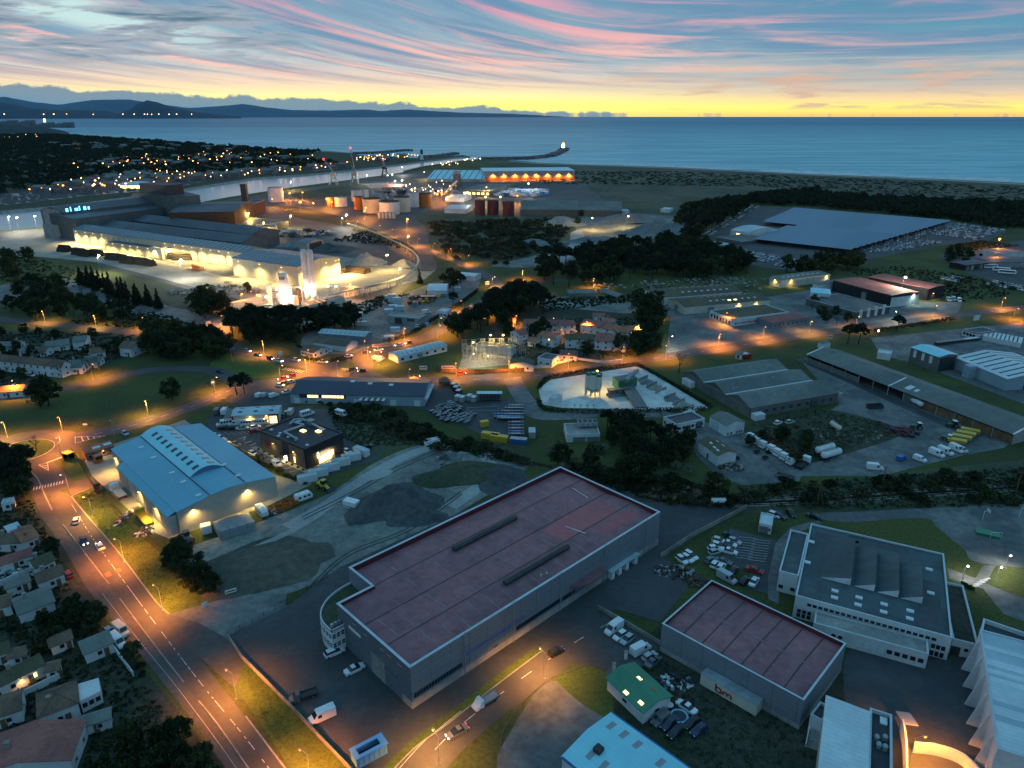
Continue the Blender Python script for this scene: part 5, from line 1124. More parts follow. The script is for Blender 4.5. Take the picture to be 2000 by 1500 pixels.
# ------------------------------------------------------------------ 8. steel mill and pipe mill
def bd(nm,lb,A,B,C,h,rf,rh,wm,rm,cat=None):return Bd(nm,lb,A,B,C,h,rf,rh,wm,rm,cat or nm.replace('_',' '),ov=.5,par=.5)
mA=bd('pipe_mill','very long floodlit pipe mill hall with ribbed slate roof',(142,447),(478,493.5),(520,485),12,'gx',3,'mill_clad','sheet_roof','mill')
mA.ribs('roof_rib','galva',40,1.0,.1,.97,.02,.98,.15)
mB=bd('pipe_mill','floodlit end block of the pipe mill with pale blank walls',(452,503),(580,521),(665,502),13.2,'gx',2.5,'mill_clad','sheet_roof','mill')
mB.ribs('roof_rib','galva',14,.9,.1,.97,.06,.94,.15)
mC=bd('mill_annex','low annex in front of the pipe mill hall with a row of floodlights',(205,472),(322,488),(330,482),7.5,'flat',0,'mill_clad','mill_roof')
MB().box(mC.L-14,-3,0,mC.L-.5,-.1,9).Bl('gate_block','cream_wall',mC.root)
for i in range(12):mA.slab('strip_light','skylight',0,mA.L*(.02+.033*i),mA.L*(.02+.033*i)+1.1,2 if i<8 else 7,9.5,.12)
iA,iB,iC=mA.Mx.inverted(),mB.Mx.inverted(),mC.Mx.inverted()
for x,y in((157,450),(171,453),(187,455),(203,457.5),(332,474),(348,477),(366,479),(383,481.5),(402,484),(420,486.5),(438,488.5),(457,491)):p=iA@G(x,y,10.5);mA.Wt(0,p.x,10.4,42000,(1,.70,.25),'lamp_warm',big=.55,tilt=-.25,out=4)
for x,y in((207,474),(222,475),(238,478),(254,480),(269,482),(287,485),(304,488)):p=iC@G(x,y,7);mC.Wt(0,p.x,6.8,24000,(1,.70,.25),'lamp_warm',big=.5,tilt=-.25,out=3.4)
for x,y in((473,508),(514,514),(557,520)):p=iB@G(x,y,11.5);mB.Wt(0,p.x,11.4,36000,(1,.70,.25),'lamp_warm',big=.55,tilt=-.25,out=4)
for x,y in((585,522),(622,511),(645,507),(662,503)):p=iB@G(x,y,11.5);mB.Wt(1,max(1,min(mB.W-1,p.y)),11.4,40000,(1,.70,.25),'lamp_warm',big=.55,tilt=-.25,out=4)
for q,u in((mA,(.1,.2,.45,.6,.75,.9)),(mB,(.35,.68))):
 for f in u:q.slab('pilaster','mill_clad',0,q.L*f-.5,q.L*f+.5,.1,9,.5)
bd('mill_hall','second dark slate roof behind the floodlit pipe mill',(185,441),(470,474),(500,462),11,'gx',4,'drab_clad','mill_roof','mill')
bd('mill_hall','third dark slate roof of the mill further back',(240,428),(490,458),(500,444),12,'gx',4,'drab_clad','mill_roof','mill')
mD=bd('steel_mill','long dark steel mill hall along the river with blue lit sign',(124,415),(320,393),(303,386),24,'gx',4,'drab_clad','mill_roof','mill')
for i,(w_,h_)in enumerate(((1.6,3),(.6,4),(2.4,2.4),(.6,4),(1.8,3.2),(1.2,2.6))):MB().box(2+i*4.2,-1.2,24.4,2+i*4.2+w_*1.3,-.8,24.4+h_).Bl('lit_letter','lit_blue',mD.root)
mD.slab('pale_end','concrete',3,mD.W*.1,mD.W*.85,.1,26,.2);MB().box(-9,2,0,-.3,mD.W*.6,13).Bl('side_tower','concrete',mD.root)
bd('steel_mill','dark lower roof in front of the steel mill hall',(146,428),(330,404),(318,396),20,'mono',3,'drab_clad','mill_roof','mill')
mE=bd('melt_shop','tall dark melt shop block with stepped top above the steel mill',(340,386),(390,381),(372,367),31,'gx',3,'drab_clad','mill_roof','mill')
MB().box(mE.L*.05,mE.W*.2,31,mE.L*.75,mE.W*.8,42).Bl('top_block','dark_steel',mE.root)
bd('melt_shop','broad dark roof to the right of the melt shop block',(330,415),(457,413),(452,394),21,'gx',3,'rust','mill_roof','mill');
mF=bd('filter_house','small striped filter house by the dark square stack',(458,402),(485,402),(487,391),13,'flat',0,'rust','mill_roof')
for i in range(8):mF.slab('pale_fin','cream_wall',0,mF.L*(i+.2)/8,mF.L*(i+.6)/8,7,13.3,.3)
t=Tg('square_stack','dark square stack beside the river','stack',G(480,396));MB().cbox((0,0,0),7,7,24).Bl('shaft','dark_steel',t);MB().cbox((0,0,24),7.6,7.6,.8).Bl('rim','steel',t)
bd('mill_office','lit cream office strip behind the pipe mill',(438,441),(490,449),(494,444),6,'flat',0,'cream_wall','mill_roof').wins(0,9,2,3,2,glass='lit_window')
bd('mill_store','yellow lit cream store behind the pipe mill',(503,446),(541,444),(540,437),7,'flat',0,'cream_wall','mill_roof')
bd('mill_store','flat grey roof between the mill stores',(400,432),(500,442),(505,426),7,'flat',0,'drab_clad','mill_roof')
os_=bd('portal_shed','open ended portal shed with grey roof in the scrap yard',(582,472),(600,474),(625,467),8,'gx',2,'beige_clad','sheet_roof');os_.slab('opening_shade_sheet','black_roof',1,os_.W*.1,os_.W*.9,.1,7,.05)  # dark sheet in place of the shaded interior
# pipe stacks in the yard
def pipes(label,c,n,ln,r,rz,m='log',rows=4):
 t=Tg('pipe_stack',label,'pipe stack',G(*c),rz,'steel pipe stacks in the mill yard');me=MB().tube((-ln/2,0,0),(ln/2,0,0),r,n=8).mesh('pipe',[m])
 for j in range(rows):
  for i in range(n-j):obj('pipe',me,t,(rnd.uniform(-.4,.4),(i-(n-j-1)/2)*r*2.02,r+j*r*1.75))
for i,(c,n,ln)in enumerate((((127,491),5,12),((156,497),5,12),((168,500),5,12),((190,500),5,12),((222,507),5,13),((238,509),4,12),((254,514),6,14),((275,516),5,14),((292,519),4,10),((346,505),5,14),((358,507),5,16))):pipes('black bundle of steel pipes, number %d along the yard from the river end'%(i+1)if False else['black pipe stack nearest the river end of the mill yard','black pipe stack, second from the river end','black pipe stack, third from the river end','low black pipe stack opposite the annex lights','black pipe stack left of the middle of the yard','small pipe stack in the middle of the yard','longest black pipe stack in the middle row','black pipe stack right of the longest one','short tapering pipe stack ending the middle row','pipe stack against the mill wall, left one','pipe stack against the mill wall, right one'][i],c,n,ln,.75,mA.rz+(.12 if i<9 else .5))
for i,c in enumerate(((238,487),(255,490),(272,493),(290,496),(308,499))):pipes(['rusty pipe bundle under the first annex light','rusty pipe bundle under the third annex light','rusty pipe bundle under the fifth annex light','rusty pipe bundle before the annex gate','rusty pipe bundle right of the annex gate'][i],c,4,9,.6,mA.rz+.5,'rust',2)
for i,c in enumerate(((378,527),(388,529))):
 t=Tg('trailer_row',['orange trailer group standing in the lit yard','second orange trailer group in the lit yard'][i],'trailers',G(*c),mA.rz)
 for k in range(4):MB().box(k*2.4-5,-2,.9,k*2.4-3.2,2.5,1.3).box(k*2.4-4.9,2.2,1.3,k*2.4-3.3,2.4,3.4).Bl('trailer','car_orange',t)
for i,(c,n)in enumerate((((660,533),5),((690,530),5),((706,532),6))):pipes(['brown timber like pipe stack beside the end block','brown pipe stack in the far corner of the lit yard','broad brown pipe stack at the right end of the lit yard'][i],c,n,12,.7,-.5,'timber',3)
# curved conveyor on trestles round the scrap yard
t=Tg('conveyor','pale pipe conveyor on trestles curving round the scrap yard','conveyor');P=Cm([G(*p,5)for p in((640,577),(690,565),(740,555),(785,541),(812,522),(817,505),(805,490),(780,476),(750,462),(715,448),(680,437))],5)
b=MB();
for a,c in zip(P,P[1:]):b.tube((a.x,a.y,5),(c.x,c.y,5),.7,n=6)
b.Bl('gallery','beige_clad',t)
for a in P[::2]:
 b=MB()
 for sx in(-1,1):b.tube((a.x+sx*1.6,a.y,0),(a.x+sx*.5,a.y,4.6),.16,n=4)
 b.tube((a.x-1.2,a.y,2),(a.x+1.2,a.y,2),.1,n=4);b.Bl('trestle','steel',t)
 # ------------------------------------------------------------------ 9. air gas plant, brightly lit
def tower(nm,label,c,r,h,m,cat,n=16,dome=.6):
 t=Tg(nm,label,cat,G(*c));MB().lathe([(r,0),(r,h),(r*.7,h+dome*.7),(.01,h+dome)],n).Bl('shell',m,t);MB().lathe([(r+.03,h*.55),(r+.03,h*.55+.25),(r,h*.55+.25)],n).Bl('band','galva',t);return t
for c,lb in(((602,586),'left white twin chimney of the gas plant'),((614,587),'right white twin chimney of the gas plant')):
 t=tower('chimney',lb,c,1.9,31,'white_wall','chimney',18,1.2)
 MB().lathe([(2.5,0),(2.5,3),(1.9,3.6)],18).Bl('foot','concrete',t)
t=Tg('cold_box','tall white box tower of the gas plant with dark letters on top','tower',G(561,597),.15)
MB().box(-3.4,-3,0,3.4,3,11).Bl('lower_body','white_wall',t);MB().box(-3.0,-2.6,11,1.4,2.6,20).Bl('upper_body','white_wall',t);MB().hexa([(1.4,-2.5,11),(3.2,-2.5,11),(3.2,2.5,11),(1.4,2.5,11),(1.4,-2.5,17),(1.7,-2.5,17),(1.7,2.5,17),(1.4,2.5,17)]).Bl('shoulder','white_wall',t)
b=MB()
for x,w_ in((-2.4,.4),(-1.9,.25),(-1.3,.4),(-.6,.3),(.0,.5)):b.box(x,-2.72,16.6,x+w_,-2.63,18.4)
b.Bl('lettering','lead',t)
tower('gas_tank','slim white tank at the left of the gas plant',(529,595),1.7,12,'white_wall','tank');tower('gas_tank','slim white tank left of the twin chimneys',(587,588),1.5,9,'white_wall','tank');tower('gas_tank','brown upright tank among the white towers',(586,596),1.6,10,'timber','tank');tower('gas_tank','squat white tank in the middle of the gas plant',(577,600),2.2,7,'white_wall','tank');tower('gas_tank','low white tank behind the cold box',(548,590),2.0,5,'white_wall','tank')
for lb,A,B,C,h,wm in(('orange lit flat building in front of the twin chimneys',(603,596),(628,592),(622,583),6,'cream_wall'),('low orange lit wall building at the left of the gas plant',(455,592),(512,580),(515,577),4,'cream_wall'),('long yellow lit shed behind the left tank',(510,577),(545,568),(545,564),4,'cream_wall'),('small pitched house at the right of the gas plant',(640,588),(672,579),(668,574),4,'cream_wall'),('dark shed between the house and the flat building',(630,590),(648,585),(645,580),4,'brown_tile'),('low brown building before the cold box',(500,600),(540,606),(545,598),4,'stone'),('small orange building at the foot of the trees',(556,606),(600,601),(598,594),4,'stone')):bd('plant_building',lb,A,B,C,h,'flat',0,wm,'fibro_roof')
t=Tg('pipe_rack','steel pipe rack right of the twin chimneys','pipe rack',G(640,575),-.35)
for k in range(8):
 MB().box(k*4,0,0,k*4+.25,.25,6).box(k*4,3,0,k*4+.25,3.25,6).box(k*4,.25,5.6,k*4+.25,3,5.9).Bl('frame','steel',t)
for y in(.6,1.4,2.2):MB().tube((0,y,6.2),(28.5,y,6.2),.25,n=6).Bl('pipe','galva',t)
# ------------------------------------------------------------------ 10. tank farm and port
def tank(label,x0,x1,yb,yt,m,lid='steel'):
 a,c=G(x0,yb),G(x1,yb);r=(c-a).length/2;m_=G((x0+x1)/2,yb)+Vt((0,r,0));cz=G((x0+x1)/2,yt);k=(m_-Vt((0,r,0))).length/cz.length;h=H*(1-k)
 t=Tg('storage_tank',label,'storage tank',(m_.x,m_.y,0));MB().lathe([(r,0),(r,h)],28).Bl('shell',m,t);MB().lathe([(r+.15,h-.5),(r+.15,h),(r-.4,h),(r-.5,h-.6),(.01,h-.2)],28).Bl('roof',lid,t)
 b=MB()
 for k in range(10):a_=-1.9+k*.06;b.box(r*math.cos(a_)*1.0-.3,r*math.sin(a_)-.35,h*k/10,r*math.cos(a_)+.3,r*math.sin(a_)-.05,h*k/10+.25)
 b.Bl('stair','galva',t);return t
TANKS=[('pale tank by the river with one side lit orange',521,550,395,367,'white_wall','steel'),('small rust red tank lit from the left',637,652,404,386,'clay_tile','steel'),('low white tank right of the small red one',651,676,404,386,'white_wall','steel'),('pale tank behind the orange one',685,705,394,372,'white_wall','steel'),('pale tank right behind the pale one',703,719,392,370,'white_wall','steel'),('orange brown tank at the left of the big ones',690,709,410,385,'car_orange','rust'),('big yellow lit tank',706,742,417,389,'cream_wall','rust'),('big white tank in the front middle',738,778,420,395,'white_wall','rust'),('big cream tank behind right of the white one',768,799,415,386,'cream_wall','rust'),('tall grey white tank beside the orange brown right tank',798,818,405,377,'white_wall','steel'),('orange brown tank at the right end of the farm',816,842,404,379,'car_orange','rust'),('dark red tank, left of the three',927,947,421,392,'maroon_clad','rust'),('dark red tank, middle of the three',952,974,420,393,'maroon_clad','rust'),('dark red tank, right of the three',981,1004,422,395,'maroon_clad','rust'),('tall grey tower tank in front of the cream tanks',750,757,388,378,'concrete','steel')]
for q in TANKS:tank(*q)
for k in range(5):tower('vessel','slim grey vessel in the row before the front white tank',(742+k*7,427),2.0,7,'galva','vessel')['group']='vessels before the front white tank'
pl=bd('port_shed','pale blue roofed port shed, left part',(834,349),(944,350),(962,338),5,'gx',10,'concrete','sky_roof');pl.ribs('roof_rib','lead',9,1.4)
pr=bd('port_shed','long port shed front with a row of orange wall lamps',(944,334.5),(1123,333),(1118,327.5),16,'mono',1,'concrete','sky_roof')
pr.slab('lower_band','clay_tile',0,1,pr.L-1,.2,5,.15)
for x in(961,982,1004,1025,1046,1068,1090,1110):p=pr.Mx.inverted()@G(x,338.5,11);pr.Wt(0,p.x,11,45000,SOD,'lamp_orange',big=1.2,tilt=-.1,out=2)
bd('port_store','grey warehouse below the port shed with a lit end',(902,372),(958,374),(963,358),7,'gx',3,'drab_clad','fibro_roof').wins(0,6,2,4,3,glass='lit_window')
bd('gravel_shed','long grey vaulted shed at the edge of the quarry, right part',(1130,410),(1213,411.5),(1206,395),7,'gx',6,'drab_clad','fibro_roof');bd('gravel_shed','long grey vaulted shed at the edge of the quarry, left part',(1016,409),(1129,410),(1124,393.5),7,'gx',6,'drab_clad','fibro_roof')
bd('port_store','pale shed roofs left of the dark red tanks',(868,408),(910,409),(906,402),5,'mono',1,'white_wall','pale_roof');bd('port_store','low white store beside the conveyor at the port',(870,386),(905,387),(903,381),5,'mono',1,'white_wall','white_roof');bd('port_store','mauve roofed store by the cranes',(745,366),(785,366),(783,360),6,'gx',2,'concrete','rose_tile');bd('port_store','white cabins at the quarry rim',(1290,408),(1308,409),(1306,405),4,'flat',0,'white_wall','white_roof');bd('port_store','small white cabin left of the quarry rim cabins',(1215,412),(1230,412),(1228,408),4,'flat',0,'white_wall','white_roof')
t=Tg('gantry_conveyor','inclined grey conveyor bridge at the port','conveyor');a,c=G(862,386),G(893,353,22);MB().tube((a.x,a.y,2),c,1.8,n=4).Bl('gallery','galva',t)
for f in(.3,.6,.9):q=Vt((a.x,a.y,2)).lerp(c,f);MB().tube((q.x,q.y,0),(q.x,q.y,q.z),.6,n=4).Bl('trestle','steel',t)
t=Tg('hopper_tower','grey hopper tower where the port conveyor ends','tower',G(893,362));MB().cbox((0,0,0),12,10,18).Bl('body','drab_clad',t);MB().cbox((0,0,18),8,6,5).Bl('head','steel',t)
# plastic wrapped bales under a floodlight
rg=random.Random(4)
bt=MB()
for q in Sc([(965,371),(1070,375),(1068,381),(1040,384),(960,383)],420,rg):bt.cbox(q,rg.uniform(4,7),rg.uniform(4,7),rg.uniform(2,5),rg.uniform(0,3),rg.choice((0,0,1,2)))
tag(bt.Bl('wrapped_bales',['white_wall','car_skyblue','car_blue']),'field of white and blue wrapped bales under a floodlight','wrapped bales',kind='stuff')
def crane(label,c,tip,h,base_col='cream_wall'):
 p=G(*c);t=Tg('harbour_crane',label,'crane',p);b=MB()
 for sx in(-1,1):
  for sy in(-1,1):b.tube((sx*6,sy*6,0),(sx*2.5,sy*2.5,14),.7,n=5)
 for zz,w_ in((5,4.8),(10,3.4)):
  for s_ in(-1,1):b.tube((-w_,s_*w_,zz),(w_,s_*w_,zz),.35,n=4);b.tube((s_*w_,-w_,zz),(s_*w_,w_,zz),.35,n=4)
 b.Bl('portal',base_col,t);MB().box(-4,-3.5,14,5,3.5,19).Bl('cabin',base_col,t)
 ld_=MB();T=G(*tip,h)-p;ld_.tube((2,-1,18),T,.8,.35,n=5).tube((2,1,18),T,.8,.35,n=5).tube((-1,0,19),(-3,0,34),.8,.5,n=5).tube((-3,0,34),T,.2,n=4)
 for k in range(8):f=k/8;ld_.tube(Vt((2,-1,18)).lerp(T,f),Vt((2,1,18)).lerp(T,f+.1),.25,n=4)
 ld_.Bl('jib','steel',t);MB().ball(T,1.6,5).Bl('beacon','lamp_red',t)
crane('cream harbour crane with its jib leaning left',(652,361),(632,311),38);crane('grey harbour crane with the tallest jib',(693,360),(684,289),58,'steel');crane('small dark harbour crane by the port road',(752,346),(748,312),30,'dark_steel')
# ------------------------------------------------------------------ 11. batching plant on its white yard
for i,(x,y,h_)in enumerate(((1150,772,9.5),(1157,776,10.5),(1167,775,9.5))):
 t=Tg('cement_silo',['left cement silo of the batching plant','floodlit middle cement silo of the batching plant','right cement silo of the batching plant'][i],'silo',G(x,y));MB().lathe([(.4,2.0),(1.5,4),(1.5,h_),(.9,h_+.5),(.01,h_+.6)],16).Bl('shell','cream_wall',t)
 for a_ in range(4):MB().tube((1.3*math.cos(a_*1.57+.78),1.3*math.sin(a_*1.57+.78),0),(1.3*math.cos(a_*1.57+.78),1.3*math.sin(a_*1.57+.78),4.2),.12,n=5).Bl('leg','steel',t)
 MB().lathe([(1.6,h_-.3),(1.6,h_+.8),(1.55,h_+.8)],12).Bl('railing','car_green',t)
t=Tg('mast','slim white mast left of the cement silos','mast',G(1143,772));MB().tube((0,0,0),(0,0,9),.3,n=8).Bl('shaft','white_wall',t)
a,c=G(1252,797),G(1215,757);d=c-a;t=Tg('mixer_belt','long grey covered belt rising to the mixer of the batching plant','conveyor');n=Vt((-d.y,d.x,0)).normalized()*2.6
MB().hexa([a-n,a+n,c+n+Vt((0,0,4.2)),c-n+Vt((0,0,4.2)),a-n+Vt((0,0,.5)),a+n+Vt((0,0,.5)),c+n+Vt((0,0,4.8)),c-n+Vt((0,0,4.8))]).Bl('belt_cover','fibro_roof',t)
for f in(.4,.7,.95):q=a.lerp(c,f);MB().cbox((q.x,q.y,0),.5,4.5,4.2*f,math.atan2(d.y,d.x)).Bl('trestle','steel',t)
t=Tg('mixer_house','green topped mixer house of the batching plant','mixer house',G(1217,765),.4);MB().box(-4,-2.5,2.5,5,2.5,6).Bl('body','car_green',t);MB().box(-4.2,-2.7,6,5.2,2.7,6.4).Bl('roof','fibro_roof',t);MB().tube((-1,-3,6),(7,2,7.5),1.0,n=10).Bl('drum','steel',t)
for sx in(-3.5,4.3):
 for sy in(-2,1.8):MB().box(sx,sy,0,sx+.3,sy+.3,2.5).Bl('leg','steel',t)
t=Tg('aggregate_hopper','open aggregate hopper bins beside the silos','hopper',G(1190,778),.3)
for k in range(3):MB().hexa([(k*3.2+.6,.6,1.2),(k*3.2+2.4,.6,1.2),(k*3.2+2.4,2.4,1.2),(k*3.2+.6,2.4,1.2),(k*3.2,0,3.4),(k*3.2+3,0,3.4),(k*3.2+3,3,3.4),(k*3.2,3,3.4)]).Bl('bin','drab_clad',t)
MB().box(-.2,.3,0,9.6,.55,1.3).Bl('frame','steel',t);MB().box(-.2,2.5,0,9.6,2.75,1.3).Bl('frame','steel',t)
for i in range(7):
 p,q=G(1245+i*18,727+i*11.5),G(1228+i*17,735+i*11.5);t=tag(MB().prism([p[:2],(p+Vt((.6,.2,0)))[:2],(q+Vt((.6,.2,0)))[:2],q[:2]],0,1.6).Bl('bay_wall','concrete'),'low concrete wall between material bays of the batching yard','wall','bay walls of the batching yard')
 Hp('aggregate_heap',('dust','grey_heap','wet_sand')[i%3],(1246+i*17,736+i*11),4.2,2.6,1.7,.8,40+i,12,1,label='low heap of aggregate in a bay of the batching yard',cat='gravel heap',group='bay heaps of the batching yard')
Bd('site_office','small white site office in the batching yard',(1072,776),(1082,779),(1098,771),2.6,'flat',0,'white_wall','pale_roof','site office',par=.1)
# substation
t=Tg('substation','switchyard of thin steel frames lit yellow at night','substation',G(905,705),.12)
for j in range(3):
 for i in range(7):
  b=MB();x,y=i*4.6,j*6.5;b.box(x,y,0,x+.25,y+.25,6.5).box(x+2.2,y,0,x+2.45,y+.25,6.5).box(x,y,6.3,x+2.45,y+.25,6.55)
  for k in range(3):b.tube((x+.5+k*.7,y+.1,3.8),(x+.5+k*.7,y+.1,6.2),.12,n=5)
  b.Bl('steel_frame','galva',t)
 MB().tube((0,j*6.5,6.6),(31,j*6.5,6.6),.08,n=4).Bl('busbar','steel',t)
for i in range(3):o=MB().box(3+i*8,15,0,6+i*8,17.5,2.4).Bl('transformer','steel',t);[MB().tube((3.6+i*8+k*.9,16.2,2.4),(3.6+i*8+k*.9,16.2,3.6),.15,n=6).Bl('bushing','rust',o)for k in range(3)]
Bd('switch_house','long flat switch house behind the switchyard',(930,672),(1000,680),(1006,674),4.0,'flat',0,'white_wall','lead','switch house',par=.2)
SUBF=[G(*p)for p in((1002,727),(960,726),(940,729),(860,726),(850,722))]
# ------------------------------------------------------------------ 12. houses
def Hs(label,A,B,C,h,rf,rh,rm,wm='white_wall',nw=3,chim=True,lit=None,grp=None,nm='house'):
 o=Bd(nm,label,A,B,C,h,rf,rh,wm,rm,'house',ov=.35,grp=grp,par=.2);o.par_=.2
 st=2 if h>4.6 else 1
 for s_ in range(st):
  for k in(0,1,3):
   Ls=o.L if k in(0,2)else o.W;n=max(1,int(Ls/3.6))
   for i in range(n):
    o.win(k,Ls*(i+.5)/n,.95+2.6*s_,1.0,1.15,glass='lit_window' if lit==(k,i,s_)else 'glass')
 o.door(0,o.L*.5+1.3,.95,2.1,'timber')
 if chim:
  x=o.L*.3;y=o.W*.5;z0=o.rz_(x,y)-.6;c=MB().box(x-.35,y-.3,z0,x+.35,y+.3,z0+1.7,0).box(x-.45,y-.4,z0+1.7,x+.45,y+.4,z0+1.85,0);c.Bl('chimney','stone',o.R)
 return o
HS=[('white house with square brown hipped roof, lower left',(75,1401),(151,1373),(129,1335),3.6,'hip',1.7,'brown_tile'),('house with big rose tiled roof cut by the lower left corner',(-60,1520),(136,1482),(92,1420),4.0,'gy',1.8,'rose_tile'),('house with mossy roof and lit terrace, lower left',(0,1338),(84,1296),(76,1276),3.2,'gx',1.3,'moss_tile'),('small mossy roofed house at the left edge above the lit terrace',(-40,1290),(17,1270),(8,1252),3.2,'gx',1.3,'moss_tile'),('low dark garage roof beside the lit terrace',(88,1312),(113,1306),(104,1294),2.6,'mono',.3,'brown_tile'),('low grey roofed garage next to the left edge houses',(14,1286),(50,1278),(46,1264),2.6,'mono',.3,'brown_tile'),('white garage with flat brown roof beside three parked cars',(165,1277),(220,1254),(206,1236),2.8,'mono',.4,'fibro_roof'),('long low lean-to with grey roof below the white hipped house',(126,1430),(214,1402),(210,1386),2.6,'mono',.3,'fibro_roof'),('patchy grey roofed house with broad low ridge, left',(36,1199),(105,1173),(92,1144),3.0,'gx',1.3,'fibro_roof'),('white house with brown gable, fourth along the avenue',(75,1137),(124,1119),(112,1104),3.2,'gx',1.4,'brown_tile'),('white house with grey brown gable, third along the avenue',(69,1108),(106,1092),(100,1076),3.2,'gx',1.4,'moss_tile'),('white house with long rose roof on the left edge',(-30,1112),(62,1082),(56,1072),3.0,'gx',1.2,'rose_tile'),('white house with half orange roof, second along the avenue',(43,1058),(74,1046),(58,1023),3.2,'gx',1.5,'clay_tile'),('house with low brown roof behind the half orange one',(-20,1062),(42,1058),(36,1040),3.0,'gx',1.2,'brown_tile'),('white camper garage at the left edge under the pines',(2,984),(24,980),(20,972),2.8,'flat',0,'pale_roof'),('low brown roofed outhouse between the garage and the hipped house',(98,1262),(140,1246),(132,1230),2.6,'gx',.8,'brown_tile'),('narrow grey shed roof behind the rose roofed house',(12,1150),(58,1134),(52,1124),2.6,'mono',.3,'fibro_roof'),('pale carport roof beside the half orange house',(20,1040),(42,1032),(36,1020),2.6,'mono',.2,'pale_roof'),('brown roofed house at the left edge above the corner house',(-70,1420),(40,1384),(22,1352),3.2,'gx',1.3,'brown_tile'),('dark pitched house among trees at the left edge',(-50,1200),(20,1180),(12,1160),3.0,'gx',1.2,'brown_tile'),]
for lb,A,B,C,h,rf,rh,rm in HS:
 o=Hs(lb,A,B,C,h,rf,rh,rm,lit=(0,1,0)if 'lit terrace' in lb and 'mossy roof and' in lb else None,chim=h>2.9)
 if 'mossy roof and lit' in lb:
  o.Wt(0,o.L*.45,2.4,500,(1,.5,.15),'lamp_warm',big=.12);o.slab('orange_glow_panel','lit_orange',1,o.W*.2,o.W*.55,.3,1.6,.06)  # orange glow is put into the surface of the side panel
 if 'hipped' in lb and 'square' in lb:
  b=MB().hexa([(o.L+.35,1,0),(o.L+4,1.8,0),(o.L+4,o.W-1,0),(o.L+.35,o.W-.6,0),(o.L+.35,1,3.0),(o.L+4,1.8,3.0),(o.L+4,o.W-1,3.0),(o.L+.35,o.W-.6,3.0)]);b.Bl('veranda','white_wall',o.root)
  for i in range(3):q=obj('window',pane_mesh(1.0,1.3),o.root,(o.L+1.0+i*1.15,1.06+.22*i,1.0));q.rotation_euler=(0,0,.21)
  # blue tarpaulin shelter by the avenue
t=Tg('shelter','blue sheet roof shelter by the avenue pavement','shelter',G(152,1200),.5)
a,c,d,e=[G(*p,2.4)-t.location for p in((134,1169),(150,1159),(173,1192),(157,1207))];Mi=Matrix.Rotation(-.5,4,'Z')
q=[Mi@v for v in(e,d,c,a)];MB().hexa([v-Vt((0,0,.1))for v in q]+q).Bl('roof','blue_clad',t)
for v in q:MB().box(v.x-.06,v.y-.06,-.1,v.x+.06,v.y+.06,2.32).Bl('post','timber',t)
# the terraces of the workers' estate in the middle
CT=[('long rose roofed terrace at the back of the estate',(1023,632),(1118,634),(1124,627),4.8,1.6,'rose_tile',None),('tall white end house of the back terrace',(1097,636),(1124,634),(1123,627),5.2,1.4,'rose_tile',None),('rose roofed terrace slanting right in the estate',(1134,633),(1190,641),(1200,630),4.8,1.6,'rose_tile',None),('brown roofed middle terrace of the slanting row',(1178,641),(1212,648),(1222,638),4.8,1.6,'clay_tile',None),('orange lit end house of the slanting row',(1212,650),(1254,645),(1246,634),4.8,1.6,'clay_tile',(0,1,1)),('white villa with tall gable in the left of the estate',(1015,654),(1032,650),(1030,640),5.4,1.8,'rose_tile',None),('low wing left of the white villa',(999,655),(1014,659),(1016,648),3.4,1.3,'clay_tile',None),('rose roofed row with a lit window right of the villa',(1050,655),(1080,662),(1090,652),4.8,1.5,'clay_tile',(0,1,1)),('brown and rose roofed terrace in the front of the estate',(1104,662),(1160,663),(1164,653),4.8,1.6,'moss_tile',None),('rose roofed right half of the front terrace',(1161,665),(1222,670),(1222,653),4.8,1.6,'rose_tile',None),('little pitched house in front of the front terrace',(1127,671),(1143,671),(1143,664),3.0,1.2,'clay_tile',None),('small orange lit pitched garage at the back left of the estate',(993,627),(1007,627),(1008,620),3.0,1.2,'clay_tile',None),('pitched white house beside the main road hedge',(1094,692),(1126,694),(1124,686),3.0,1.4,'brown_tile',None),('brown gabled white house by the main road wall',(1042,712),(1043,703),(997,706),3.4,1.6,'moss_tile',None),('small white block house with dark flat roof by the main road',(1050,698),(1078,703),(1084,692),3.8,0,'lead',None),('low cottage left of the villa garden',(1030,665),(1046,668),(1052,660),3.0,1.2,'clay_tile',None),('low brown pitched cottage behind the switch house',(1040,648),(1062,652),(1068,645),3.0,1.3,'brown_tile',None),('little orange tiled outbuilding at the back right of the estate',(1178,627),(1194,629),(1196,621),3.2,1.2,'clay_tile',None),('long white shed roofs behind the estate',(1158,617),(1180,618),(1182,612),3.0,1.0,'rose_tile',None)]
for lb,A,B,C,h,rh,rm,lit in CT:Hs(lb,A,B,C,h,'gx' if rh else 'flat',rh,rm,lit=lit)
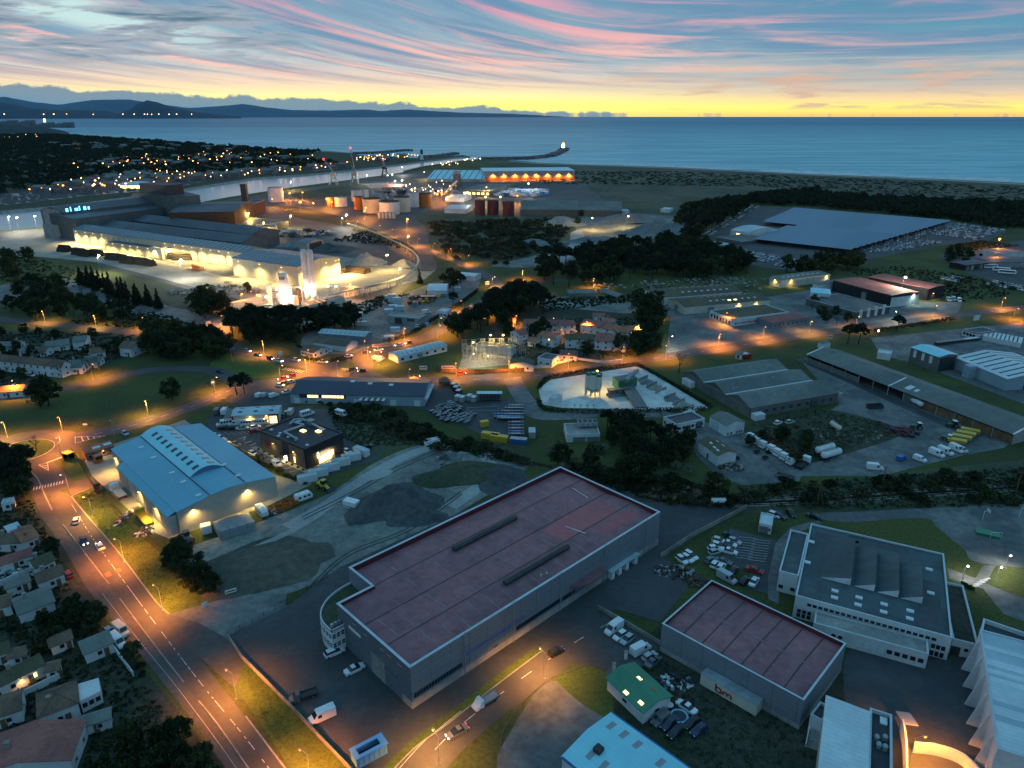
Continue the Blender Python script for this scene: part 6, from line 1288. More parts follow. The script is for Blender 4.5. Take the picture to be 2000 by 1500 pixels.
# left middle gardens: terrace, bungalows
LM=[('long white terrace with many dormers at the left edge',(-60,698),(118,716),(116,706),5.4,2.0,'brown_tile'),('white gabled house with angular front under a street lamp',(130,717),(158,716),(160,706),3.6,2.2,'fibro_roof'),('pale house at the end of the garden lane by the trees',(232,678),(256,680),(262,668),4.6,2.0,'brown_tile'),('white house with dark roof behind the terrace',(141,668),(166,666),(164,656),4.6,1.6,'fibro_roof'),('grey roofed bungalow left of the white house',(90,678),(135,672),(132,662),3.0,1.6,'fibro_roof'),('pale blue fronted shed among the left gardens',(24,672),(36,672),(38,666),3.0,1.2,'fibro_roof'),('grey roofed house right of the terrace end',(160,706),(186,706),(190,696),3.2,1.6,'fibro_roof'),('low bungalow at the left edge of the gardens',(-20,676),(14,676),(16,668),3.0,1.4,'fibro_roof'),('little bungalow with bright gable in the left gardens',(76,686),(88,686),(92,678),3.0,1.5,'brown_tile'),('low brown house below the big round tree',(-30,768),(44,762),(44,752),3.0,1.4,'brown_tile'),('grey bungalow in the middle of the left gardens',(36,684),(62,688),(72,678),3.0,1.4,'fibro_roof'),('dark bungalow by the garden lane',(176,690),(205,686),(204,676),3.0,1.4,'brown_tile')]
for lb,A,B,C,h,rh,rm in LM:Hs(lb,A,B,C,h,'gx',rh,rm)
# the town across the river: one prototype per kind, copied
def mini_house(L,Wd,h,rh,wm,rm):
 b=MB();b.face([(0,0,0),(L,0,0),(L,0,h),(0,0,h)]);b.face([(L,Wd,0),(0,Wd,0),(0,Wd,h),(L,Wd,h)]);b.face([(L,0,0),(L,Wd,0),(L,Wd,h),(L,Wd/2,h+rh),(L,0,h)]);b.face([(0,Wd,0),(0,0,0),(0,0,h),(0,Wd/2,h+rh),(0,Wd,h)])
 o=.5;b.face([(-o,-o,h-.2),(L+o,-o,h-.2),(L+o,Wd/2,h+rh),(-o,Wd/2,h+rh)],1);b.face([(-o,Wd/2,h+rh),(L+o,Wd/2,h+rh),(L+o,Wd+o,h-.2),(-o,Wd+o,h-.2)],1)
 for i in range(3):x=L*(.2+.3*i);b.box(x-.6,-.06,1,x+.6,-.01,2.6,2)
 return b.mesh('far_house',[wm,rm,'glass'])
MH=[mini_house(14,10,6,3,'far_wall','brown_tile'),mini_house(18,10,5,3,'far_wall','clay_tile'),mini_house(12,9,4,2.5,'far_wall','rose_tile'),mini_house(24,12,8,3,'far_wall','fibro_roof'),mini_house(30,14,11,2,'far_wall','fibro_roof')]
rg=random.Random(11)
def town(pts,n,md,kinds,label,grp):
 for q in Sc(pts,n,rg,md):o=obj('far_house',MH[rg.choice(kinds)],None,q,rg.uniform(-.5,.5)+(1.57 if rg.random()<.3 else 0));tag(o,label,'house',grp)
town([(60,375),(170,352),(300,340),(400,345),(330,362),(200,372),(80,385)],95,16,(0,1,2,3),'small pale house of the riverside town across the river','houses of the riverside town')
town([(330,345),(500,335),(600,330),(680,322),(670,330),(560,340),(420,352)],40,18,(0,1,3),'small house near the far quay on the right','houses along the far quay')
town([(120,322),(300,312),(480,300),(590,312),(560,325),(380,325),(200,330)],60,30,(0,1,3),'small house scattered among dark trees beyond the town','houses among the far trees')
town([(20,285),(120,280),(300,283),(460,290),(520,296),(400,300),(160,298)],40,45,(1,3,4),'distant pale house between the far trees and the shore','distant houses towards the shore')
town([(700,309),(760,307),(810,310),(790,314),(705,319)],14,16,(1,3),'small house on the lit spit by the river mouth','houses on the river mouth spit')
for i in range(16):
 x=-10+i*9-(i%3);q=G(x,254.5);q.z=30 if x<60 else 16;tag(obj('far_house',MH[4],None,q,.1),'tiny pale block of the seaside town on the headland','building','blocks on the headland').scale=(2.2,2,1.5+(i%4)*.5)
t=Tg('lighthouse','white lit lighthouse on the headland','lighthouse',(*G(91,254).xy,12));MB().lathe([(10,0),(5.5,50),(7,50),(7,53),(4,53),(4,60),(.1,64)],14).Bl('tower','lit_white',t);MB().ball((0,0,57),6,6).Bl('lantern','lamp_white',t)  # light on the tower is put into a glowing surface
# moored boats of the marina
bm_=MB();bm_.hexa([(-3.6,-.9,0),(2.4,-1,0),(2.4,1,0),(-3.6,.9,0),(-4,-1.3,1),(4.6,-.15,1.25),(4.6,.15,1.25),(-4,1.3,1)]);bm_.box(-1.5,-.8,1.0,1.5,.8,1.7);bm_.tube((.5,0,1),(.5,0,10),.16,n=4)
bme=bm_.mesh('moored_boat',['far_wall'])
for q in Sc([(0,382),(120,372),(240,362),(340,358),(400,355),(330,368),(180,380),(60,394),(0,402)],230,rg,5.5):q.z=.15;tag(obj('moored_boat',bme,None,q,rg.choice((.4,.5,3.6))+rg.uniform(-.1,.1)),'white sailing boat moored in the far marina','boat','boats in the far marina')
sheet('marina_basin','dark_water',.8,[(-100,392),(0,380),(120,370),(240,360),(345,355),(405,353),(335,369),(180,381),(60,395),(-100,412)])
t=Tg('harbour_office','round lit harbour pavilion by the marina','pavilion',G(265,366));MB().lathe([(22,0),(22,5)],24).Bl('glass_wall','lit_window',t);MB().lathe([(26,5),(24,7),(8,9),(.1,10)],24).Bl('roof','white_roof',t)
# breakwaters at the river mouth
def mole(label,pts,wd,h,m='stone'):
 P=Cm([G(*p)for p in pts],6);b=MB();rr=random.Random(3)
 for i,(a,c)in enumerate(zip(P,P[1:])):
  n=Vt((-(c-a).y,(c-a).x,0)).normalized();w_=wd;hh=[h+rr.uniform(-.5,.5)for _ in range(2)]
  b.hexa([(*(a-n*w_).xy,-4),(*(c-n*w_).xy,-4),(*(c+n*w_).xy,-4),(*(a+n*w_).xy,-4),(*(a-n*w_*.5).xy,hh[0]),(*(c-n*w_*.5).xy,hh[0]),(*(c+n*w_*.5).xy,hh[1]),(*(a+n*w_*.5).xy,hh[1])])
 t=Tg('breakwater',label,'breakwater');b.Bl('rubble_core',m,t);r2=MB()
 for a in P:
  for k in range(5):r2.cbox((a.x+rr.uniform(-wd,wd),a.y+rr.uniform(-wd,wd)*1.5,-3),rr.uniform(3,6),rr.uniform(3,6),rr.uniform(2,h+3),rr.uniform(0,3))
 tag(r2.Bl('armour_stones',m,t),kind='stuff');return P
mat('breakwater_stone',(.17,.12,.11),(.12,.09,.09),.05,1,.3,.3)
P=mole('long curved breakwater reaching into the sea with a lamp at its end',[(940,310),(985,309.5),(1030,308.5),(1065,305),(1085,300),(1098,294),(1103,289.5)],16,4,'breakwater_stone')
t=Tg('beacon','small white beacon with warm lamp at the end of the curved breakwater','beacon',(*G(1100,291).xy,4));MB().lathe([(5,0),(4,8),(5,8),(5,9),(.1,12)],10).Bl('tower','lit_white',t);MB().ball((0,0,12),4,5).Bl('lantern','lamp_orange',t)  # tower wall glows by itself, besides the lantern
mole('dark stone spit, the left one of the two beyond the river mouth',[(690,299),(740,297.5),(780,293.8),(800,293.2)],14,3,'breakwater_stone');mole('dark stone spit, the nearer one at the river mouth',[(822,306),(860,303.5),(880,300.5),(889,299.3)],14,3,'breakwater_stone')
t=Tg('river_light','white river mouth light with dark top','beacon',G(824,312));MB().lathe([(5,0),(3.5,14)],10).Bl('tower','white_wall',t);MB().lathe([(3.5,14),(3,24),(.1,26)],10).Bl('top','dark_steel',t)
t=Tg('timber_jetty','dark timber jetty along the river on many piles','jetty');P=Cm([G(*p)for p in((790,335),(830,325.5),(870,320),(897,316))],8);b=MB();strip(b,P,8,1.5);b.Bl('deck','concrete',t)
for p in P:MB().cbox((p.x,p.y-2,-4),4,4,5.5).Bl('pile','concrete',t)
t=Tg('timber_jetty','short piled landing stage on the far bank','jetty');P=[G(x,y)for x,y in((612,336),(628,334),(645,332),(660,330.5))];b=MB();strip(b,P,8,1.2);b.Bl('deck','concrete',t)
for i in range(10):p=P[0].lerp(P[-1],i/9);MB().cbox((p.x,p.y,-4),4,4,5.2).Bl('pile','dark_steel',t)
# solar roofed car compound
nr=20
for i in range(nr):
 f=i/(nr-1)
 la=[(1473,466),(1500,457),(1536,447),(1480,440),(1472,433),(1510,420),(1557,404)];fl=[0,.2,.42,.44,.5,.72,1]
 k=max(q for q in range(len(fl)-1)if fl[q]<=f+1e-9 or q==0);u=(f-fl[k])/(fl[k+1]-fl[k]);lx=la[k][0]+(la[k+1][0]-la[k][0])*u
 e0,e1=G(1473,466,4),G(1662,487,4);d=(e1-e0).normalized();n=Vt((-d.y,d.x,0));far=G(1857,430,4);dp=(far-e1).dot(n)/nr
 base=e1+n*(dp*i);right=base+d*((far-e1).dot(d)*f)
 lp=G(lx,466+(404-466)*f if k<2 or k>3 else la[k][1]+(la[k+1][1]-la[k][1])*u,4);left=base+d*((lp-base).dot(d))
 Ls=(right-left).dot(d);t=Tg('solar_canopy','long blue solar panel canopy over the parked cars','solar canopy',(left.x,left.y,0),math.atan2(d.y,d.x),'solar canopies of the car compound')
 wd=dp-.35;b=MB().hexa([(0,0,3.6),(Ls,0,3.6),(Ls,wd,4.0),(0,wd,4.0),(0,0,3.75),(Ls,0,3.75),(Ls,wd,4.15),(0,wd,4.15)]);b.Bl('panel_field','solar',t)
 for j in range(0,int(Ls/16)+1):MB().box(min(j*16,Ls-.4),wd*.5,0,min(j*16,Ls-.4)+.3,wd*.5+.3,3.7).Bl('post','steel',t)
 # ------------------------------------------------------------------ 13. trees and shrubs
def Lv(b,c,rad,n,s,rg,m=0):
 for _ in range(n):
  while True:
   v=Vt((rg.uniform(-1,1),rg.uniform(-1,1),rg.uniform(-1,1)))
   if v.length<1:break
  p=Vt((c[0]+v.x*rad[0],c[1]+v.y*rad[1],c[2]+v.z*rad[2]));u=Vt((rg.gauss(0,1),rg.gauss(0,1),rg.gauss(0,.6))).normalized();w_=u.orthogonal().normalized();w_.rotate(Matrix.Rotation(rg.uniform(0,6.28),3,u));q=u.cross(w_);a=s*rg.uniform(.6,1.3)
  b.face([p-w_*a-q*a*.6,p+w_*a-q*a*.6,p+w_*a*.7+q*a*.7,p-w_*a*.6+q*a*.6],m)
def tree_proto(kind,seed):
 rg=random.Random(seed);cr=MB();tr=MB();lf='leaf_dark'
 if kind=='broad':
  lf=('leaf_dark','leaf_mid')[seed%2];tr.tube((0,0,-.2),(.1,0,3.2),.32,.22,7);hh=5.3
  for _ in range(6):a=rg.uniform(0,6.3);tr.tube((.1,0,2.8),(math.cos(a)*2,math.sin(a)*2,5.5),.16,.06,5)
  for _ in range(54):
   a,e,rr=rg.uniform(0,6.3),rg.uniform(-.95,1),rg.uniform(.5,1);k=math.sqrt(max(0,1-e*e))*rr;q=rg.uniform(.7,1.25);Lv(cr,(math.cos(a)*k*3.7,math.sin(a)*k*3.7,hh+e*rr*4.0),(1.1*q,1.1*q,.8*q),int(30*q),rg.uniform(.22,.4),rg,rg.choice((0,0,1)))
 elif kind=='pine':
  lf='leaf_pine';tr.tube((0,0,-.2),(.3,.1,5),.30,.24,7).tube((.3,.1,5),(0,.3,9.5),.24,.12,6)
  for _ in range(7):a=rg.uniform(0,6.3);tr.tube((.2,.2,rg.uniform(5.5,8)),(math.cos(a)*2.6,math.sin(a)*2.6,rg.uniform(8.5,10)),.11,.04,5)
  for _ in range(38):
   a,rr=rg.uniform(0,6.3),math.sqrt(rg.random());Lv(cr,(math.cos(a)*rr*3.6,math.sin(a)*rr*3.6,7.4+(1-rr*rr)*3.2+rg.uniform(-1.6,.5)),(1.25,1.25,.6),34,.32,rg)
 elif kind=='conifer':
  lf='leaf_pine';tr.tube((0,0,-.2),(0,0,8),.22,.05,6)
  for j in range(16):
   f=j/15;r_=1.9*(1-f)+.15
   for k in range(max(2,int(6*(1-f)))):a=rg.uniform(0,6.3);Lv(cr,(math.cos(a)*r_*.6,math.sin(a)*r_*.6,.9+f*8),(r_*.6,r_*.6,.55),22,.26,rg)
 elif kind=='bush':
  lf=('leaf_mid','leaf_dark','leaf_dry')[seed%3];tr.tube((0,0,-.1),(0,0,.8),.1,.05,5)
  for _ in range(16):a,rr=rg.uniform(0,6.3),math.sqrt(rg.random());Lv(cr,(math.cos(a)*rr*1.4,math.sin(a)*rr*1.4,.8+(1-rr)*1.0),(.7,.7,.55),26,.22,rg)
 elif kind=='blossom':
  lf='leaf_pale';tr.tube((0,0,-.1),(0,0,1.6),.12,.06,5)
  for _ in range(5):a=rg.uniform(0,6.3);tr.tube((0,0,.8),(math.cos(a)*1.2,math.sin(a)*1.2,2.4),.06,.02,4)
  for _ in range(22):a,rr=rg.uniform(0,6.3),math.sqrt(rg.random());Lv(cr,(math.cos(a)*rr*1.6,math.sin(a)*rr*1.6,1.2+(1-rr)*1.9),(.75,.75,.6),20,.16,rg)
 elif kind=='bare':
  lf='bark'
  def br(p,d,l,r_,n):
   q=p+d*l;tr.tube(p,q,r_,r_*.6,5,cap=False)
   if n:
    for _ in range(3):e=(d+Vt((rg.uniform(-.8,.8),rg.uniform(-.8,.8),rg.uniform(-.1,.5)))).normalized();br(q,e,l*rg.uniform(.6,.8),r_*.55,n-1)
  br(Vt((0,0,-.1)),Vt((0,0,1)),2.2,.22,4);Lv(cr,(0,0,5),(2.6,2.6,2),160,.07,rg)
 nm=dict(broad='broadleaf_tree',pine='pine_tree',conifer='conifer_tree',bush='shrub',blossom='blossom_shrub',bare='bare_tree')[kind]
 t=Tg(nm,'tree','shrub' if kind in('bush','blossom')else 'tree');tr.Bl('trunk','bark',t);cr.Bl('crown',[lf,'leaf_mid' if lf=='leaf_dark' else 'leaf_dark']if kind=='broad' else lf,t);return Proto(t)
TP={k:[tree_proto(k,s)for s in range(n)]for k,n in(('broad',4),('pine',3),('conifer',2),('bush',6),('blossom',2),('bare',2))}
def plant(kind,p,label,group=None,sc=1.0,rg=rnd):
 s=sc*rg.uniform(.85,1.18);return rg.choice(TP[kind]).put((p.x,p.y,0),rg.uniform(0,6.28),label,group,(s*rg.uniform(.9,1.12),s*rg.uniform(.9,1.12),s))
rg=random.Random(21)
def wood(pts,n,kinds,label,grp,md=3.0,sc=1.0):
 for q in Sc(pts,n,rg,md):plant(rg.choice(kinds),q,label,grp,sc,rg)
wood([(285,700),(272,668),(300,655),(420,665),(452,690),(440,702),(350,708)],30,('broad',),'dark tall tree of the clump between the two left roads','trees of the left road clump',4,1.1)
wood([(440,648),(520,638),(640,652),(700,642),(690,632),(600,634),(500,632)],40,('broad','pine'),'dark tree of the belt below the bright gas plant','trees below the gas plant',4,1.05)
wood([(450,665),(470,640),(600,655),(560,672),(500,672)],20,('broad','broad','pine'),'dark tree at the foot of the belt below the gas plant','trees below the gas plant foot',4,1.05)
wood([(870,660),(905,640),(960,605),(1010,575),(1040,590),(1070,615),(1000,622),(950,645),(900,670)],38,('pine','pine','broad'),'dark pine of the clump between north road and estate','pines between north road and estate',3.6,1.2)
wood([(1050,525),(1150,500),(1330,480),(1430,510),(1490,530),(1450,545),(1330,545),(1240,555),(1100,570),(1060,550)],120,('pine','broad','broad'),'dark tree of the wide wood in the centre right','trees of the central wood',4.2,1.4)
wood([(1240,600),(1255,590),(1300,600),(1300,650),(1280,660),(1245,640)],9,('broad',),'dark tree at the right end of the estate','trees at the right end of the estate',4.5,1.2)
wood([(1225,680),(1270,668),(1290,690),(1240,700)],7,('broad',),'round dark tree by the estate wall on the main road','trees by the estate wall',4.5,1.05)
wood([(1175,878),(1180,835),(1230,832),(1300,850),(1325,882),(1310,915),(1230,905)],26,('broad','broad','pine'),'dark tree of the group behind the pump house','trees behind the pump house',2.8,0.72)
wood([(1310,880),(1345,860),(1350,900),(1330,910)],4,('broad',),'dark tree left of the lone white shed','trees left of the lone white shed',3.5,.62)
wood([(135,548),(150,545),(335,605),(325,612),(230,590)],30,('conifer',),'dark pointed conifer in the row below the pipe mill','conifer row below the pipe mill',3,1.25)
wood([(20,610),(60,560),(150,575),(200,600),(290,620),(260,640),(150,630),(60,625)],38,('broad','broad','bare'),'dark tree beside the left lane below the conifer row','trees beside the left lane',5,1.2)
wood([(370,615),(400,590),(440,610),(430,632)],9,('broad',),'dark tree left of the gas plant wall','trees left of the gas plant',5,1.3)
wood([(0,560),(0,500),(60,495),(70,545)],12,('broad','bare'),'tree at the left edge by the mill gate','trees by the mill gate',6,1.3)
wood([(1340,470),(1440,405),(1470,400),(1420,440),(1360,490),(1330,490)],28,('pine','broad'),'dark tree of the strip left of the car compound','trees left of the car compound',6,1.6)
wood([(1490,535),(1560,530),(1620,515),(1700,520),(1660,530),(1560,545)],18,('broad',),'dark tree below the car compound','trees below the car compound',5,1.3)
wood([(860,560),(880,545),(935,555),(925,572),(890,578)],8,('broad','pine'),'dark tree at the top of the builders yard','trees of the builders yard',5,.8)
wood([(1580,590),(1600,600),(1660,625),(1680,635),(1630,640),(1590,625)],14,('broad','bare'),'tree in front of the flat grey factory','trees before the flat grey factory',4,.7)
wood([(880,445),(1000,440),(1080,450),(1060,490),(980,500),(900,480)],40,('broad','bare','bush'),'tree of the scrubland left of the quarry','trees of the quarry scrub',6,.85)
wood([(850,470),(960,505),(1010,520),(900,520),(860,500)],16,('bush','bare'),'brown bush beside the north road bend','bushes beside the north road',5,1.8)
wood([(1830,500),(1880,490),(1900,510),(1860,520)],8,('broad',),'tree by the bus garage','trees by the bus garage',5,.8)
wood([(170,1580),(215,1490),(320,1425),(390,1450),(425,1520),(380,1640)],19,('broad',),'big dark garden tree in the lower left corner','garden trees in the lower left',2.8,0.62)
wood([(110,1240),(140,1190),(200,1215),(190,1240)],7,('broad',),'dark garden tree above the garage with three cars','garden trees above the garage',3,.55)
wood([(40,1260),(20,1230),(100,1225),(120,1265),(80,1280)],7,('broad','bush'),'dark garden tree behind the lit terrace house','garden trees behind the lit terrace',3,.5)
wood([(245,1290),(275,1275),(300,1320),(270,1330)],6,('broad','bush'),'dark tree overhanging the avenue pavement','trees overhanging the pavement',2.6,0.6)
wood([(0,960),(0,910),(50,925),(56,975),(20,990)],14,('pine','broad'),'dark tree by the zebra crossing at the left edge','trees by the zebra crossing',2.2,0.8)
wood([(330,1110),(350,1080),(420,1145),(425,1175),(385,1165)],17,('broad','bush'),'dark bush of the row between verge and earth mound','bush row beside the verge',2,0.62)
wood([(640,790),(760,800),(860,850),(1000,890),(1090,920),(1000,905),(850,880),(720,830)],44,('bush',),'dark bush of the hedge bank behind the gas bottle yard','bushes of the hedge bank',2.4,1.35)
wood([(600,785),(700,795),(690,830),(640,815)],14,('bush',),'low bush in the rough field behind the black office','bushes of the rough field',2.5,.8)
wood([(1090,905),(1420,960),(1440,990),(1300,985),(1110,930)],46,('bush','bush','broad'),'dark bush of the scrub belt behind the maroon warehouse','bushes of the scrub belt',2.8,1.0)
wood([(1440,950),(2050,920),(2050,985),(1600,985),(1450,985)],34,('bush',),'dark low bush of the rail bank on the right','bushes of the rail bank',3,1.35)
wood([(1460,870),(1560,830),(1600,900),(1560,920),(1480,895)],16,('broad','bush'),'dark tree between the tipper trucks and the long shed yard','trees behind the tipper trucks',3.4,.6)
wood([(400,855),(600,935),(600,950),(420,870)],14,('bush',),'low shrub of the strip between blue hall and car park','shrubs beside the blue hall',1.8,.5)
wood([(980,640),(1290,650),(1290,690),(1090,705),(1000,690)],22,('bush','bush','broad'),'garden shrub between the estate houses','garden shrubs of the estate',3,1.0)
wood([(0,650),(240,660),(240,700),(160,725),(0,745)],50,('bush','broad','bare'),'garden tree between the left bungalows','garden trees of the left bungalows',3.5,.62)
wood([(1880,540),(1990,560),(1990,570),(1870,575),(1840,560)],12,('bush',),'dark bush beside the path below the buses','bushes below the buses',3,1.1)
def hedge(label,pts,wd=1.2,ht=1.3,m='leaf_dark',seed=1):
 rg=random.Random(seed);P=Cm([G(*p)for p in pts],6);t=Tg('hedge',label,'hedge');b=MB();st=MB()
 for a,c in zip(P,P[1:]):
  n=max(1,int((c-a).length/.9));st.tube((a.x,a.y,0),(a.x,a.y,ht*.6),.06,n=4)
  for i in range(n):q=a.lerp(c,(i+rg.random())/n);Lv(b,(q.x,q.y,ht*.5*rg.uniform(.8,1.3)),(wd*.7,wd*.7,ht*.55),34,.24,rg)
 b.Bl('foliage',m,t);st.Bl('stem','bark',t)
hedge('dark hedge along the road side of the batching yard',[(1052,762),(1062,746),(1080,737),(1160,724),(1242,713)],1.6,1.6);hedge('dark hedge along the right side of the batching yard',[(1246,714),(1310,750),(1390,797)],1.6,1.5);hedge('dark hedge below the batching yard',[(1052,785),(1062,800),(1100,806),(1180,807),(1290,804),(1380,802)],1.8,1.8)
hedge('hedge between the builders yard and the north road',[(752,668),(800,655),(860,618),(900,594),(932,570)],2,2);hedge('dark hedge in front of the brown roofed offices',[(590,700),(640,708),(686,701)],2,2);hedge('long hedge on the far side of the main road',[(1702,650),(1780,638),(1864,625)],2,2,seed=2);hedge('hedge strip between the blue hall and the black office car park',[(405,853),(470,884),(540,922),(600,948)],1.2,1.1,'leaf_mid');hedge('hedge beside the zebra at the school path',[(1880,1143),(1900,1152)],.8,.9,'leaf_mid')
for lb,kind,c,s in(('big round tree on the meadow edge by the left road','broad',(96,792),1.35),('second crown beside the big round meadow tree','broad',(80,795),1.2),('single round tree standing in the meadow','broad',(337,782),1.05),('leaning pine at the corner of the trade hall car park, left','pine',(463,772),.8),('leaning pine at the corner of the trade hall car park, right','pine',(478,770),.85),('dark round tree between two houses by the avenue','broad',(102,1085),.6),('small bare tree on the roundabout island','bare',(72,880),.9),('low shrub on the roundabout island','bush',(30,886),.9),('second low shrub on the roundabout island','bush',(48,890),.7),('spreading pine by the main road above the long shed, left','pine',(1655,672),.95),('spreading pine by the main road above the long shed, right','pine',(1676,672),1.0),('flat topped pine beside the depot entrance','pine',(1752,648),.85),('bare round tree left of the triple gabled shed','bare',(1326,728),1.6),('lone dark tree in the lit rough ground below the pipe mill','broad',(484,572),.75),('bare tree left of the lone one below the pipe mill','bare',(448,570),1.3),('bare tree beside the left road fork','bare',(122,738),1.3),('second bare tree beside the left road fork','bare',(172,732),1.4),('third bare tree beside the left road fork','bare',(195,730),1.4),('round dark tree in the quarry','broad',(1135,425),1.0),('dark bush tree on the quarry ridge','broad',(1128,440),.9),('tall narrow tree by the conveyor bend','conifer',(820,556),1.2),('tree in the middle of the builders yard','pine',(886,600),.85),('tree near the car compound entrance','broad',(1620,520),.9)):
 rnd.choice(TP[kind]).put(G(*c),rnd.uniform(0,6),lb,None,s)
for i,c in enumerate(((868,846+55),(1000,893),(1075,885),(1120,905),(1150,893),(1145,903),(1235,905),(1268,905),(1180,882),(1320,915),(1345,925),(1380,940),(1100,920),(968,880),(985,888))):plant('blossom',G(*c),'pale blossoming bush in the dark scrub belt','blossoming bushes of the scrub belt',1.0)
# masses that read as one: far pine forest, scrub, wooded far bank
def mass(name,label,pts_list,n,kinds,sc,seed,quads=14,ht=7,m='leaf_pine'):
 rg=random.Random(seed);b=MB()
 for pts in pts_list:
  for q in Sc(pts,n,rg):
   h_=ht*rg.uniform(.6,1.15);
   for _ in range(3):Lv(b,(q.x+rg.uniform(-2,2),q.y+rg.uniform(-2,2),h_*rg.uniform(.45,.85)),(3.2*sc,3.2*sc,h_*.3),quads,1.0*sc,rg,rg.choice((0,0,1)))
 return tag(b.Bl(name,[m,'leaf_dark']),label,name.replace('_',' ')if label else None,None,'stuff')
mass('pine_forest','dark pine forest between the car compound and the dunes',[[(1470,385),(1600,382),(1800,395),(2060,408),(2060,440),(1960,448),(1860,430),(1560,402),(1480,402)]],1500,None,1.3,5,12,9)
mass('pine_forest','dark low wood at the back of the dunes',[[(1340,405),(1480,385),(1600,372),(1580,382),(1450,402),(1350,440),(1320,440)]],420,None,1.3,6,12,8)
mass('far_wood','dark woods of the far bank among scattered lights',[[(-60,300),(200,290),(560,312),(680,318),(560,330),(360,345),(200,345),(60,372),(-60,395)]],1500,None,2.0,7,10,8)
mass('far_wood','dark woods further back towards the headland',[[(-60,262),(120,264),(300,276),(520,292),(640,300),(560,308),(300,300),(-60,300)]],1500,None,3.4,8,9,10)
mass('scrubland','grey green scrub between tank farm and quarry',[[(840,435),(960,432),(1110,430),(1100,480),(1000,510),(900,500),(850,470)]],420,None,.9,9,14,3.2,'leaf_dry')
mass('scrubland','low scrub on the dunes behind the beach',[[(960,325),(1130,335),(1300,335),(1590,346),(2000,366),(2000,395),(1700,375),(1480,365),(1200,360),(1050,360)]],1300,None,.8,10,6,1.0,'leaf_dry')
def tufts(name,label,pts,n,s,m,seed,m2='leaf_dry'):
 rg=random.Random(seed);b=MB()
 for q in Sc(pts,n,rg):Lv(b,(q.x,q.y,.15),(.6,.6,.3),7,s,rg,rg.choice((0,1)))
 tag(b.Bl(name,[m,m2]),kind='stuff')
tufts('rough_grass','',[(640,800),(860,850),(1000,890),(1090,915),(960,900),(820,870),(700,870),(660,850)],1400,.22,'leaf_mid',31);tufts('rough_grass','',[(1100,900),(1300,930),(1440,965),(1440,990),(1300,985),(1110,925)],1600,.24,'leaf_dark',32);tufts('rough_grass','',[(1440,950),(2050,910),(2050,990),(1600,995),(1450,985)],1800,.24,'leaf_dark',33);tufts('rough_grass','',[(145,972),(183,955),(330,1095),(420,1172),(330,1198),(232,1080)],900,.10,'leaf_mid',34,'leaf_mid')
for k,p in enumerate(([(1640,528),(1760,520),(1900,540),(1990,575),(1880,590),(1800,575)],[(1850,480),(1920,470),(1990,480),(1900,490),(1840,505)],[(300,610),(420,640),(440,665),(300,645),(120,630)],[(600,690),(560,660),(700,620),(800,575),(740,580),(560,650)],[(1040,560),(1100,585),(1240,575),(1300,560),(1240,590),(1060,610)],[(640,470),(720,450),(800,480),(820,500),(760,480)],[(0,480),(120,520),(250,560),(120,560),(0,550)])):tufts('undergrowth','',p,420,.75,'leaf_dark',60+k)
tufts('undergrowth','',[(-40,990),(60,980),(120,1090),(160,1200),(260,1310),(330,1400),(400,1500),(380,1600),(-60,1600)],2300,.30,'leaf_dark',41,'leaf_mid');tufts('undergrowth','',[(-60,655),(100,648),(265,655),(235,700),(120,725),(-60,770)],900,.5,'leaf_dark',42,'leaf_mid');tufts('undergrowth','',[(980,625),(1240,620),(1290,690),(1080,710),(980,690)],900,.4,'leaf_dark',43,'leaf_mid');tufts('undergrowth','',[(1190,1320),(1290,1290),(1560,1400),(1590,1480),(1400,1520),(1300,1450)],500,.16,'leaf_dark',44,'leaf_mid')
tufts('rough_grass','',[(470,1292),(600,1404),(690,1505),(600,1500),(530,1440)],900,.08,'leaf_mid',35,'leaf_mid');tufts('rough_grass','',[(1470,830),(1600,800),(1740,830),(1640,890),(1560,905)],700,.22,'leaf_dry',36);tufts('rough_grass','',[(860,900),(900,900),(940,910),(930,945),(870,950)],300,.2,'leaf_dry',37)
# ------------------------------------------------------------------ 14. vehicles
WH={}
def wheel_mesh(r,w):
 if(r,w)not in WH:WH[(r,w)]=MB().tube((0,-w/2,0),(0,w/2,0),r,n=14,m=0).tube((0,-w/2-.012,0),(0,w/2+.012,0),r*.55,n=10,m=1).mesh('wheel',['tyre','steel'])
 return WH[(r,w)]
def loft(b,secs,m=0):
 """body through cross sections (x, half width low, half width high, z low, z high)"""
 i=len(b.v)
 for x,wl_,wh,z0,z1 in secs:b.v+=[(x,-wl_,z0),(x,wl_,z0),(x,wl_,z0+(z1-z0)*.55),(x,wh,z1),(x,-wh,z1),(x,-wl_,z0+(z1-z0)*.55)]
 for k in range(len(secs)-1):
  for j in range(6):a,c=i+k*6+j,i+k*6+(j+1)%6;b.f.append((a,c,c+6,a+6)[::-1]);b.m.append(m)
 b.f.append(tuple(range(i,i+6)));b.f.append(tuple(range(i+len(secs)*6-1,i+len(secs)*6-7,-1)));b.m+=[m,m]
 return b
VM={}
def vmesh(key,fn):
 if key not in VM:VM[key]=fn()
 return VM[key]
def wheels(t,xs,y,r,w=.22):
 for x in xs:
  for s_ in(-1,1):obj('wheel',wheel_mesh(r,w),t,(x,s_*y,r))
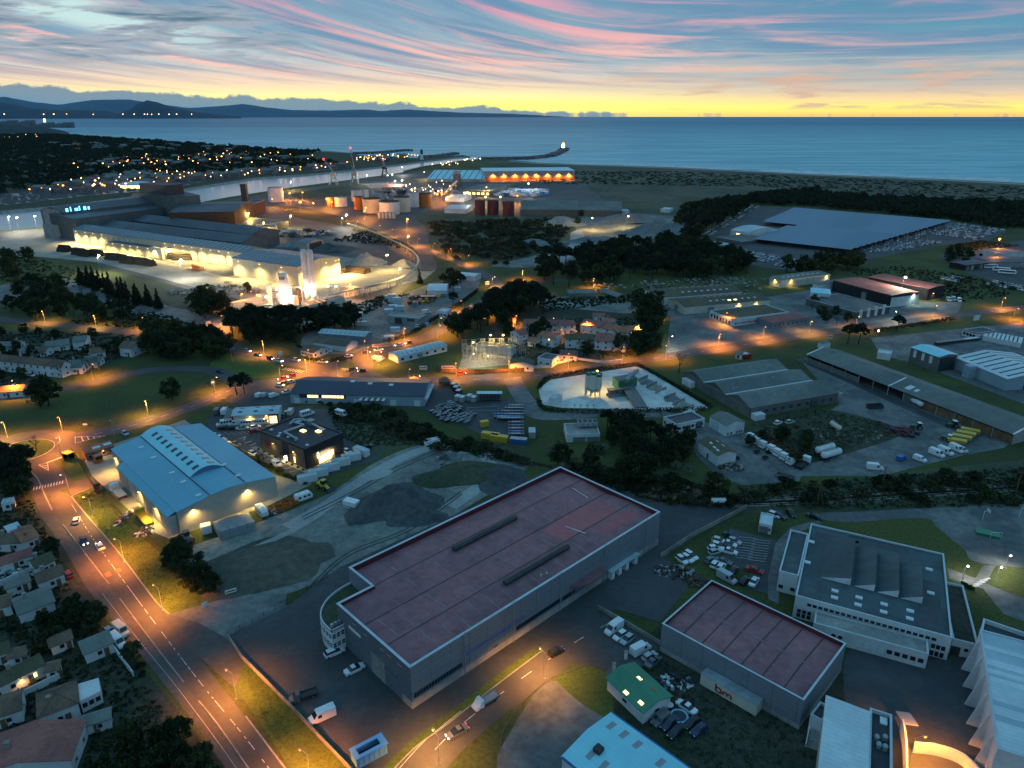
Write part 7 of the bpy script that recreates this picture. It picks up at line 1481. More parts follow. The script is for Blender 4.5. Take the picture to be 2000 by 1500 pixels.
def car(col,kind='hatch',lights=False):
 L_={'hatch':3.9,'saloon':4.5,'estate':4.5,'mini':3.5}[kind];a=L_/2;t=Tg('parked_car','car','car')
 def body():return loft(MB(),[(-a,.72,.66,.32,.72),(-a+.12,.82,.76,.24,.86),(-a+.8,.86,.80,.2,.90),(0,.87,.82,.19,.90),(a-1.0,.86,.80,.2,.86),(a-.25,.80,.72,.24,.74),(a,.68,.6,.32,.58)]).mesh('body',['car_'+col])
 rr=-a+(.95 if kind=='saloon' else .15);wf=a-1.0
 def cab():
  b=loft(MB(),[(rr,.74,.70,.88,.90),(rr+(.55 if kind=='saloon' else .35),.75,.60,.86,1.40),(.2,.76,.62,.86,1.45),(wf,.74,.70,.84,.87)],0);return b.mesh('windows',['glass'])
 def roof():x0=rr+(.58 if kind=='saloon' else .38);return MB().hexa([(x0,-.61,1.385),(.18,-.63,1.425),(.18,.63,1.425),(x0,.61,1.385),(x0,-.57,1.43),(.16,-.59,1.475),(.16,.59,1.475),(x0,.57,1.43)]).mesh('roof',['car_'+col])
 obj('body',vmesh(('cb',col,kind),body),t);obj('windows',vmesh(('cc',kind),cab),t);obj('roof',vmesh(('cr',col,kind),roof),t);wheels(t,(-a+.75,a-.8),.74,.31)
 hl=vmesh(('hl',lights),lambda:MB().box(-.05,-.16,-.08,.06,.16,.08).mesh('headlight',['headlight' if lights else 'skylight']));tl=vmesh(('tl',lights),lambda:MB().box(-.06,-.14,-.08,.05,.14,.08).mesh('tail_light',['lamp_red' if lights else 'car_red']))
 for s_ in(-1,1):obj('headlight',hl,t,(a-.03,s_*.5,.58));obj('tail_light',tl,t,(-a+.02,s_*.56,.68))
 return t
def van(col,kind='van',rack=False):
 L_={'van':5.2,'small':4.2,'minibus':5.6}[kind];hh={'van':2.25,'small':1.8,'minibus':2.35}[kind];a=L_/2;t=Tg('parked_van','van','van')
 obj('body',vmesh(('vb',col,kind),lambda:loft(MB(),[(-a,.86,.80,.32,hh-.08),(-a+.1,.92,.86,.28,hh),(a-1.9,.93,.87,.26,hh),(a-1.55,.92,.84,.26,hh-.1),(a-.85,.92,.84,.26,1.18),(a-.2,.86,.78,.28,.98),(a,.76,.7,.34,.7)]).mesh('body',['car_'+col])),t)
 obj('windscreen',vmesh(('vs',kind),lambda:MB().hexa([(a-1.50,-.72,hh-.22),(a-.92,-.78,1.28),(a-.92,.78,1.28),(a-1.50,.72,hh-.22),(a-1.45,-.70,hh-.16),(a-.85,-.76,1.30),(a-.85,.76,1.30),(a-1.45,.70,hh-.16)]).mesh('windscreen',['glass'])),t)
 sp=[(a-2.35,a-1.55)]+([(-a+.3+k*.95,-a+1.1+k*.95)for k in range(3)]if kind=='minibus' else[])
 for x0,x1 in sp:
  for s_ in(-1,1):obj('side_window',vmesh(('vw',round(x0,2),round(x1,2),hh,s_),lambda:MB().hexa([(x0,s_*.93-.02,1.25),(x1,s_*.93-.02,1.25),(x1,s_*.93+.02,1.25),(x0,s_*.93+.02,1.25),(x0,s_*.885-.02,hh-.35),(x1-.15,s_*.885-.02,hh-.35),(x1-.15,s_*.885+.02,hh-.35),(x0,s_*.885+.02,hh-.35)]).mesh('side_window',['glass'])),t)
 wheels(t,(-a+1.0,a-.95),.80,.34)
 hl=vmesh('vhl',lambda:MB().box(-.05,-.14,-.1,.06,.14,.1).mesh('headlight',['skylight']))
 for s_ in(-1,1):obj('headlight',hl,t,(a-.06,s_*.6,.78))
 if rack:MB().box(-a+.3,-.75,hh+.12,a-2,.75,hh+.18).box(-a+.5,-.75,hh-.05,-a+.6,.75,hh+.12).box(a-2.4,-.75,hh-.05,a-2.3,.75,hh+.12).Bl('roof_rack','steel',t)
 return t
def truck(col,bedcol='galva',kind='flat',L_=6.0):
 a=L_/2;t=Tg('parked_truck','truck','truck');big=L_>6.5;ch=2.7 if big else 2.05;cl=2.0 if big else 1.9;w_=1.2 if big else .95
 if big:obj('cab',vmesh(('tb',col),lambda:loft(MB(),[(a-cl,w_,w_-.05,.6,ch),(a-.25,w_,w_-.05,.5,ch),(a,w_-.05,w_-.15,.5,ch*.75)]).mesh('cab',['car_'+col])),t)
 else:obj('cab',vmesh(('ts',col),lambda:loft(MB(),[(a-cl-.1,w_-.03,w_-.1,.35,ch),(a-1.35,w_,w_-.08,.3,ch),(a-.75,w_,w_-.08,.3,1.15),(a,w_-.15,w_-.22,.35,.85)]).mesh('cab',['car_'+col])),t)
 obj('windscreen',vmesh(('tw',big),lambda:(MB().hexa([(a-.2,-w_+.15,ch*.60),(a+.04,-w_+.15,ch*.58),(a+.04,w_-.15,ch*.58),(a-.2,w_-.15,ch*.60),(a-.25,-w_+.2,ch*.92),(a-.14,-w_+.2,ch*.92),(a-.14,w_-.2,ch*.92),(a-.25,w_-.2,ch*.92)])if big else MB().hexa([(a-1.32,-.78,ch-.16),(a-.82,-.84,1.22),(a-.82,.84,1.22),(a-1.32,.78,ch-.16),(a-1.26,-.76,ch-.1),(a-.74,-.82,1.24),(a-.74,.82,1.24),(a-1.26,.76,ch-.1)])).mesh('windscreen',['glass'])),t)
 x1=a-cl-.2;z0=1.0 if big else .75
 MB().box(-a,-.4,z0-.35,a-.6,.4,z0).Bl('chassis','dark_steel',t)
 if kind=='flat' or kind=='tipper':
  hs_=.9 if kind=='tipper' else .35
  b=MB().box(-a,-w_,z0,x1,w_,z0+.12);b.box(-a,-w_,z0+.12,x1,-w_+.08,z0+hs_).box(-a,w_-.08,z0+.12,x1,w_,z0+hs_).box(-a,-w_+.08,z0+.12,-a+.08,w_-.08,z0+hs_).box(x1-.08,-w_+.08,z0+.12,x1,w_-.08,z0+hs_+.3);b.Bl('bed',bedcol,t)
 elif kind=='box':MB().box(-a,-w_-.02,z0,x1,w_+.02,z0+2.2).Bl('box_body',bedcol,t)
 wheels(t,(-a+.9,-a+1.95,a-1.1)if big else(-a+1.1,a-1.0),w_-.15,.48 if big else .34,.3)
 return t
PV={}
def veh(kind,col,p1,p2,label,group=None,**kw):
 """vehicle whose rear stands at photo point p1 and whose front at p2"""
 key=(kind,col,tuple(kw.items()))
 if key not in PV:PV[key]=Proto(dict(car=car,van=van,truck=truck)[kw.pop('cls')](col,kind=kind,**kw)if 'cls' in kw else car(col,kind,**kw)if kind in('hatch','saloon','estate','mini')else van(col,kind,**kw)if kind in('van','small','minibus')else truck(col,kind=kind,**kw))
 a,c=G(*p1),G(*p2);m_=(a+c)/2
 return PV[key].put((m_.x,m_.y,0.02),math.atan2(c.y-a.y,c.x-a.x),label,group)
PAV='cars in the school car park'
for k,c,a,b_,lb in[('estate','white',(641,1282),(666,1272),'white estate car parked under the curved office'),('saloon','white',(679,1317),(706,1304),'white saloon parked by the sliding door of the maroon warehouse'),('van','white',(651,1394),(608,1413),'white van parked on the left side of the warehouse forecourt'),('saloon','grey',(911,1424),(876,1443),'dark car with lit headlights driving on the foreground road'),('hatch','black',(1075,1282),(1097,1271),'black car at the edge of the warehouse road'),('van','white',(1211,1223),(1186,1241),'white van, first in the row by the low wall'),('hatch','white',(1220,1239),(1202,1251),'white hatchback between the van and the pale blue car'),('hatch','silver',(1233,1246),(1216,1259),'silver blue hatchback ending the row by the low wall'),('van','white',(1238,1280),(1264,1266),'white van standing near the green roofed shed gate'),('hatch','silver',(1257,1292),(1280,1279),'pale hatchback beside the van at the green shed gate'),('saloon','grey',(1266,1304),(1283,1289),'dark covered car behind the green shed gate'),('small','grey',(1303,1400),(1276,1420),'grey people carrier in front of the green shed'),('saloon','navy',(1319,1408),(1297,1425),'dark blue car right of the grey people carrier'),('saloon','black',(1332,1424),(1311,1441),'black car in the scrap row below the green shed'),('saloon','white',(1352,1393),(1329,1377),'white saloon in the yard between green shed and container office'),('hatch','black',(1361,1409),(1341,1422),'black car beside the white saloon in the yard'),('hatch','navy',(1373,1424),(1356,1436),'dark blue wreck at the right of the scrap row'),('hatch','white',(148,1026),(152,1013),'white car driving up the avenue by the lit verge'),('hatch','navy',(161,1054),(169,1067),'dark car with bright headlights coming down the avenue'),('hatch','white',(201,1077),(191,1063),'white car with red tail lights on the avenue'),('hatch','red',(138,1131),(130,1120),'dark red car parked in front of the brown gabled house'),('van','white',(221,1249),(241,1267),'white van, lowest of the three vehicles by the brown garage'),('hatch','silver',(209,1233),(222,1244),'small pale car behind the van by the brown garage'),('van','cream',(231,1230),(245,1242),'pale van with roof rack parked on the avenue pavement'),('hatch','silver',(239,845),(251,853),'silver car behind the blue hall near the roundabout'),('hatch','red',(559,740),(544,743),'red car queueing at the crossroads, left one'),('hatch','red',(575,735),(564,738),'red car queueing at the crossroads, right one'),('hatch','navy',(424,727),(437,729),'dark blue car on the bend of the left road'),('hatch','red',(895,732),(908,731),'red car passing the substation fence'),]:
 veh(k,c,a,b_,lb,**({'lights':True}if any(q in lb for q in('headlights','tail lights','queueing','passing'))else{}))
for k,c,a,b_,lb in[('hatch','white',(1322,1089),(1341,1104),'white car, first in the trio by the scrap pile'),('hatch','white',(1335,1089),(1350,1099),'white car in the middle of the trio by the scrap pile'),('estate','white',(1341,1083),(1357,1093),'white estate at the top of the trio by the scrap pile'),('saloon','navy',(1417,1045),(1439,1053),'dark blue car at the top corner of the school car park'),('hatch','cream',(1397,1057),(1411,1061),'cream car on the grass at the top of the school car park'),('saloon','white',(1411,1061),(1435,1069),'white saloon under the dark blue one'),('hatch','silver',(1426,1057),(1442,1063),'silver car beside the white saloon at the top'),('hatch','white',(1394,1066),(1410,1071),'white hatchback on the grass, second from the top'),('saloon','black',(1407,1068),(1432,1075),'black car between two white ones'),('hatch','white',(1385,1075),(1405,1072),'white hatchback on the grass, third from the top'),('saloon','white',(1411,1076),(1436,1083),'long white saloon below the black car'),('hatch','silver',(1388,1083),(1404,1079),'silver hatchback ending the upper group on the grass'),('mini','teal',(1381,1100),(1393,1094),'small teal car on the grass'),('saloon','grey',(1401,1096),(1423,1103),'grey car across two bays'),('hatch','white',(1391,1111),(1401,1099),'white hatchback, left of the pair pointing away'),('hatch','white',(1403,1116),(1413,1104),'white hatchback, right of the pair pointing away'),('saloon','black',(1427,1125),(1436,1112),'black car below the white pair'),('saloon','red',(1461,1113),(1484,1120),'dark red car alone on the paving'),('saloon','white',(1467,1147),(1477,1132),'white car near the maroon roof corner'),('hatch','black',(1448,1143),(1459,1132),'black car next to the maroon roof corner'),('van','silver',(1410,1128),(1428,1138),'pale van half hidden behind the smaller maroon roof'),('hatch','white',(1505,1006),(1518,1011),'white car tucked behind the white kiosk'),('hatch','navy',(1517,1008),(1528,1013),'dark car right of the white kiosk'),('hatch','black',(1540,1001),(1549,1011),'black car alone on the lawn above the school'),('saloon','black',(1578,1008),(1602,1015),'long black car at the start of the school path')]:veh(k,c,a,b_,lb,PAV)
for k,c,a,b_,lb in[('minibus','white',(450,829),(426,833),'white minibus, first in the row before the red framed garage'),('van','white',(471,829),(450,832),'white van, second in the row before the red framed garage'),('minibus','white',(474,831),(497,830),'white minibus, third in the row before the red framed garage'),('minibus','white',(500,829),(523,828),'white minibus, last in the row before the red framed garage'),('hatch','black',(431,839),(443,838),'black car in front of the first minibus'),('hatch','black',(448,839),(461,838),'black car in front of the second van'),('saloon','silver',(466,839),(481,838),'silver car in front of the third minibus'),('hatch','white',(492,838),(506,835),'white car beside the black office wall'),('hatch','red',(490,846),(503,843),'red and white car beside the black office wall'),('van','grey',(421,812),(429,801),'dark van left of the red framed garage'),('van','white',(435,812),(444,801),'white van left of the red framed garage'),('hatch','grey',(552,817),(558,810),'grey car right of the red framed garage'),('hatch','white',(557,812),(563,805),'white car right of the red framed garage'),('van','cream',(565,813),(572,803),'cream van right of the red framed garage'),('minibus','white',(592,814),(609,809),'white minibus parked behind the black office'),('minibus','white',(657,809),(678,815),'white minibus alone in the rough field'),('hatch','white',(416,852),(427,856),'white car at the top of the hedge row'),('hatch','white',(426,856),(436,860),'second white car in the hedge row, brightly lit'),('hatch','silver',(437,862),(449,868),'silver car in the hedge row'),('saloon','grey',(452,866),(470,873),'dark car in the hedge row'),('hatch','white',(488,885),(501,891),'white hatchback opposite the red wall sign'),('hatch','black',(503,891),(514,897),'black car after the white hatchback in the hedge row'),('small','white',(533,905),(549,914),'white van at the lower end of the hedge row'),('hatch','white',(673,882),(684,887),'white car at the right corner of the black office'),('hatch','black',(651,893),(663,898),'black car before the lit glass entrance'),('saloon','black',(708,879),(726,872),'black car in the grass right of the black office'),('hatch','white',(541,754),(555,755),'white car left of the trade hall'),('hatch','grey',(551,751),(561,750),'grey car left of the trade hall'),('hatch','white',(562,749),(574,746),'white car by the trade hall roof end'),('saloon','white',(553,769),(568,766),'white saloon at the trade hall corner'),('small','white',(502,777),(514,772),'white car under the leaning pines, left'),('small','silver',(513,777),(522,771),'silver car under the leaning pines, middle'),('small','white',(529,777),(542,773),'white car under the leaning pines, right'),('van','white',(700,785),(680,782),'white van in front of the trade hall'),('hatch','silver',(614,779),(627,780),'silver car in front of the trade hall'),('hatch','red',(585,776),(597,776),'dark red car at the left front of the trade hall')]:veh(k,c,a,b_,lb)
for k,c,a,b_,lb in[('hatch','silver',(476,686),(491,688),'pale car coming from the left road, first of four'),('hatch','grey',(497,694),(510,696),'car with bright headlights, second of four from the left road'),('hatch','navy',(522,700),(534,703),'dark blue car, third of four from the left road'),('hatch','white',(540,705),(552,708),'white car, last of four from the left road'),('hatch','silver',(572,704),(585,706),'pale car at the zebra of the crossroads'),('saloon','silver',(624,708),(637,709),'silver car turning at the crossroads'),('hatch','white',(675,699),(687,696),'white car leaving the crossroads to the north'),('hatch','black',(709,691),(721,690),'black car on the north road by the lamp pair'),('saloon','white',(732,686),(746,684),'white saloon on the north road'),('hatch','white',(785,675),(772,677),'white car with headlights on the north road'),('hatch','grey',(804,670),(791,673),'dark car on the north road above the long garage'),('van','grey',(670,729),(686,731),'dark van on the crossroads'),('hatch','black',(684,724),(695,722),'black car by the traffic island'),('hatch','black',(714,726),(701,727),'black car right of the traffic island'),('saloon','black',(803,738),(817,737),'black car beside the trade hall roof')]:veh(k,c,a,b_,lb,lights=True)if k not in('van',)else veh(k,c,a,b_,lb)
for k,c,a,b_,lb in[('van','white',(1818,885),(1840,894),'white van, first in the row at the lower right of the farm yard'),('van','white',(1835,881),(1857,890),'white van, second in the row of the farm yard'),('van','white',(1856,875),(1879,886),'white van, third in the row of the farm yard'),('small','silver',(1869,878),(1886,886),'grey van ending the row of the farm yard'),('small','white',(1786,896),(1806,904),'white van alone left of the farm yard row'),('van','white',(1698,916),(1719,918),'white van at the lower edge of the farm yard'),('small','blue',(1752,902),(1768,894),'blue van by the lower edge of the farm yard'),('hatch','white',(1514,830),(1524,826),'pale car by the triple gabled shed, left'),('hatch','silver',(1536,828),(1548,825),'pale car by the triple gabled shed, right'),('van','white',(1050,638),(1062,638),'white van before the back terrace'),('hatch','silver',(1102,648),(1109,648),'pale car in the estate street, left'),('hatch','silver',(1117,649),(1124,649),'pale car in the estate street, right'),('hatch','white',(917,598),(928,600),'white car in the builders yard'),('van','white',(828,612),(839,611),'white lorry cab in the builders yard'),('hatch','white',(803,629),(812,629),'white car in the top row of the builders yard'),('hatch','white',(812,634),(820,633),'white car in the second row of the builders yard'),('hatch','silver',(800,632),(807,632),'silver car at the left of the builders yard'),('hatch','white',(813,639),(821,639),'white car at the bottom row of the builders yard'),('van','blue',(830,640),(839,635),'blue van at the hedge of the builders yard'),('hatch','silver',(690,668),(700,673),'silver car by the brown roofed offices'),('hatch','white',(24,757),(38,756),'white car parked before the low brown house'),('hatch','silver',(62,729),(72,731),'silver car in the lane of the left terrace'),('hatch','white',(56,733),(68,736),'white car in the lane of the left terrace'),('van','white',(738,707),(748,702),'white van before the long garage'),('small','white',(730,703),(738,699),'white car before the long garage'),('van','white',(1848,585),(1858,590),'white van, left of three before the black hall'),('van','white',(1857,583),(1867,590),'white van, middle of three before the black hall'),('van','white',(1870,586),(1876,592),'white van, right of three before the black hall')]:
 veh(k,c,a,b_,lb)
veh('flat','grey',(616,1356),(571,1372),'dark pickup truck at the left of the warehouse forecourt',bedcol='dark_steel',L_=5.6);veh('flat','white',(969,1361),(928,1387),'white flatbed truck driving on the foreground road',bedcol='steel',L_=6.0)
veh('flat','white',(246,980),(218,952),'white flatbed truck in the lit yard of the blue hall',bedcol='cream_wall',L_=8.4);veh('flat','orange',(172,891),(198,906),'orange cab truck behind the blue hall',bedcol='dark_steel',L_=8.0);veh('flat','yellow',(298,1034),(268,1000),'yellow flatbed truck in the lit yard of the blue hall',bedcol='car_yellow',L_=9.5)
FL=(1463,1475,1487,1504,1516,1529,1542);FY=(859,866.5,874,882,889.5,897.5,906)
for i in range(7):veh('tipper','white',(FL[i]+28,FY[i]-7),(FL[i]-1,FY[i]+2),['white cab tipper truck, topmost of the upper three','white cab tipper truck, second of the upper three','white cab tipper truck, third of the upper three','white cab tipper truck, first of the lower four','white cab tipper truck, second of the lower four','white cab tipper truck, third of the lower four','white cab tipper truck, last of the lower four'][i],'tipper trucks in the depot',bedcol='timber' if i==6 else 'rust',L_=6.8)
veh('flat','white',(1560,916),(1573,906),'lone white tractor unit at the end of the tipper row',bedcol='dark_steel',L_=6.8)
# fire engine
t=Tg('fire_engine','red fire engine with white top parked on the main road verge','fire engine',G(1451,700),.15);MB().box(-3.4,-1.2,.5,2.0,1.2,2.2).Bl('body','car_red',t);MB().box(-3.3,-1.1,2.2,1.9,1.1,2.75).Bl('roof_deck','car_white',t);loft(MB(),[(2.05,1.2,1.15,.5,2.6),(3.4,1.2,1.1,.5,2.5),(3.7,1.1,1.0,.5,1.6)]).Bl('cab','car_red',t);MB().hexa([(3.45,-1,1.65),(3.66,-1,1.6),(3.66,1,1.6),(3.45,1,1.65),(3.3,-1,2.4),(3.45,-1,2.42),(3.45,1,2.42),(3.3,1,2.4)]).Bl('windscreen','glass',t);wheels(t,(-2,2.6),1.05,.48,.3)
def Tk(label,p1,p2,m='white_wall',L_=None,r=1.2,wheeled=True,grp=None):
 a,c=G(*p1),G(*p2);L_=L_ or min(11,(c-a).length);m_=(a+c)/2;t=Tg('tank_trailer' if wheeled else 'gas_tank',label,'tank trailer' if wheeled else 'tank',(m_.x,m_.y,0),math.atan2(c.y-a.y,c.x-a.x),grp);z=1.0+r if wheeled else .6+r;b=MB()
 pr=[(.01,-L_/2),(r*.6,-L_/2+.15),(r,-L_/2+.6),(r,L_/2-.6),(r*.6,L_/2-.15),(.01,L_/2)];n=14
 for rr,x in pr:
  for k in range(n):b.v.append((x,rr*math.cos(6.2832*k/n),z+rr*math.sin(6.2832*k/n)))
 for j in range(len(pr)-1):
  for k in range(n):b.f.append((j*n+k,(j+1)*n+k,(j+1)*n+(k+1)%n,j*n+(k+1)%n));b.m.append(0)
 b.Bl('tank',m,t);MB().box(-L_*.4,-.12,z+r-.05,L_*.4,.12,z+r+.12).Bl('walkway','steel',t)
 if wheeled:MB().box(-L_/2,-.5,.85,L_/2-.3,.5,1.05).Bl('chassis','dark_steel',t);wheels(t,(-L_*.42,-L_*.3,-L_*.18),.95,.48,.3)
 else:
  for x in(-L_*.3,L_*.3):MB().box(x-.2,-r*.7,0,x+.2,r*.7,.75).Bl('saddle','concrete',t)
 return t
Tk('white tank trailer at the lower farm yard, upper one',(1593,891),(1627,881));Tk('white tank trailer at the lower farm yard, lower one',(1604,901),(1640,891));Tk('white gas tank on saddles behind the maroon warehouse',(1387,986),(1418,986),'white_wall',None,.9,False);Tk('long grey tank lying before the open fronted shed',(1885,826),(1912,840),'galva',None,1.1,False);Tk('white tank body among weeds of the farm yard',(1622,832),(1640,845),'cream_wall',None,1.0,False);Tk('white trailer under the open fronted shed',(1773,784),(1800,800),'white_wall',None,1.0)
def tractor(label,p1,p2):
 a,c=G(*p1),G(*p2);m_=(a+c)/2;t=Tg('tractor',label,'tractor',(m_.x,m_.y,0),math.atan2(c.y-a.y,c.x-a.x));MB().box(-.2,-.4,.8,2.0,.4,1.55).Bl('bonnet','car_green',t);MB().box(-1.3,-.75,1.0,-.1,.75,2.5).Bl('cab','glass',t);MB().box(-1.4,-.85,2.5,0,.85,2.65).Bl('roof','car_white',t)
 for s_ in(-1,1):obj('rear_wheel',wheel_mesh(.85,.5),t,(-.8,s_*.95,.85));obj('front_wheel',wheel_mesh(.55,.35),t,(1.5,s_*.85,.55))
tractor('green tractor hitched to the yellow trailers',(1856,863),(1842,859));tractor('dark tractor at the upper end of the yellow trailers',(1866,834),(1853,834));tractor('dark tractor in the middle of the farm yard',(1796,838),(1784,837))
for i,(x,y)in enumerate(((1868,868),(1878,861),(1886,854),(1894,848))):
 t=Tg('tipping_trailer',['yellow tipping trailer nearest the white vans','yellow tipping trailer, second from the vans','yellow tipping trailer, third from the vans','yellow tipping trailer nearest the long shed'][i],'trailer',G(x,y),-.55);MB().hexa([(-2.8,-1,.9),(2.6,-1,.9),(2.6,1,.9),(-2.8,1,.9),(-3.2,-1.25,2.1),(2.9,-1.25,2.1),(2.9,1.25,2.1),(-3.2,1.25,2.1)]).Bl('body','car_yellow',t);wheels(t,(-1.6,-.4),.85,.45,.3);MB().box(2.6,-.1,.7,4,.1,.85).Bl('drawbar','dark_steel',t)
def loader(label,p1,p2,col='car_yellow'):
 a,c=G(*p1),G(*p2);m_=(a+c)/2;t=Tg('wheel_loader',label,'wheel loader',(m_.x,m_.y,0),math.atan2(c.y-a.y,c.x-a.x));MB().box(-2.6,-.9,.9,.2,.9,1.9).Bl('body',col,t);MB().box(-.9,-.7,1.9,.5,.7,3.1).Bl('cab','glass',t);MB().box(-1,-.8,3.1,.6,.8,3.22).Bl('roof',col,t);MB().hexa([(.3,-.6,1.4),(2.6,-.6,.5),(2.6,.6,.5),(.3,.6,1.4),(.3,-.6,1.7),(2.7,-.6,.8),(2.7,.6,.8),(.3,.6,1.7)]).Bl('arm',col,t);MB().hexa([(2.6,-1.3,.15),(3.7,-1.3,.15),(3.7,1.3,.15),(2.6,1.3,.15),(2.6,-1.3,1.2),(2.8,-1.3,1.2),(2.8,1.3,1.2),(2.6,1.3,1.2)]).Bl('bucket','dark_steel',t)
 for x in(-1.7,1.0):
  for s_ in(-1,1):obj('wheel',wheel_mesh(.7,.5),t,(x,s_*1.0,.7))
loader('yellow wheel loader on the gravel track',(622,950),(645,960));loader('dark wheel loader in the corner below the blue hall',(372,1062),(360,1050),'car_grey');loader('orange loader beside the lone white shed',(1422,903),(1432,898),'car_orange')
# caravan, campervan, skips, containers
def caravan(label,p1,p2,h=2.4,col='white'):
 a,c=G(*p1),G(*p2);m_=(a+c)/2;t=Tg('caravan',label,'caravan',(m_.x,m_.y,0),math.atan2(c.y-a.y,c.x-a.x));loft(MB(),[(-2.6,1.0,.9,.45,h-.3),(-2.3,1.1,1.0,.4,h),(1.9,1.1,1.0,.4,h),(2.6,1.0,.9,.5,h-.7)]).Bl('body','car_'+col,t)
 for s_ in(-1,1):
  for x in(-1.5,.1,1.4):MB().box(x-.45,s_*1.09-.03,1.3,x+.45,s_*1.09+.03,1.85).Bl('window','glass',t)
 for x in(-1.2,.8):MB().box(x-.3,-.3,h-.02,x+.3,.3,h+.12).Bl('roof_hatch','skylight',t)
 wheels(t,(-.3,),.95,.33);MB().box(2.5,-.06,.42,3.7,.06,.52).Bl('drawbar','steel',t)
caravan('white caravan at the right end of the row below the blue hall',(579,981),(607,971));caravan('white campervan standing beside the grey cabin',(501,994),(523,1015),2.6)
def skip(label,c,rz,L_,W_,h,m,inside='dark_steel'):
 t=Tg('skip',label,'skip',G(*c),rz);th=.1;b=MB();b.box(-L_/2,-W_/2,.1,L_/2,W_/2,.25);b.box(-L_/2,-W_/2,.25,L_/2,-W_/2+th,h).box(-L_/2,W_/2-th,.25,L_/2,W_/2,h).box(-L_/2,-W_/2+th,.25,-L_/2+th,W_/2-th,h).box(L_/2-th,-W_/2+th,.25,L_/2,W_/2-th,h);b.Bl('shell',m,t)
 for i in range(int(L_)):x=-L_/2+(i+.5)*L_/int(L_);MB().box(x-.06,-W_/2-.1,.25,x+.06,-W_/2-.005,h-.05).box(x-.06,W_/2+.005,.25,x+.06,W_/2+.1,h-.05).Bl('rib',m,t)
 MB().box(-L_/2+.12,-W_/2+.12,.26,L_/2-.12,W_/2-.12,h*.35).Bl('load',inside,t);return t
t=skip('bright blue open container at the lower edge of the forecourt',(722,1478),.62,6.0,2.6,2.5,'car_skyblue','car_navy');MB().box(-3.2,-1.5,2.5,3.2,-.75,2.62).box(-3.2,.75,2.5,3.2,1.5,2.62).box(-3.2,-.75,2.5,-2.2,.75,2.62).box(2.0,-.75,2.5,3.2,.75,2.62).Bl('rim','car_skyblue',t)
skip('rusty orange skip, left of the pair on the gravel',(553,994),.55,5,2.2,1.4,'car_orange');skip('rusty orange skip, right of the pair on the gravel',(566,986),.55,5,2.2,1.4,'car_orange');skip('brown skip by the fence of the blue hall yard',(193,958),-.9,5,2.0,1.3,'rust');skip('black skip in the farm yard',(1708,797),.1,6,2.4,1.6,'dark_steel');skip('long grey open skip at the end of the depot yard',(1534,934),-.6,6,2.4,1.3,'steel')
def cont(label,c,rz,L_,W_,h,m,rm=None,cat='container',grp=None,nm='container'):
 t=Tg(nm,label,cat,G(*c),rz,grp);MB().box(-L_/2,-W_/2,.1,L_/2,W_/2,h).Bl('body',m,t);MB().box(-L_/2-.04,-W_/2-.04,h,L_/2+.04,W_/2+.04,h+.1).Bl('roof',rm or m,t);MB().box(L_/2+.003,-W_*.42,.2,L_/2+.05,-.03,h-.1).Bl('door',m,t);MB().box(L_/2+.003,.03,.2,L_/2+.05,W_*.42,h-.1).Bl('door',m,t);MB().box(-L_/2+.1,-W_/2+.1,-.02,L_/2-.1,W_/2-.1,.1).Bl('base_frame','dark_steel',t);return t
t=cont('white box cabin alone on the gravel lot',(687,990),-.45,4.6,2.4,2.2,'car_white');MB().box(-2.2,-1.235,.5,2.2,-1.205,.75).Bl('printed_band','maroon_clad',t)
_q=G(436,1057)-G(425,1040);_q=math.atan2(_q.y,_q.x)
for i,(x,y)in enumerate(((434,1044),(451,1039),(468,1034),(485,1029))):cont('grey ribbed cabin, one of four joined in a block below the blue hall',(x,y),_q,6.0,2.4,2.7,'galva','steel','cabin','joined cabins below the blue hall','site_cabin')
cont('small white box left of the grey cabins',(404,1040),.5,2.6,2.2,2.5,'car_white',nm='site_cabin',cat='cabin')
for i,(x,y,rz)in enumerate(((601,941,.5),(622,930,.5),(645,919,.5),(666,909,.5),(687,899,.5),(706,888,-.6))):cont('white container in the line right of the black office',(x,y),rz,6,2.3,2.4,'white_wall','pale_roof',grp='containers right of the black office')
t=Tg('pipe_bundle','bundle of pale plastic pipes on the bank above the gravel track','pipe bundle',G(843,866),.5)
for j in range(3):
 for i in range(4):MB().tube((-3,(i-1.5)*.62+j*.15,.3+j*.5),(3,(i-1.5)*.62+j*.15,.3+j*.5),.29,n=8).Bl('pipe','white_wall',t)
cont('grey cabinet on the grass left of the pump house',(1039,852),1.57,4.5,2.4,2.5,'galva','pale_roof');cont('yellow container at the lower edge of the bottle yard, left',(958,857),-.32,6.5,2.2,2.3,'car_yellow');cont('yellow container at the lower edge of the bottle yard, right',(975,862),-.32,6.5,2.2,2.3,'car_yellow');cont('blue container with crates on top in the bottle yard',(1013,865),-.2,6,2.3,1.8,'car_blue','galva');cont('yellow gas crate frame in the bottle yard',(946,832),.4,3,2,2,'car_yellow')
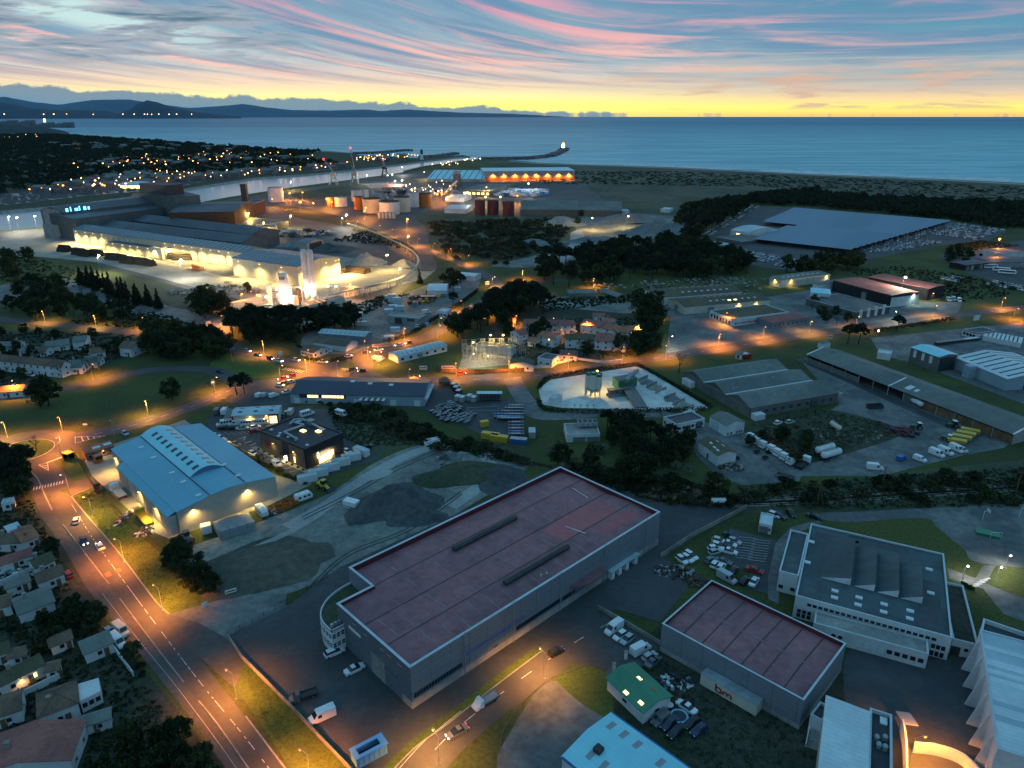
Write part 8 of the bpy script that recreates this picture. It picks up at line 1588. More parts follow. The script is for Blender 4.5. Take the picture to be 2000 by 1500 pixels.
# racks of gas bottles
me_r={}
def bottle_rack(cols,n):
 k=(cols,n)
 if k not in me_r:
  b=MB();b.box(-1.1*n/2,-.55,0,1.1*n/2,.55,.12,2)
  for i in range(n):
   for j in range(3):
    for q in range(2):b.tube((-1.1*n/2+.25+i*1.1+q*.5,-.36+j*.36,.12),(-1.1*n/2+.25+i*1.1+q*.5,-.36+j*.36,1.35),.17,n=6,m=0);b.tube((-1.1*n/2+.25+i*1.1+q*.5,-.36+j*.36,1.35),(-1.1*n/2+.25+i*1.1+q*.5,-.36+j*.36,1.55),.16,.05,n=6,m=1)
  for x in(-1.1*n/2,1.1*n/2-.06):b.box(x,-.55,.12,x+.06,-.49,1.7,2).box(x,.49,.12,x+.06,.55,1.7,2)
  me_r[k]=b.mesh('bottle_rack',[cols[0],cols[1],'steel'])
 return me_r[k]
BC=(('maroon_clad','white_wall'),('car_navy','white_wall'),('car_grey','car_silver'),('car_red','white_wall'),('car_blue','car_skyblue'))
rg=random.Random(5)
for j,y in enumerate((797,802,808,814,819,822,830,836,842,848,853)):
 for i in range((3,4,5,7,7,6,3,3,3,3,3)[j]):tag(obj('bottle_rack',bottle_rack(BC[(j+(i>3))%5],3),None,G(1015-i*7,y),rg.uniform(-.05,.05)),'rack of upright gas bottles in the long stepped rows','gas bottle rack','gas bottle racks in the stepped rows')
for q in Sc([(842,806),(868,792),(880,788),(902,800),(885,826),(865,826)],34,rg,1.7):tag(obj('bottle_rack',bottle_rack(BC[rg.choice((0,2,2,1))],2),None,q,.6+rg.uniform(-.3,.3)),'small rack of gas bottles in the crowded corner by the trade hall','gas bottle rack','gas bottle racks in the crowded corner')
for q in Sc([(884,826),(900,812),(928,812),(912,830)],14,rg,2):tag(obj('bottle_rack',bottle_rack(BC[2],3),None,q,.75+rg.uniform(-.1,.1)),'rack of pale gas bottles in the slanting rows','gas bottle rack','gas bottle racks in slanting rows')
for i,(x,y)in enumerate(((886,758),(891,764),(896,771),(894,782),(903,784),(917,781),(926,784))):t=cont('stack of red and white gas crates on the grass edge, one of several',(x,y),1.2,2.6,1.8,2.2,'maroon_clad' if i<3 else 'concrete','white_wall','crate stack','crate stacks on the grass edge','crate_stack')
# builders yard goods
for q in Sc([(795,582),(840,568),(880,572),(850,590),(800,598)],40,rg,2.4):t=tag(MB().cbox((0,0,0),rg.uniform(1.5,4),rg.uniform(1.2,2),rg.uniform(1,2.2)).Bl('scaffold_stack',rg.choice(('car_red','rust','timber','maroon_clad','steel','car_yellow')),None,q,rg.uniform(0,3)),'small stack of red and brown scaffold parts in the builders yard','scaffold stack','scaffold stacks of the builders yard')
for i,(x,y,h_)in enumerate(((766,590,5),(776,597,5),(768,604,2.6),(780,606,2.6),(760,612,2.6),(700,618,2.4),(708,636,2.4),(772,648,2.4),(760,664,2.2),(884,560,3),(893,570,3),(760,585,2.6))):cont(['pale blue cabin stack at the back of the block store','second pale blue cabin stack behind the block store','low pale cabin behind the block store, left','low pale cabin behind the block store, right','pale cabin at the left end of the block store','white cabin with arched front in the gravel part','small white cabin in the gravel part','pale round ended hut by the lower hedge','white hoarding box by the north road','pale cabin at the upper right of the builders yard','second pale cabin at the upper right of the builders yard','grey cabin at the top of the block store'][i],(x,y),.1,5,2.6,h_,'pale_roof','white_roof','cabin',None,'site_cabin')
cont('long red fire coloured trailer in the builders yard',(836,586),.05,9,2.4,2.6,'car_red','white_wall','trailer',None,'trailer')
# rusty scrap beside the warehouses
def junk(name,label,c,n,sp,mats,seed,s=(.3,1.6),pile=1.0):
 rg=random.Random(seed);b=MB();p=G(*c)
 for _ in range(n):
  a,rr=rg.uniform(0,6.3),math.sqrt(rg.random());q=Vt((rr*math.cos(a)*sp[0],rr*math.sin(a)*sp[1],rg.uniform(0,pile)*(1-rr)));T=Matrix.Translation(q)@Matrix.Rotation(rg.uniform(0,3),4,'Z')@Matrix.Rotation(rg.uniform(-.5,.5),4,'X');x,y,zz=rg.uniform(*s),rg.uniform(.15,s[1]*.5),rg.uniform(.1,s[1]*.4);b.box(-x/2,-y/2,-.05,x/2,y/2,zz,rg.randrange(len(mats)),T)
 o=b.Bl(name,list(mats),None,p);tag(o,label,name.replace('_',' '),None,'stuff');return o
junk('scrap_pile','pile of rusty scrap by the back of the smaller maroon warehouse',(1318,1118),90,(5.5,3),('rust','dark_steel','steel'),1);junk('scrap_pile','rusty scrap against the corner of the smaller maroon warehouse',(1362,1138),50,(3.5,2),('rust','dark_steel','timber'),2);junk('scrap_pile','pale stone and timber pile by the lone white shed',(1428,913),120,(4.2,3),('rubble','timber','rust','steel'),3);junk('scrap_pile','debris strewn behind the maroon warehouse corner',(1315,968),70,(10,3),('dark_steel','rust','timber'),4,(.4,4),.5);junk('scrap_pile','scattered debris in the weeds of the farm yard',(1650,850),110,(16,7),('stone','dark_steel','rust'),5,(.3,1.5),.3);junk('scrap_pile','rusty metal and machine parts by the dark tractor',(1760,845),60,(6,4),('dark_steel','rust','dark_steel','maroon_clad'),6,(.5,3));junk('scrap_pile','odds and ends along the fence of the blue hall yard',(245,1010),50,(1.5,5),('white_wall','car_red','timber','steel'),7,(.3,1.4),.8);junk('scrap_pile','dark pile and boxes at the lower end of the blue hall yard',(283,1040),50,(2.5,3),('timber','dark_steel','white_wall'),8,(.3,1.4),.8);junk('scrap_pile','garden clutter between the left gable houses',(30,1122),60,(5,3),('white_wall','car_teal','steel','timber'),9,(.3,1.5),.6);junk('scrap_pile','garbage and drums beside the green roofed shed',(1322,1333),60,(4,2.5),('white_wall','dark_steel','galva'),10,(.3,1.2),.6);junk('scrap_pile','broken concrete on the rough ground below the pipe mill',(420,570),90,(30,16),('concrete','rubble'),12,(1,5),.05);junk('scrap_pile','materials and props on the floor of the red and orange skips',(540,1001),30,(2.4,1.2),('car_red','timber','steel'),13,(.4,2),.8);junk('scrap_pile','pallets and goods along the quarry cemetery wall',(1330,560),160,(60,18),('stone','concrete','dark_steel'),14,(.8,3),.4);junk('scrap_pile','cemetery like rows of small pale stones behind the works halls',(1440,548),120,(40,10),('rubble','concrete'),15,(.8,2.4),.3);junk('scrap_pile','lit plant equipment at the foot of the gas plant towers',(560,600),90,(14,6),('steel','white_wall','car_yellow','rust'),16,(.6,2.6),1.5);junk('scrap_pile','machines and pipes in the lit mill yard behind',(550,458),120,(50,22),('steel','cream_wall','dark_steel'),17,(2,8),3);junk('scrap_pile','port machinery left of the conveyor bridge',(835,378),160,(60,40),('steel','galva','dark_steel','concrete'),18,(4,14),5);junk('scrap_pile','white bulk goods at the upper depot',(1960,660),10,(4,4),('white_wall',),19)
# rows of white bulk containers of the depot
for i in range(9):cont('long white bulk container in the close row at the depot',(1925+i*8,661+i*1.6),.92,12,2.2,2.6,'white_wall','white_roof',grp='white bulk containers at the depot')
for i in range(9):cont('black and white tyre bale in the curved row at the depot',(1832+i*9,674-i*1.1),.2,3.2,2,1.6,'dark_steel','car_grey' if i<6 else 'white_wall','bale','tyre bales at the depot','tyre_bale')
for i in range(3):
 t=Tg('coach',['white coach with open front by the bus garage','white coach, left of the slanting pair','white coach, right of the slanting pair'][i],'coach',G(*((1932,524),(1955,530),(1966,535))[i]),(-.05,-.5,-.5)[i]);loft(MB(),[(-5.6,1.2,1.1,.5,3.0),(5.2,1.2,1.1,.5,3.1),(5.7,1.1,1.0,.5,2.0)]).Bl('body','car_white',t);MB().box(-5,-1.21,1.6,4.8,-1.16,2.6).box(-5,1.16,1.6,4.8,1.21,2.6).Bl('windows','glass',t);wheels(t,(-3.5,3.6),1.02,.5,.3)
 # parked car rows of the compounds: simple one piece cars far away, the nearest as single objects
def far_car_mesh(col):
 b=loft(MB(),[(-2,.8,.75,.25,.85),(-1.9,.85,.8,.2,.9),(1.2,.85,.78,.2,.88),(2,.75,.65,.3,.65)],0);loft(b,[(-1.8,.75,.6,.85,1.0),(-1.3,.75,.6,.85,1.42),(.2,.75,.62,.85,1.45),(1.1,.72,.68,.82,.86)],1);b.box(-1.2,-.6,1.43,.2,.6,1.48,0);return b.mesh('compound_car',['car_'+col,'glass'])
FC=[far_car_mesh(c)for c in('white','white','silver','silver','skyblue','grey','white','navy')]
spots=[]
def rows(A,B,C,D,nr_,nc,ang):
 A,B,C,D=(G(*p)for p in(A,B,C,D))
 for j in range(nr_):
  p,q=A.lerp(D,j/max(1,nr_-1)),B.lerp(C,j/max(1,nr_-1))
  for i in range(nc):spots.append((p.lerp(q,i/max(1,nc-1)),ang if(j%2)else ang+math.pi))
rows((1405,490),(1500,513),(1520,504),(1430,486),5,24,1.2);rows((1512,518),(1545,522),(1565,511),(1530,508),3,12,1.0);rows((1665,487),(1855,434),(1885,438),(1700,492),4,34,1.1);rows((1710,492),(1800,470),(1835,474),(1760,488),4,16,1.1)
rows((1830,458),(1905,468),(1960,450),(1870,438),9,24,1.2);rows((1338,480),(1470,402),(1480,404),(1348,482),2,42,.6);rows((1840,545),(1870,551),(1880,546),(1850,541),2,7,1);rows((1930,556),(2040,575),(2040,570),(1940,551),2,14,1.1)
spots=[(p+Vt((rnd.uniform(-.3,.3),rnd.uniform(-.3,.3),.03)),a)for p,a in spots if rnd.random()>.12];spots.sort(key=lambda s_:s_[0].length)
far_m=MB();NF=150
for i,(p,a)in enumerate(spots):
 me=rnd.choice(FC)
 if i<NF:tag(obj('compound_car',me,None,p,a+rnd.uniform(-.05,.05)),'small pale car in the packed rows of the car compound','car','cars in the packed compound rows')
 else:
  T=Matrix.Translation(p)@Matrix.Rotation(a,4,'Z');o_=len(far_m.v);k=0 if 'white' in me.materials[0].name else 1 if 'silver' in me.materials[0].name else 2
  far_m.v+=[tuple(T@v.co)for v in me.vertices];far_m.f+=[tuple(o_+v for v in f.vertices)for f in me.polygons];far_m.m+=[3 if f.material_index else k for f in me.polygons]
tag(far_m.Bl('compound_cars',['car_white','car_silver','car_grey','glass']),'rows of far parked cars round the solar canopies','parked cars',None,'stuff')
# ------------------------------------------------------------------ 15. lamps
def lamp_proto(name,h,arm,bulb,col,power,big=.26,spot=152,pt=False):
 t=Tg(name,'lamp','street lamp');MB().tube((0,0,0),(0,0,h),.10,.06,7).tube((0,0,h),(arm,0,h+.35),.05,.045,6).Bl('pole','galva',t);MB().cbox((0,0,0),.35,.35,.25).Bl('base','concrete',t)
 MB().box(arm-.1,-.16,h+.32,arm+.75,.16,h+.46).Bl('lamp_head','steel',t);MB().ball((arm+.35,0,h+.27),big,6,0,.7).Bl('bulb',bulb,t)
 if power:
  ld=bpy.data.lights.new('lamp_light','POINT' if pt else 'SPOT');ld.energy=power;ld.color=col;ld.shadow_soft_size=.3
  if not pt:ld.spot_size=R(spot);ld.spot_blend=.5
  obj('lamp_light',ld,t,(arm+.35,0,h+.02-big*.7))
 return Proto(t)
PW=13000
LP={'o':lamp_proto('street_lamp',6.5,1.2,'lamp_orange',SOD,PW),'w':lamp_proto('street_lamp',6.5,1.2,'lamp_white',WHITE,2600),'u':lamp_proto('street_lamp',6.2,1.2,'skylight',SOD,0),'B':lamp_proto('flood_mast',12,.6,'lamp_warm',WARM,22000,.8,165,True),'O':lamp_proto('flood_mast',10,.6,'lamp_orange',SOD,24000,.8,165,True),'W':lamp_proto('flood_mast',14,.6,'lamp_white',WHITE,24000,.8,165,True),'p':lamp_proto('path_lamp',3.6,.1,'lamp_white',WHITE,900,.3,170),'g':lamp_proto('flood_mast',8,.6,'lamp_white',WHITE,2200,.5,165,True),'k':lamp_proto('flood_mast',8,.6,'lamp_orange',SOD,8000,.5,165,True),'b':lamp_proto('flood_mast',9,.6,'lamp_warm',WARM,5000,.5,160),'C':lamp_proto('flood_mast',9,.6,'lamp_cool',COOL,6000,.6,165)}
LP['y']=lamp_proto('street_lamp',6.5,1.2,'lamp_warm',(1,.40,.07),PW*.8);LP['r']=lamp_proto('street_lamp',6.5,1.2,'lamp_orange',(1,.27,.03),PW*1.25)
def lamp(k,c,label,rz=None,sc=1.0,grp=None):return LP[rnd.choice('ooyr')if k=='o' else k].put(tuple(G(*c)),rnd.uniform(0,6.28)if rz is None else rz,label,grp,sc)
for k,c,lb,rz in[('o',(318,1193),'lit orange street lamp on the verge beside the bush row',2.6),('o',(462,1366),'lit orange street lamp at the tip of the lower verge',2.6),('o',(607,1528),'lit orange street lamp at the lower edge of the view on the verge',2.6),('o',(243,1098),'lit orange street lamp on the verge left of the earth mound',2.8),('o',(182,1012),'lit street lamp on the verge opposite the white car',2.9),('o',(137,966),'lit street lamp at the blue hall entrance by the zebra',3.0),('o',(120,893),'lit street lamp at the exit of the roundabout',2.2),('o',(15,855),'lit street lamp on the meadow left of the roundabout',-1.3),('o',(123,845),'lit street lamp on the meadow by the roundabout',-1.3),('o',(290,812),'lit street lamp on the meadow edge above the blue hall',-1.2),('u',(223,850),'unlit street lamp on the roundabout approach',-1.2),('o',(858,1492),'lit street lamp at the lower edge of the foreground road',2.2),('o',(1064,1326),'lit street lamp on the grass corner of the foreground road',2.2),('o',(548,742),'lit lamp beside the queueing red cars',0),('o',(660,735),'lit lamp on the long verge of the trade hall',1.5),('o',(800,752),'lit lamp behind the trade hall roof',1.5),('o',(790,664),'lit lamp on the north road above the long garage',-1),('o',(905,610),'lit lamp on the north road beside the pines',2.5),('o',(1110,720),'lit lamp on the main road by the batching yard corner',1.5),('o',(1300,703),'lit lamp on the main road past the batching yard',1.5),('o',(25,776),'lit lamp on the left road below the terrace',1.4),('o',(182,742),'lit lamp on the left road beside the bare trees',1.4),('o',(420,767),'lit street lamp at the tip of the meadow',0.3),('u',(454,706),'unlit lamp pole on the grass triangle',0),('o',(88,629),'lit street lamp on the far left road, first',-1.2),('o',(188,638),'lit street lamp on the far left road, second',-1.2),('o',(283,642),'lit street lamp on the far left road, third',-1.2),('o',(125,731),'lit street lamp by the angular white house',-1.2),('o',(440,657),'lit lamp by the belt of trees, lower of the pair',3),('o',(441,640),'lit lamp by the belt of trees, upper of the pair',3),('o',(516,690),'lit lamp where the left road reaches the crossroads',-1.4),('o',(605,708),'lit lamp in front of the brown roofed offices',-1.4),('o',(599,728),'lit lamp in the middle of the crossroads traffic',-1.4),('o',(712,690),'lit lamp on the north road, left of the pair',-1),('o',(719,703),'lit lamp on the north road, right of the pair',-1),('o',(740,714),'lit lamp on the corner before the long garage',0),('o',(858,644),'lit lamp beside the builders yard hedge',-.5),('o',(891,735),'lit lamp at the left end of the substation fence',-1.5),('o',(994,731),'lit lamp at the right end of the substation fence',-1.5),('o',(1216,702),'lit lamp before the round trees of the estate wall',-1.5),('o',(945,620),'lit lamp where the pines meet the north road',2.5),('o',(962,560),'lit lamp at the north road bend',0),('o',(1021,546),'lit lamp at the wood edge junction, upper',-1.5),('o',(1022,566),'lit lamp at the wood edge junction, middle',-1.5),('o',(1040,578),'lit lamp at the wood edge junction, lower',-1.5),('o',(1159,562),'lit lamp in the dark wood by the bare lot',-1.5),('o',(1403,676),'lit lamp on the main road before the showroom, first',-1.5),('o',(1490,661),'lit lamp on the main road before the showroom, second',-1.5),('o',(1580,650),'lit lamp on the main road before the grey factory',-1.5),('o',(1671,640),'lit lamp on the main road by the bare tree',-1.5),('w',(1743,630),'white lit lamp on the main road hedge',-1.5),('o',(1822,618),'lit lamp on the main road near the depot sign',-1.5),('o',(1955,602),'lit lamp on the main road at the far right',-1.5),('w',(1305,682),'small white lamp at the works yard corner',0),('o',(1978,625),'small lit lamp in the goods yard at the right edge',0),('p',(1880,1131),'path lamp beside the school path, left one',0),('p',(1945,1133),'path lamp right of the school zebra',0),('p',(1963,1110),'path lamp at the playground corner',0),('o',(1775,1494),'orange lamp inside the curved courtyard wall',0),('b',(1160,765),'floodlight mast of the batching plant',0),('b',(921,705),'switchyard floodlight by the busbars, left',0),('b',(955,690),'switchyard floodlight in the middle',0),('b',(979,690),'switchyard floodlight at the right',0),('w',(947,722),'white lamp before the switchyard, right',0),('w',(919,718),'white lamp before the switchyard, left',0),('O',(797,484),'bright orange flood mast on the port road',0),('B',(780,560),'bright flood mast by the conveyor below the lit yard',0),('B',(756,530),'flood mast among the tan heaps',0),('O',(795,448),'flood mast at the edge of the tank farm field',0),('B',(569,445),'tall flood mast behind the pipe mill',0),('B',(516,460),'flood mast left of the tall one behind the pipe mill',0),('C',(508,467),'pinkish lamp on the mill roof end',0),('B',(487,440),'flood mast by the cream mill office',0),('O',(553,390),'orange lamp beside the river tank, left',0),('O',(566,392),'orange lamp beside the river tank, right',0),('O',(532,405),'orange lamp below the river tank',0),('B',(569,371),'lamp by the river behind the tank',0),('W',(717,360),'bright white lamp by the harbour cranes',0),('W',(1031,378),'floodlight above the wrapped bales',0),('W',(912,398),'white flood mast left of the dark red tanks',0),('B',(949,383),'lamp at the lit end of the port warehouse',0),('O',(1009,398),'orange lamp right of the dark red tanks',0),('B',(947,404),'lamp on the left dark red tank',0),('B',(976,404),'lamp on the middle dark red tank',0),('B',(1154,450),'quarry floodlight beside the pale sand heap',0),('B',(1224,446),'quarry floodlight before the long heap',0),('B',(828,350),'lamp at the left end of the pale port shed',0),('O',(714,424),'orange lamp at the foot of the yellow tank, upper',0),('O',(712,430),'orange lamp at the foot of the yellow tank, lower',0),('W',(677,447),'white lamp on the port road, right of two',0),('C',(668,444),'bluish lamp on the port road, left of two',0),('O',(591,391),'pinkish lamp by the tank farm road',0),('O',(587,411),'orange lamp on the curve of the port road',0),('O',(612,414),'small orange lamp on the port road',0),('O',(637,405),'orange lamp at the small red tank',0),('O',(648,411),'orange lamp before the small red tank',0),('o',(697,445),'lamp along the port road by the tank farm',0),('o',(678,432),'lamp on the port road before the tanks',0),('o',(816,481),'small lamp past the bright orange mast',0),('o',(846,491),'small lamp on the north road slope, first',0),('o',(877,502),'small lamp on the north road slope, second',0),('o',(912,516),'small lamp on the north road slope, third',0),('o',(740,454),'lamp on the port road, lower slope',0),('o',(764,462),'lamp on the port road, below the lower slope',0),('o',(558,409),'lamp at the start of the port road',0),('W',(785,370),'white lamp among the port machinery, first',0),('W',(772,372),'white lamp among the port machinery, second',0),('W',(757,360),'white lamp by the small dark crane',0),('W',(766,358),'white lamp right of the small dark crane',0),('W',(785,342),'white lamp at the river quay',0),('C',(871,404),'bluish lamp beside the tank farm',0),('O',(854,394),'port road lamp beside the pale sheds, left',0),('O',(862,391),'port road lamp beside the pale sheds, middle',0),('O',(871,389),'port road lamp beside the pale sheds, right',0),('W',(145,455),'white lamp on the corner of the pipe mill',0),('W',(106,447),'white quay lamp by the orange crane',0),('W',(73,450),'white quay lamp, second from the mill',0),('W',(38,453),'white quay lamp, third from the mill',0),('W',(22,452),'white quay lamp, fourth from the mill',0),('C',(416,424),'small white lamp on the mill roof',0),('O',(403,540),'x',0),('W',(357,547),'pinkish lamp on the yard edge before the pipe mill',0),('W',(198,537),'white lamp by the mill gate cabins',0),('k',(473,600),'orange lamp at the left wall of the gas plant',0),('k',(502,583),'tall orange lamp at the back of the gas plant',0),('o',(488,590),'small orange lamp in the gas plant',0),('o',(443,602),'orange lamp at the left tip of the gas plant',0),('g',(541,590),'white floodlight left of the cold box',0),('g',(566,602),'white floodlight before the cold box',0),('g',(548,605),'low floodlight at the tree belt, left',0),('g',(520,606),'low floodlight at the tree belt, far left',0),('g',(594,590),'floodlight at the chimney feet',0),('g',(608,591),'floodlight between the twin chimneys',0),('k',(678,574),'orange lamp at the pipe rack end, upper',0),('k',(683,580),'orange lamp at the pipe rack end, lower',0),('g',(640,583),'small white lamp at the pipe rack',0),('g',(656,584),'small white lamp by the pitched plant house',0),('k',(600,604),'orange lamp before the small orange building',0),('k',(530,602),'orange lamp before the slim white tank',0),('O',(1945,490),'warm lamp lighting a court near the right edge',0),('W',(1757,585),'green white lamp at the maroon hall end',0),('o',(1412,634),'small lamp in the estate gardens on the right',0),('w',(1412,636),'x',0),('o',(1075,645),'added lamp in the estate street before the back terrace',0),('o',(1140,652),'added lamp in the estate street, right half',0),('o',(1090,668),'added lamp between the villa and the front terrace',0),('o',(1262,622),'lit orange lamp at the end of the estate gardens',0),('o',(1240,660),'orange lamp lighting the end house of the slanting row',0),('o',(1003,640),'lamp at the orange lit garage of the estate',0),('o',(855,660),'small lamp in the lower builders yard',0)]:  # estate street and villa lamps are added to warm the roofs there
 if lb!='x':lamp(k,c,lb,rz)
 # far lights of the town and the port: a pole with a glowing globe, one mesh each
FLm={}
def far_lamp(c,m,s_=1.0,label='tiny warm street light of the town across the river',grp='street lights of the town across the river',zz=0):
 if m not in FLm:FLm[m]=MB().tube((0,0,0),(0,0,7),.15,n=4,m=0).ball((0,0,7.6),.95,5,1).mesh('far_street_light',['steel',m])
 p=G(*c);p.z=zz;o=obj('far_street_light',FLm[m],None,p);o.scale=(s_,s_,min(s_,1.4));tag(o,label,'street light',grp)
rg=random.Random(17)
def lights(pts,n,mats,s_,md=8,**k):
 for q in Sc(pts,n,rg,md):
  m=rg.choice(mats)
  if m not in FLm:far_lamp((1000,900),m)
  o=obj('far_street_light',FLm[m],None,q);f=s_*rg.choice((.45,.55,.7,.8,1.2));o.scale=(f,f,1);tag(o,k.get('label','tiny warm street light of the town across the river'),'street light',k.get('grp','street lights of the town across the river'))
for m in('far_orange','far_warm','far_pink'):far_lamp((60+len(FLm)*40,380),m)
lights([(40,380),(160,356),(300,338),(400,343),(330,364),(200,376),(80,388)],62,('far_orange','far_orange','far_warm','far_pink'),1.3,14)
lights([(330,348),(500,336),(600,330),(690,322),(660,332),(540,344),(420,355)],38,('far_orange','far_warm','far_pink'),1.5,20,label='tiny light along the far quay of the river',grp='lights along the far quay')
lights([(80,330),(300,305),(480,298),(600,306),(640,316),(500,325),(300,330),(160,340)],62,('far_orange','far_orange','far_warm'),1.6,25,label='tiny light scattered in the dark woods of the far bank',grp='lights in the far bank woods')
lights([(690,318),(705,310),(760,305),(830,307),(800,312),(720,321)],44,('far_warm','far_pink','far_orange'),1.7,14,label='tiny bright light on the spit at the river mouth',grp='lights on the river mouth spit')
lights([(0,262),(60,262),(130,265),(100,268),(0,275)],14,('far_warm','far_orange'),3.2,40,label='tiny light of the seaside district below the headland',grp='seaside lights below the headland')
lights([(840,328),(905,318),(940,312),(945,316),(880,330)],16,('far_orange','far_warm'),1.6,12,label='tiny lamp at the river mouth yard on the near side',grp='lamps of the river mouth yard')
lights([(760,372),(870,360),(890,375),(850,395),(800,385)],24,('far_warm','far_pink','far_warm'),.9,8,label='small lamp among the port machinery',grp='lamps among the port machinery')
for i in range(14):q=G(20+i*8,246+(i%3)*2);far_lamp((8+i*8.2,250+(i%2)),'far_warm',3.4,'tiny light of the seaside town on the headland','lights on the headland',26 if i<9 else 14)
for x,y,m in((85,224.6,'far_pink'),(105,224.4,'far_warm'),(130,224.3,'far_orange'),(182,224.9,'far_orange'),(240,224.5,'far_warm'),(262,224.6,'far_warm'),(282,224.6,'far_pink'),(288,224.6,'far_warm'),(296,224.8,'far_warm'),(310,224.6,'far_warm'),(330,224.8,'far_warm'),(345,224.7,'far_warm'),(374,224.6,'far_pink'),(8,224.4,'far_warm')):
 az=math.atan((x-1000)/1484);d=19500;o=obj('far_street_light',FLm[m],None,(math.sin(az)*d,math.cos(az)*d,H+(HY-y)/1588*d-40));o.scale=(rnd.uniform(9,17),)*2+(8,);tag(o,'glint of a coastal town under the distant mountains','light','town lights under the mountains')
 # ------------------------------------------------------------------ 16. fences, walls, poles, signs
def Fc(label,pts,h=1.8,m='steel',step=3.0,name='mesh_fence',cat='fence',wall=None):
 P=[G(*p)for p in pts];t=Tg(name,label,cat)
 for a,c in zip(P,P[1:]):
  L_=(c-a).length;n=max(1,int(L_/step));an=math.atan2(c.y-a.y,c.x-a.x)
  if wall:k=Vt((-(c-a).y,(c-a).x,0)).normalized()*.1;MB().prism([(a-k)[:2],(c-k)[:2],(c+k)[:2],(a+k)[:2]],0,h).Bl('wall_run',wall,t)
  else:
   for i in range(n+1):q=a.lerp(c,i/n);MB().cbox((q.x,q.y,0),.08,.08,h).Bl('post',m,t)
   for zz in(.15,h*.5,h-.1):MB().tube((a.x,a.y,zz),(c.x,c.y,zz),.025,n=4).Bl('rail',m,t)
   b=MB();nn=int(L_/.3)
   for i in range(nn):q=a.lerp(c,(i+.5)/nn);b.cbox((q.x,q.y,.1),.015,.015,h-.15,an)
   b.Bl('wire_mesh',m,t)
 return t
Fc('dark low fence along the left edge of the warehouse forecourt',[(445,1245),(472,1286),(560,1375),(690,1512)],1.2,'concrete',3,'boundary_wall','wall','stone');Fc('dark mesh fence from the road to the gravel lot',[(445,1245),(560,1180),(640,1128)],1.6,'dark_steel');Fc('dark mesh fence of the blue hall yard along the verge',[(140,880),(183,952),(270,1040),(330,1095)],1.8,'dark_steel');Fc('mesh fence between the blue hall and the gravel lot',[(330,1062),(420,1030),(560,985),(640,945)],1.6,'dark_steel');Fc('low stone wall beside the row of parked vans',[(1168,1190),(1225,1222),(1292,1262)],1.2,wall='stone',name='boundary_wall',cat='wall')
Fc('rail fence between the two yard gates near the green shed',[(1183,1321),(1200,1308)],1.2,'galva');Fc('rail fence from the gate pillar to the white van',[(1222,1282),(1255,1259)],1.2,'galva');Fc('brown panel fence along the substation and the main road',[(852,720),(862,727),(940,729),(1000,727),(1040,724)],1.8,wall='timber',name='panel_fence');Fc('white garden wall along the main road before the estate',[(1084,712),(1130,703),(1180,710),(1215,706)],1.2,wall='white_wall',name='garden_wall',cat='wall');Fc('white wall of the small block house by the main road',[(1040,720),(1075,718),(1094,706)],1.4,wall='white_wall',name='garden_wall',cat='wall');Fc('white garden wall beside the dark tree of the avenue',[(222,1268),(262,1322)],1.4,wall='white_wall',name='garden_wall',cat='wall');Fc('pale garden wall between the left gable houses',[(-10,1150),(74,1112)],1.6,wall='white_wall',name='garden_wall',cat='wall');Fc('pale garden wall behind the white hipped house',[(25,1372),(118,1326)],1.6,wall='white_wall',name='garden_wall',cat='wall');Fc('dark bank fence between the warehouse road and the school lawn',[(1290,1090),(1350,1050),(1458,993)],1.4,wall='stone',name='boundary_wall',cat='wall')
for i,c in enumerate(((1222,1287),(1199,1310))):t=Tg('gate_pillar',['white gate pillar nearer the parked vans','white gate pillar nearer the green shed'][i],'pillar',G(*c));MB().cbox((0,0,0),.6,.6,1.9).Bl('shaft','white_wall',t);MB().cbox((0,0,1.9),.75,.75,.15).Bl('cap','stone',t)
for lb,c,w_,h_,rz,m,s_ in(('white signboard in the gravel lot corner by the verge',(452,1163),2.6,1.0,.5,'car_white','lead'),('tilted white sign at the end of the bush row',(401,1190),1.3,1.2,.6,'car_white',None),('pale road sign on the meadow before the roundabout',(167,834),1.6,.6,0,'car_white',None),('white hoarding beside the north road',(745,680),9,1.6,.25,'cream_wall','car_red'),('small pale billboard by the builders yard lamp',(870,632),2.2,1.8,.2,'cream_wall',None),('red and white billboard at the north road bend',(952,558),3,2.2,.6,'car_white','car_red'),('white sign by the left road fork under the tree belt',(408,640),2.6,3.0,.4,'car_white',None),('blue direction signs at the tip of the meadow',(417,755),1.6,2.4,.5,'car_blue','car_white'),('pale sign before the brown roofed offices',(547,696),2,1.6,.2,'car_white',None),('blue and white sign at the office hedge',(643,690),3,2.6,.1,'car_white','car_skyblue'),('red and white box sign on the verge of the main road',(827,725),3.4,1.8,0,'car_white','car_red'),('white hoarding on the substation fence',(875,724),6,1.6,0,'car_white','car_red'),('tall red and white fuel price sign on the main road',(1714,655),1.2,3.4,.3,'car_red','lit_white'),('big white sign at the depot corner of the main road',(1906,628),5,3.0,.4,'car_white',None),('small blue white sign above the long shed',(1621,664),2.4,2.0,.2,'car_white','car_blue')):Sg(lb,c,w_,h_,rz,.8,m,True,s_)
for i,(c,h_)in enumerate((((1596,985),9),(1731-1,955)and((1722,955),8),((1985,960),7))):
 t=Tg('wooden_pole',['pale wooden pole with strut in the dark rail bank','wooden pole in the middle of the rail bank','wooden pole at the right end of the rail bank'][i],'pole',G(*c));MB().tube((0,0,0),(0,0,h_),.16,.11,7).Bl('shaft','timber',t);MB().box(-.8,-.06,h_-.6,.8,.06,h_-.45).Bl('crossarm','timber',t)
 if i==0:MB().tube((1.6,0,0),(.1,0,h_-1.5),.13,.1,6).Bl('strut','timber',t)
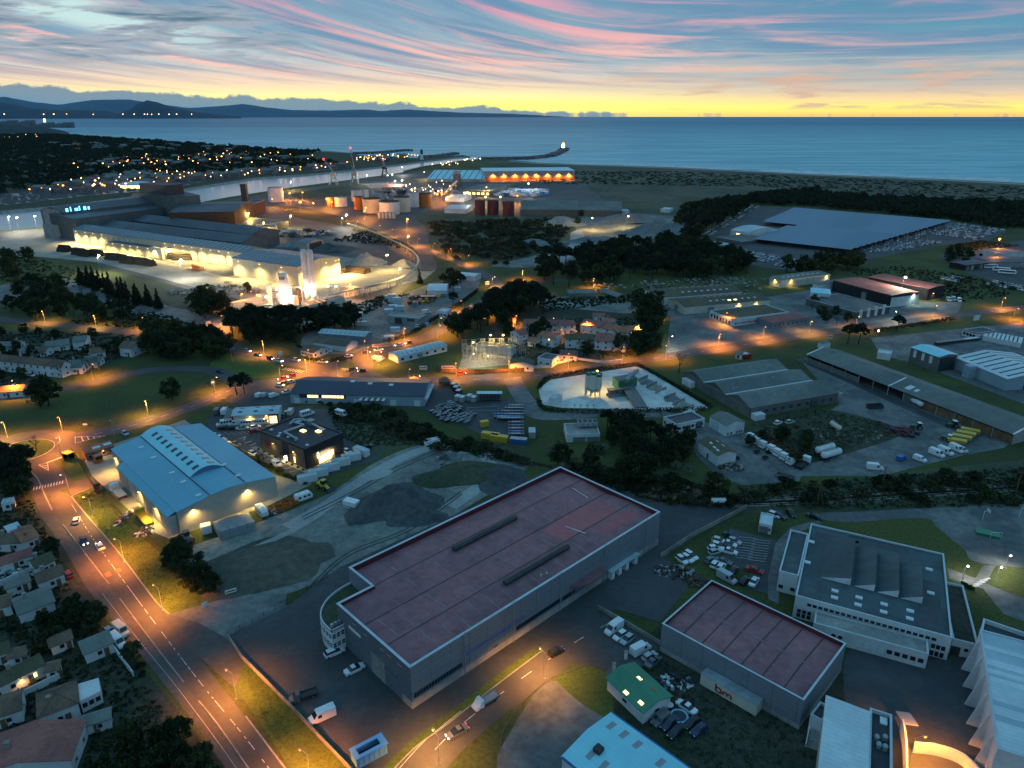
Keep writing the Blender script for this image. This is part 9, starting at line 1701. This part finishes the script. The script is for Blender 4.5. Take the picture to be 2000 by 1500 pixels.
for i,c in enumerate(((1918,1018),(1990,1012),(1944,1052))):
 t=Tg('goal',['white basketball hoop on the playground, left','white basketball hoop on the playground, right','small white goal frame beside the green mat'][i],'goal',G(*c));w_=.1 if i<2 else 1.5
 if i<2:MB().tube((0,0,0),(0,0,3.4),.08,n=6).tube((0,0,3.3),(1.2,0,3.5),.06,n=5).Bl('post','trim',t);MB().box(1.15,-.8,3.0,1.2,.8,4.0).Bl('backboard','trim',t)
 else:MB().tube((-1.5,0,0),(-1.5,0,2),.06,n=6).tube((1.5,0,0),(1.5,0,2),.06,n=6).tube((-1.5,0,2),(1.5,0,2),.06,n=6).Bl('frame','trim',t)
t=Tg('play_mat','green padded landing mat on the playground','mat',G(1928,1045),-.5);MB().box(-2.8,-1.4,0,2.8,1.4,.8).Bl('pad','car_green',t);MB().box(-2.85,-1.45,.8,2.85,1.45,.9).Bl('cover','green_roof',t)
t=Tg('trampoline','round blue trampoline among the scrap cars','trampoline',G(1326,1404));MB().lathe([(1.6,.7),(1.8,.75),(1.75,.8),(1.4,.78)],20).Bl('rim','car_skyblue',t);MB().lathe([(1.4,.76),(.01,.76)],20).Bl('bed','dark_steel',t);[MB().tube((1.6*math.cos(a),1.6*math.sin(a),0),(1.6*math.cos(a),1.6*math.sin(a),.72),.04,n=5).Bl('leg','steel',t)for a in(0,1.57,3.14,4.71)]
t=Tg('satellite_dish','white satellite dish leaning by the green shed','satellite dish',G(1307,1383));MB().lathe([(.05,.55),(.5,.65),(.8,.9),(.78,.92),(.45,.7)],16).Bl('bowl','white_wall',t);MB().tube((0,0,0),(0,0,.6),.06,n=6).Bl('foot','steel',t)
t=Tg('bus_shelter','yellow lit hut roof by the roundabout exit','shelter',G(135,896),-.4);MB().box(-1.5,-1.2,2.2,1.5,1.2,2.5).Bl('roof','car_yellow',t);MB().box(-1.4,1.0,0,1.4,1.1,2.2).box(-1.4,-1.1,0,-1.3,1.0,2.2).Bl('screen','glass',t);[MB().box(x,-1.1,0,x+.08,-1.0,2.2).Bl('post','steel',t)for x in(-1.2,1.3)]
o=Bd('hut','orange brick hut with rooflights between roundabout and blue hall',(167,886),(222,871),(218,861),2.8,'mono',.4,'clay_tile','clay_tile','hut',ov=.2);o.Pt('rooflight','skylight',[(o.L*.45,o.W*.5),(o.L*.85,o.W*.55)],2.4,1.6,.05);o.wins(0,4,.8,1.2,1.1);o.Wt(0,o.L*.6,2.4,300,WARM,'lamp_warm',big=.12)
t=Tg('round_hut','brown round hut on the verge above the bottle yard','hut',G(869,752));MB().lathe([(2.6,0),(2.6,2.4)],10).Bl('wall','timber',t);MB().lathe([(3.0,2.3),(.1,3.9)],10).Bl('roof','brown_tile',t)
t=Tg('round_hut','low dark bush like hut beside the trade hall roof','hut',G(809,745));MB().lathe([(2.0,0),(2.0,1.6)],9).Bl('wall','timber',t);MB().lathe([(2.4,1.5),(.1,2.6)],9).Bl('roof','brown_tile',t)
# rails of the siding in the rail bank
for k,off in enumerate((0,5.5)):
 P=Cm([G(1240,975-off),G(1400,985-off),G(1600,978-off),G(2050,950-off)],8);b=MB();strip(b,P,3.0,5*LAY);tag(b.Bl('ballast','gravel'),kind='structure')
 for s_ in(-.72,.72):
  b=MB()
  for a,c in zip(P,P[1:]):n=Vt((-(c-a).y,(c-a).x,0)).normalized();q=n*s_;w_=n*.05;b.prism([(a+q-w_)[:2],(c+q-w_)[:2],(c+q+w_)[:2],(a+q+w_)[:2]],.1,.3)
  tag(b.Bl('rail','rust'),kind='structure')
  # near-identical things in one clump: say which one by its place
from bpy_extras.object_utils import world_to_camera_view as w2c
bpy.context.view_layer.update()
ORD='first second third fourth fifth sixth seventh eighth ninth tenth eleventh twelfth thirteenth fourteenth fifteenth sixteenth seventeenth eighteenth nineteenth twentieth'.split()
same={}
for o in COL.objects:
 if o.parent is None and 'label' in o and o.name not in():same.setdefault(o['label'],[]).append(o)
for lb,L_ in same.items():
 if 1<len(L_)<=20 and len(lb.split())<=12:
  fr='canopy' in lb;L_.sort(key=lambda o:(o.location.y if fr else w2c(S,cam,o.location).x))
  for i,o in enumerate(L_):o['label']=lb+', '+ORD[i]+(' row from the front' if fr else ' from the left')
  # unused prototypes are taken away again
for pr_ in[p for v in TP.values()for p in v]+list(PV.values())+list(LP.values()):
 if pr_.first:
  for ch in KIDS.get(pr_.r.name,[]):bpy.data.objects.remove(ch)
  bpy.data.objects.remove(pr_.r)
  # ------------------------------------------------------------------ 17. evening haze
hm=bpy.data.materials.new('haze_air');hm.use_nodes=True;ht=NT(hm.node_tree);ht.n.clear()
hv=ht.n.new('ShaderNodeVolumePrincipled');hv.inputs['Color'].default_value=(.55,.80,1,1);hv.inputs['Density'].default_value=6e-6;hv.inputs['Anisotropy'].default_value=.2
ho=ht.n.new('ShaderNodeOutputMaterial');ht.l.new(hv.outputs[0],ho.inputs['Volume'])
hb=MB().box(-33900,-590,-8,33900,28990,960).mesh('haze',[hm]);tag(obj('haze',hb),kind='stuff')
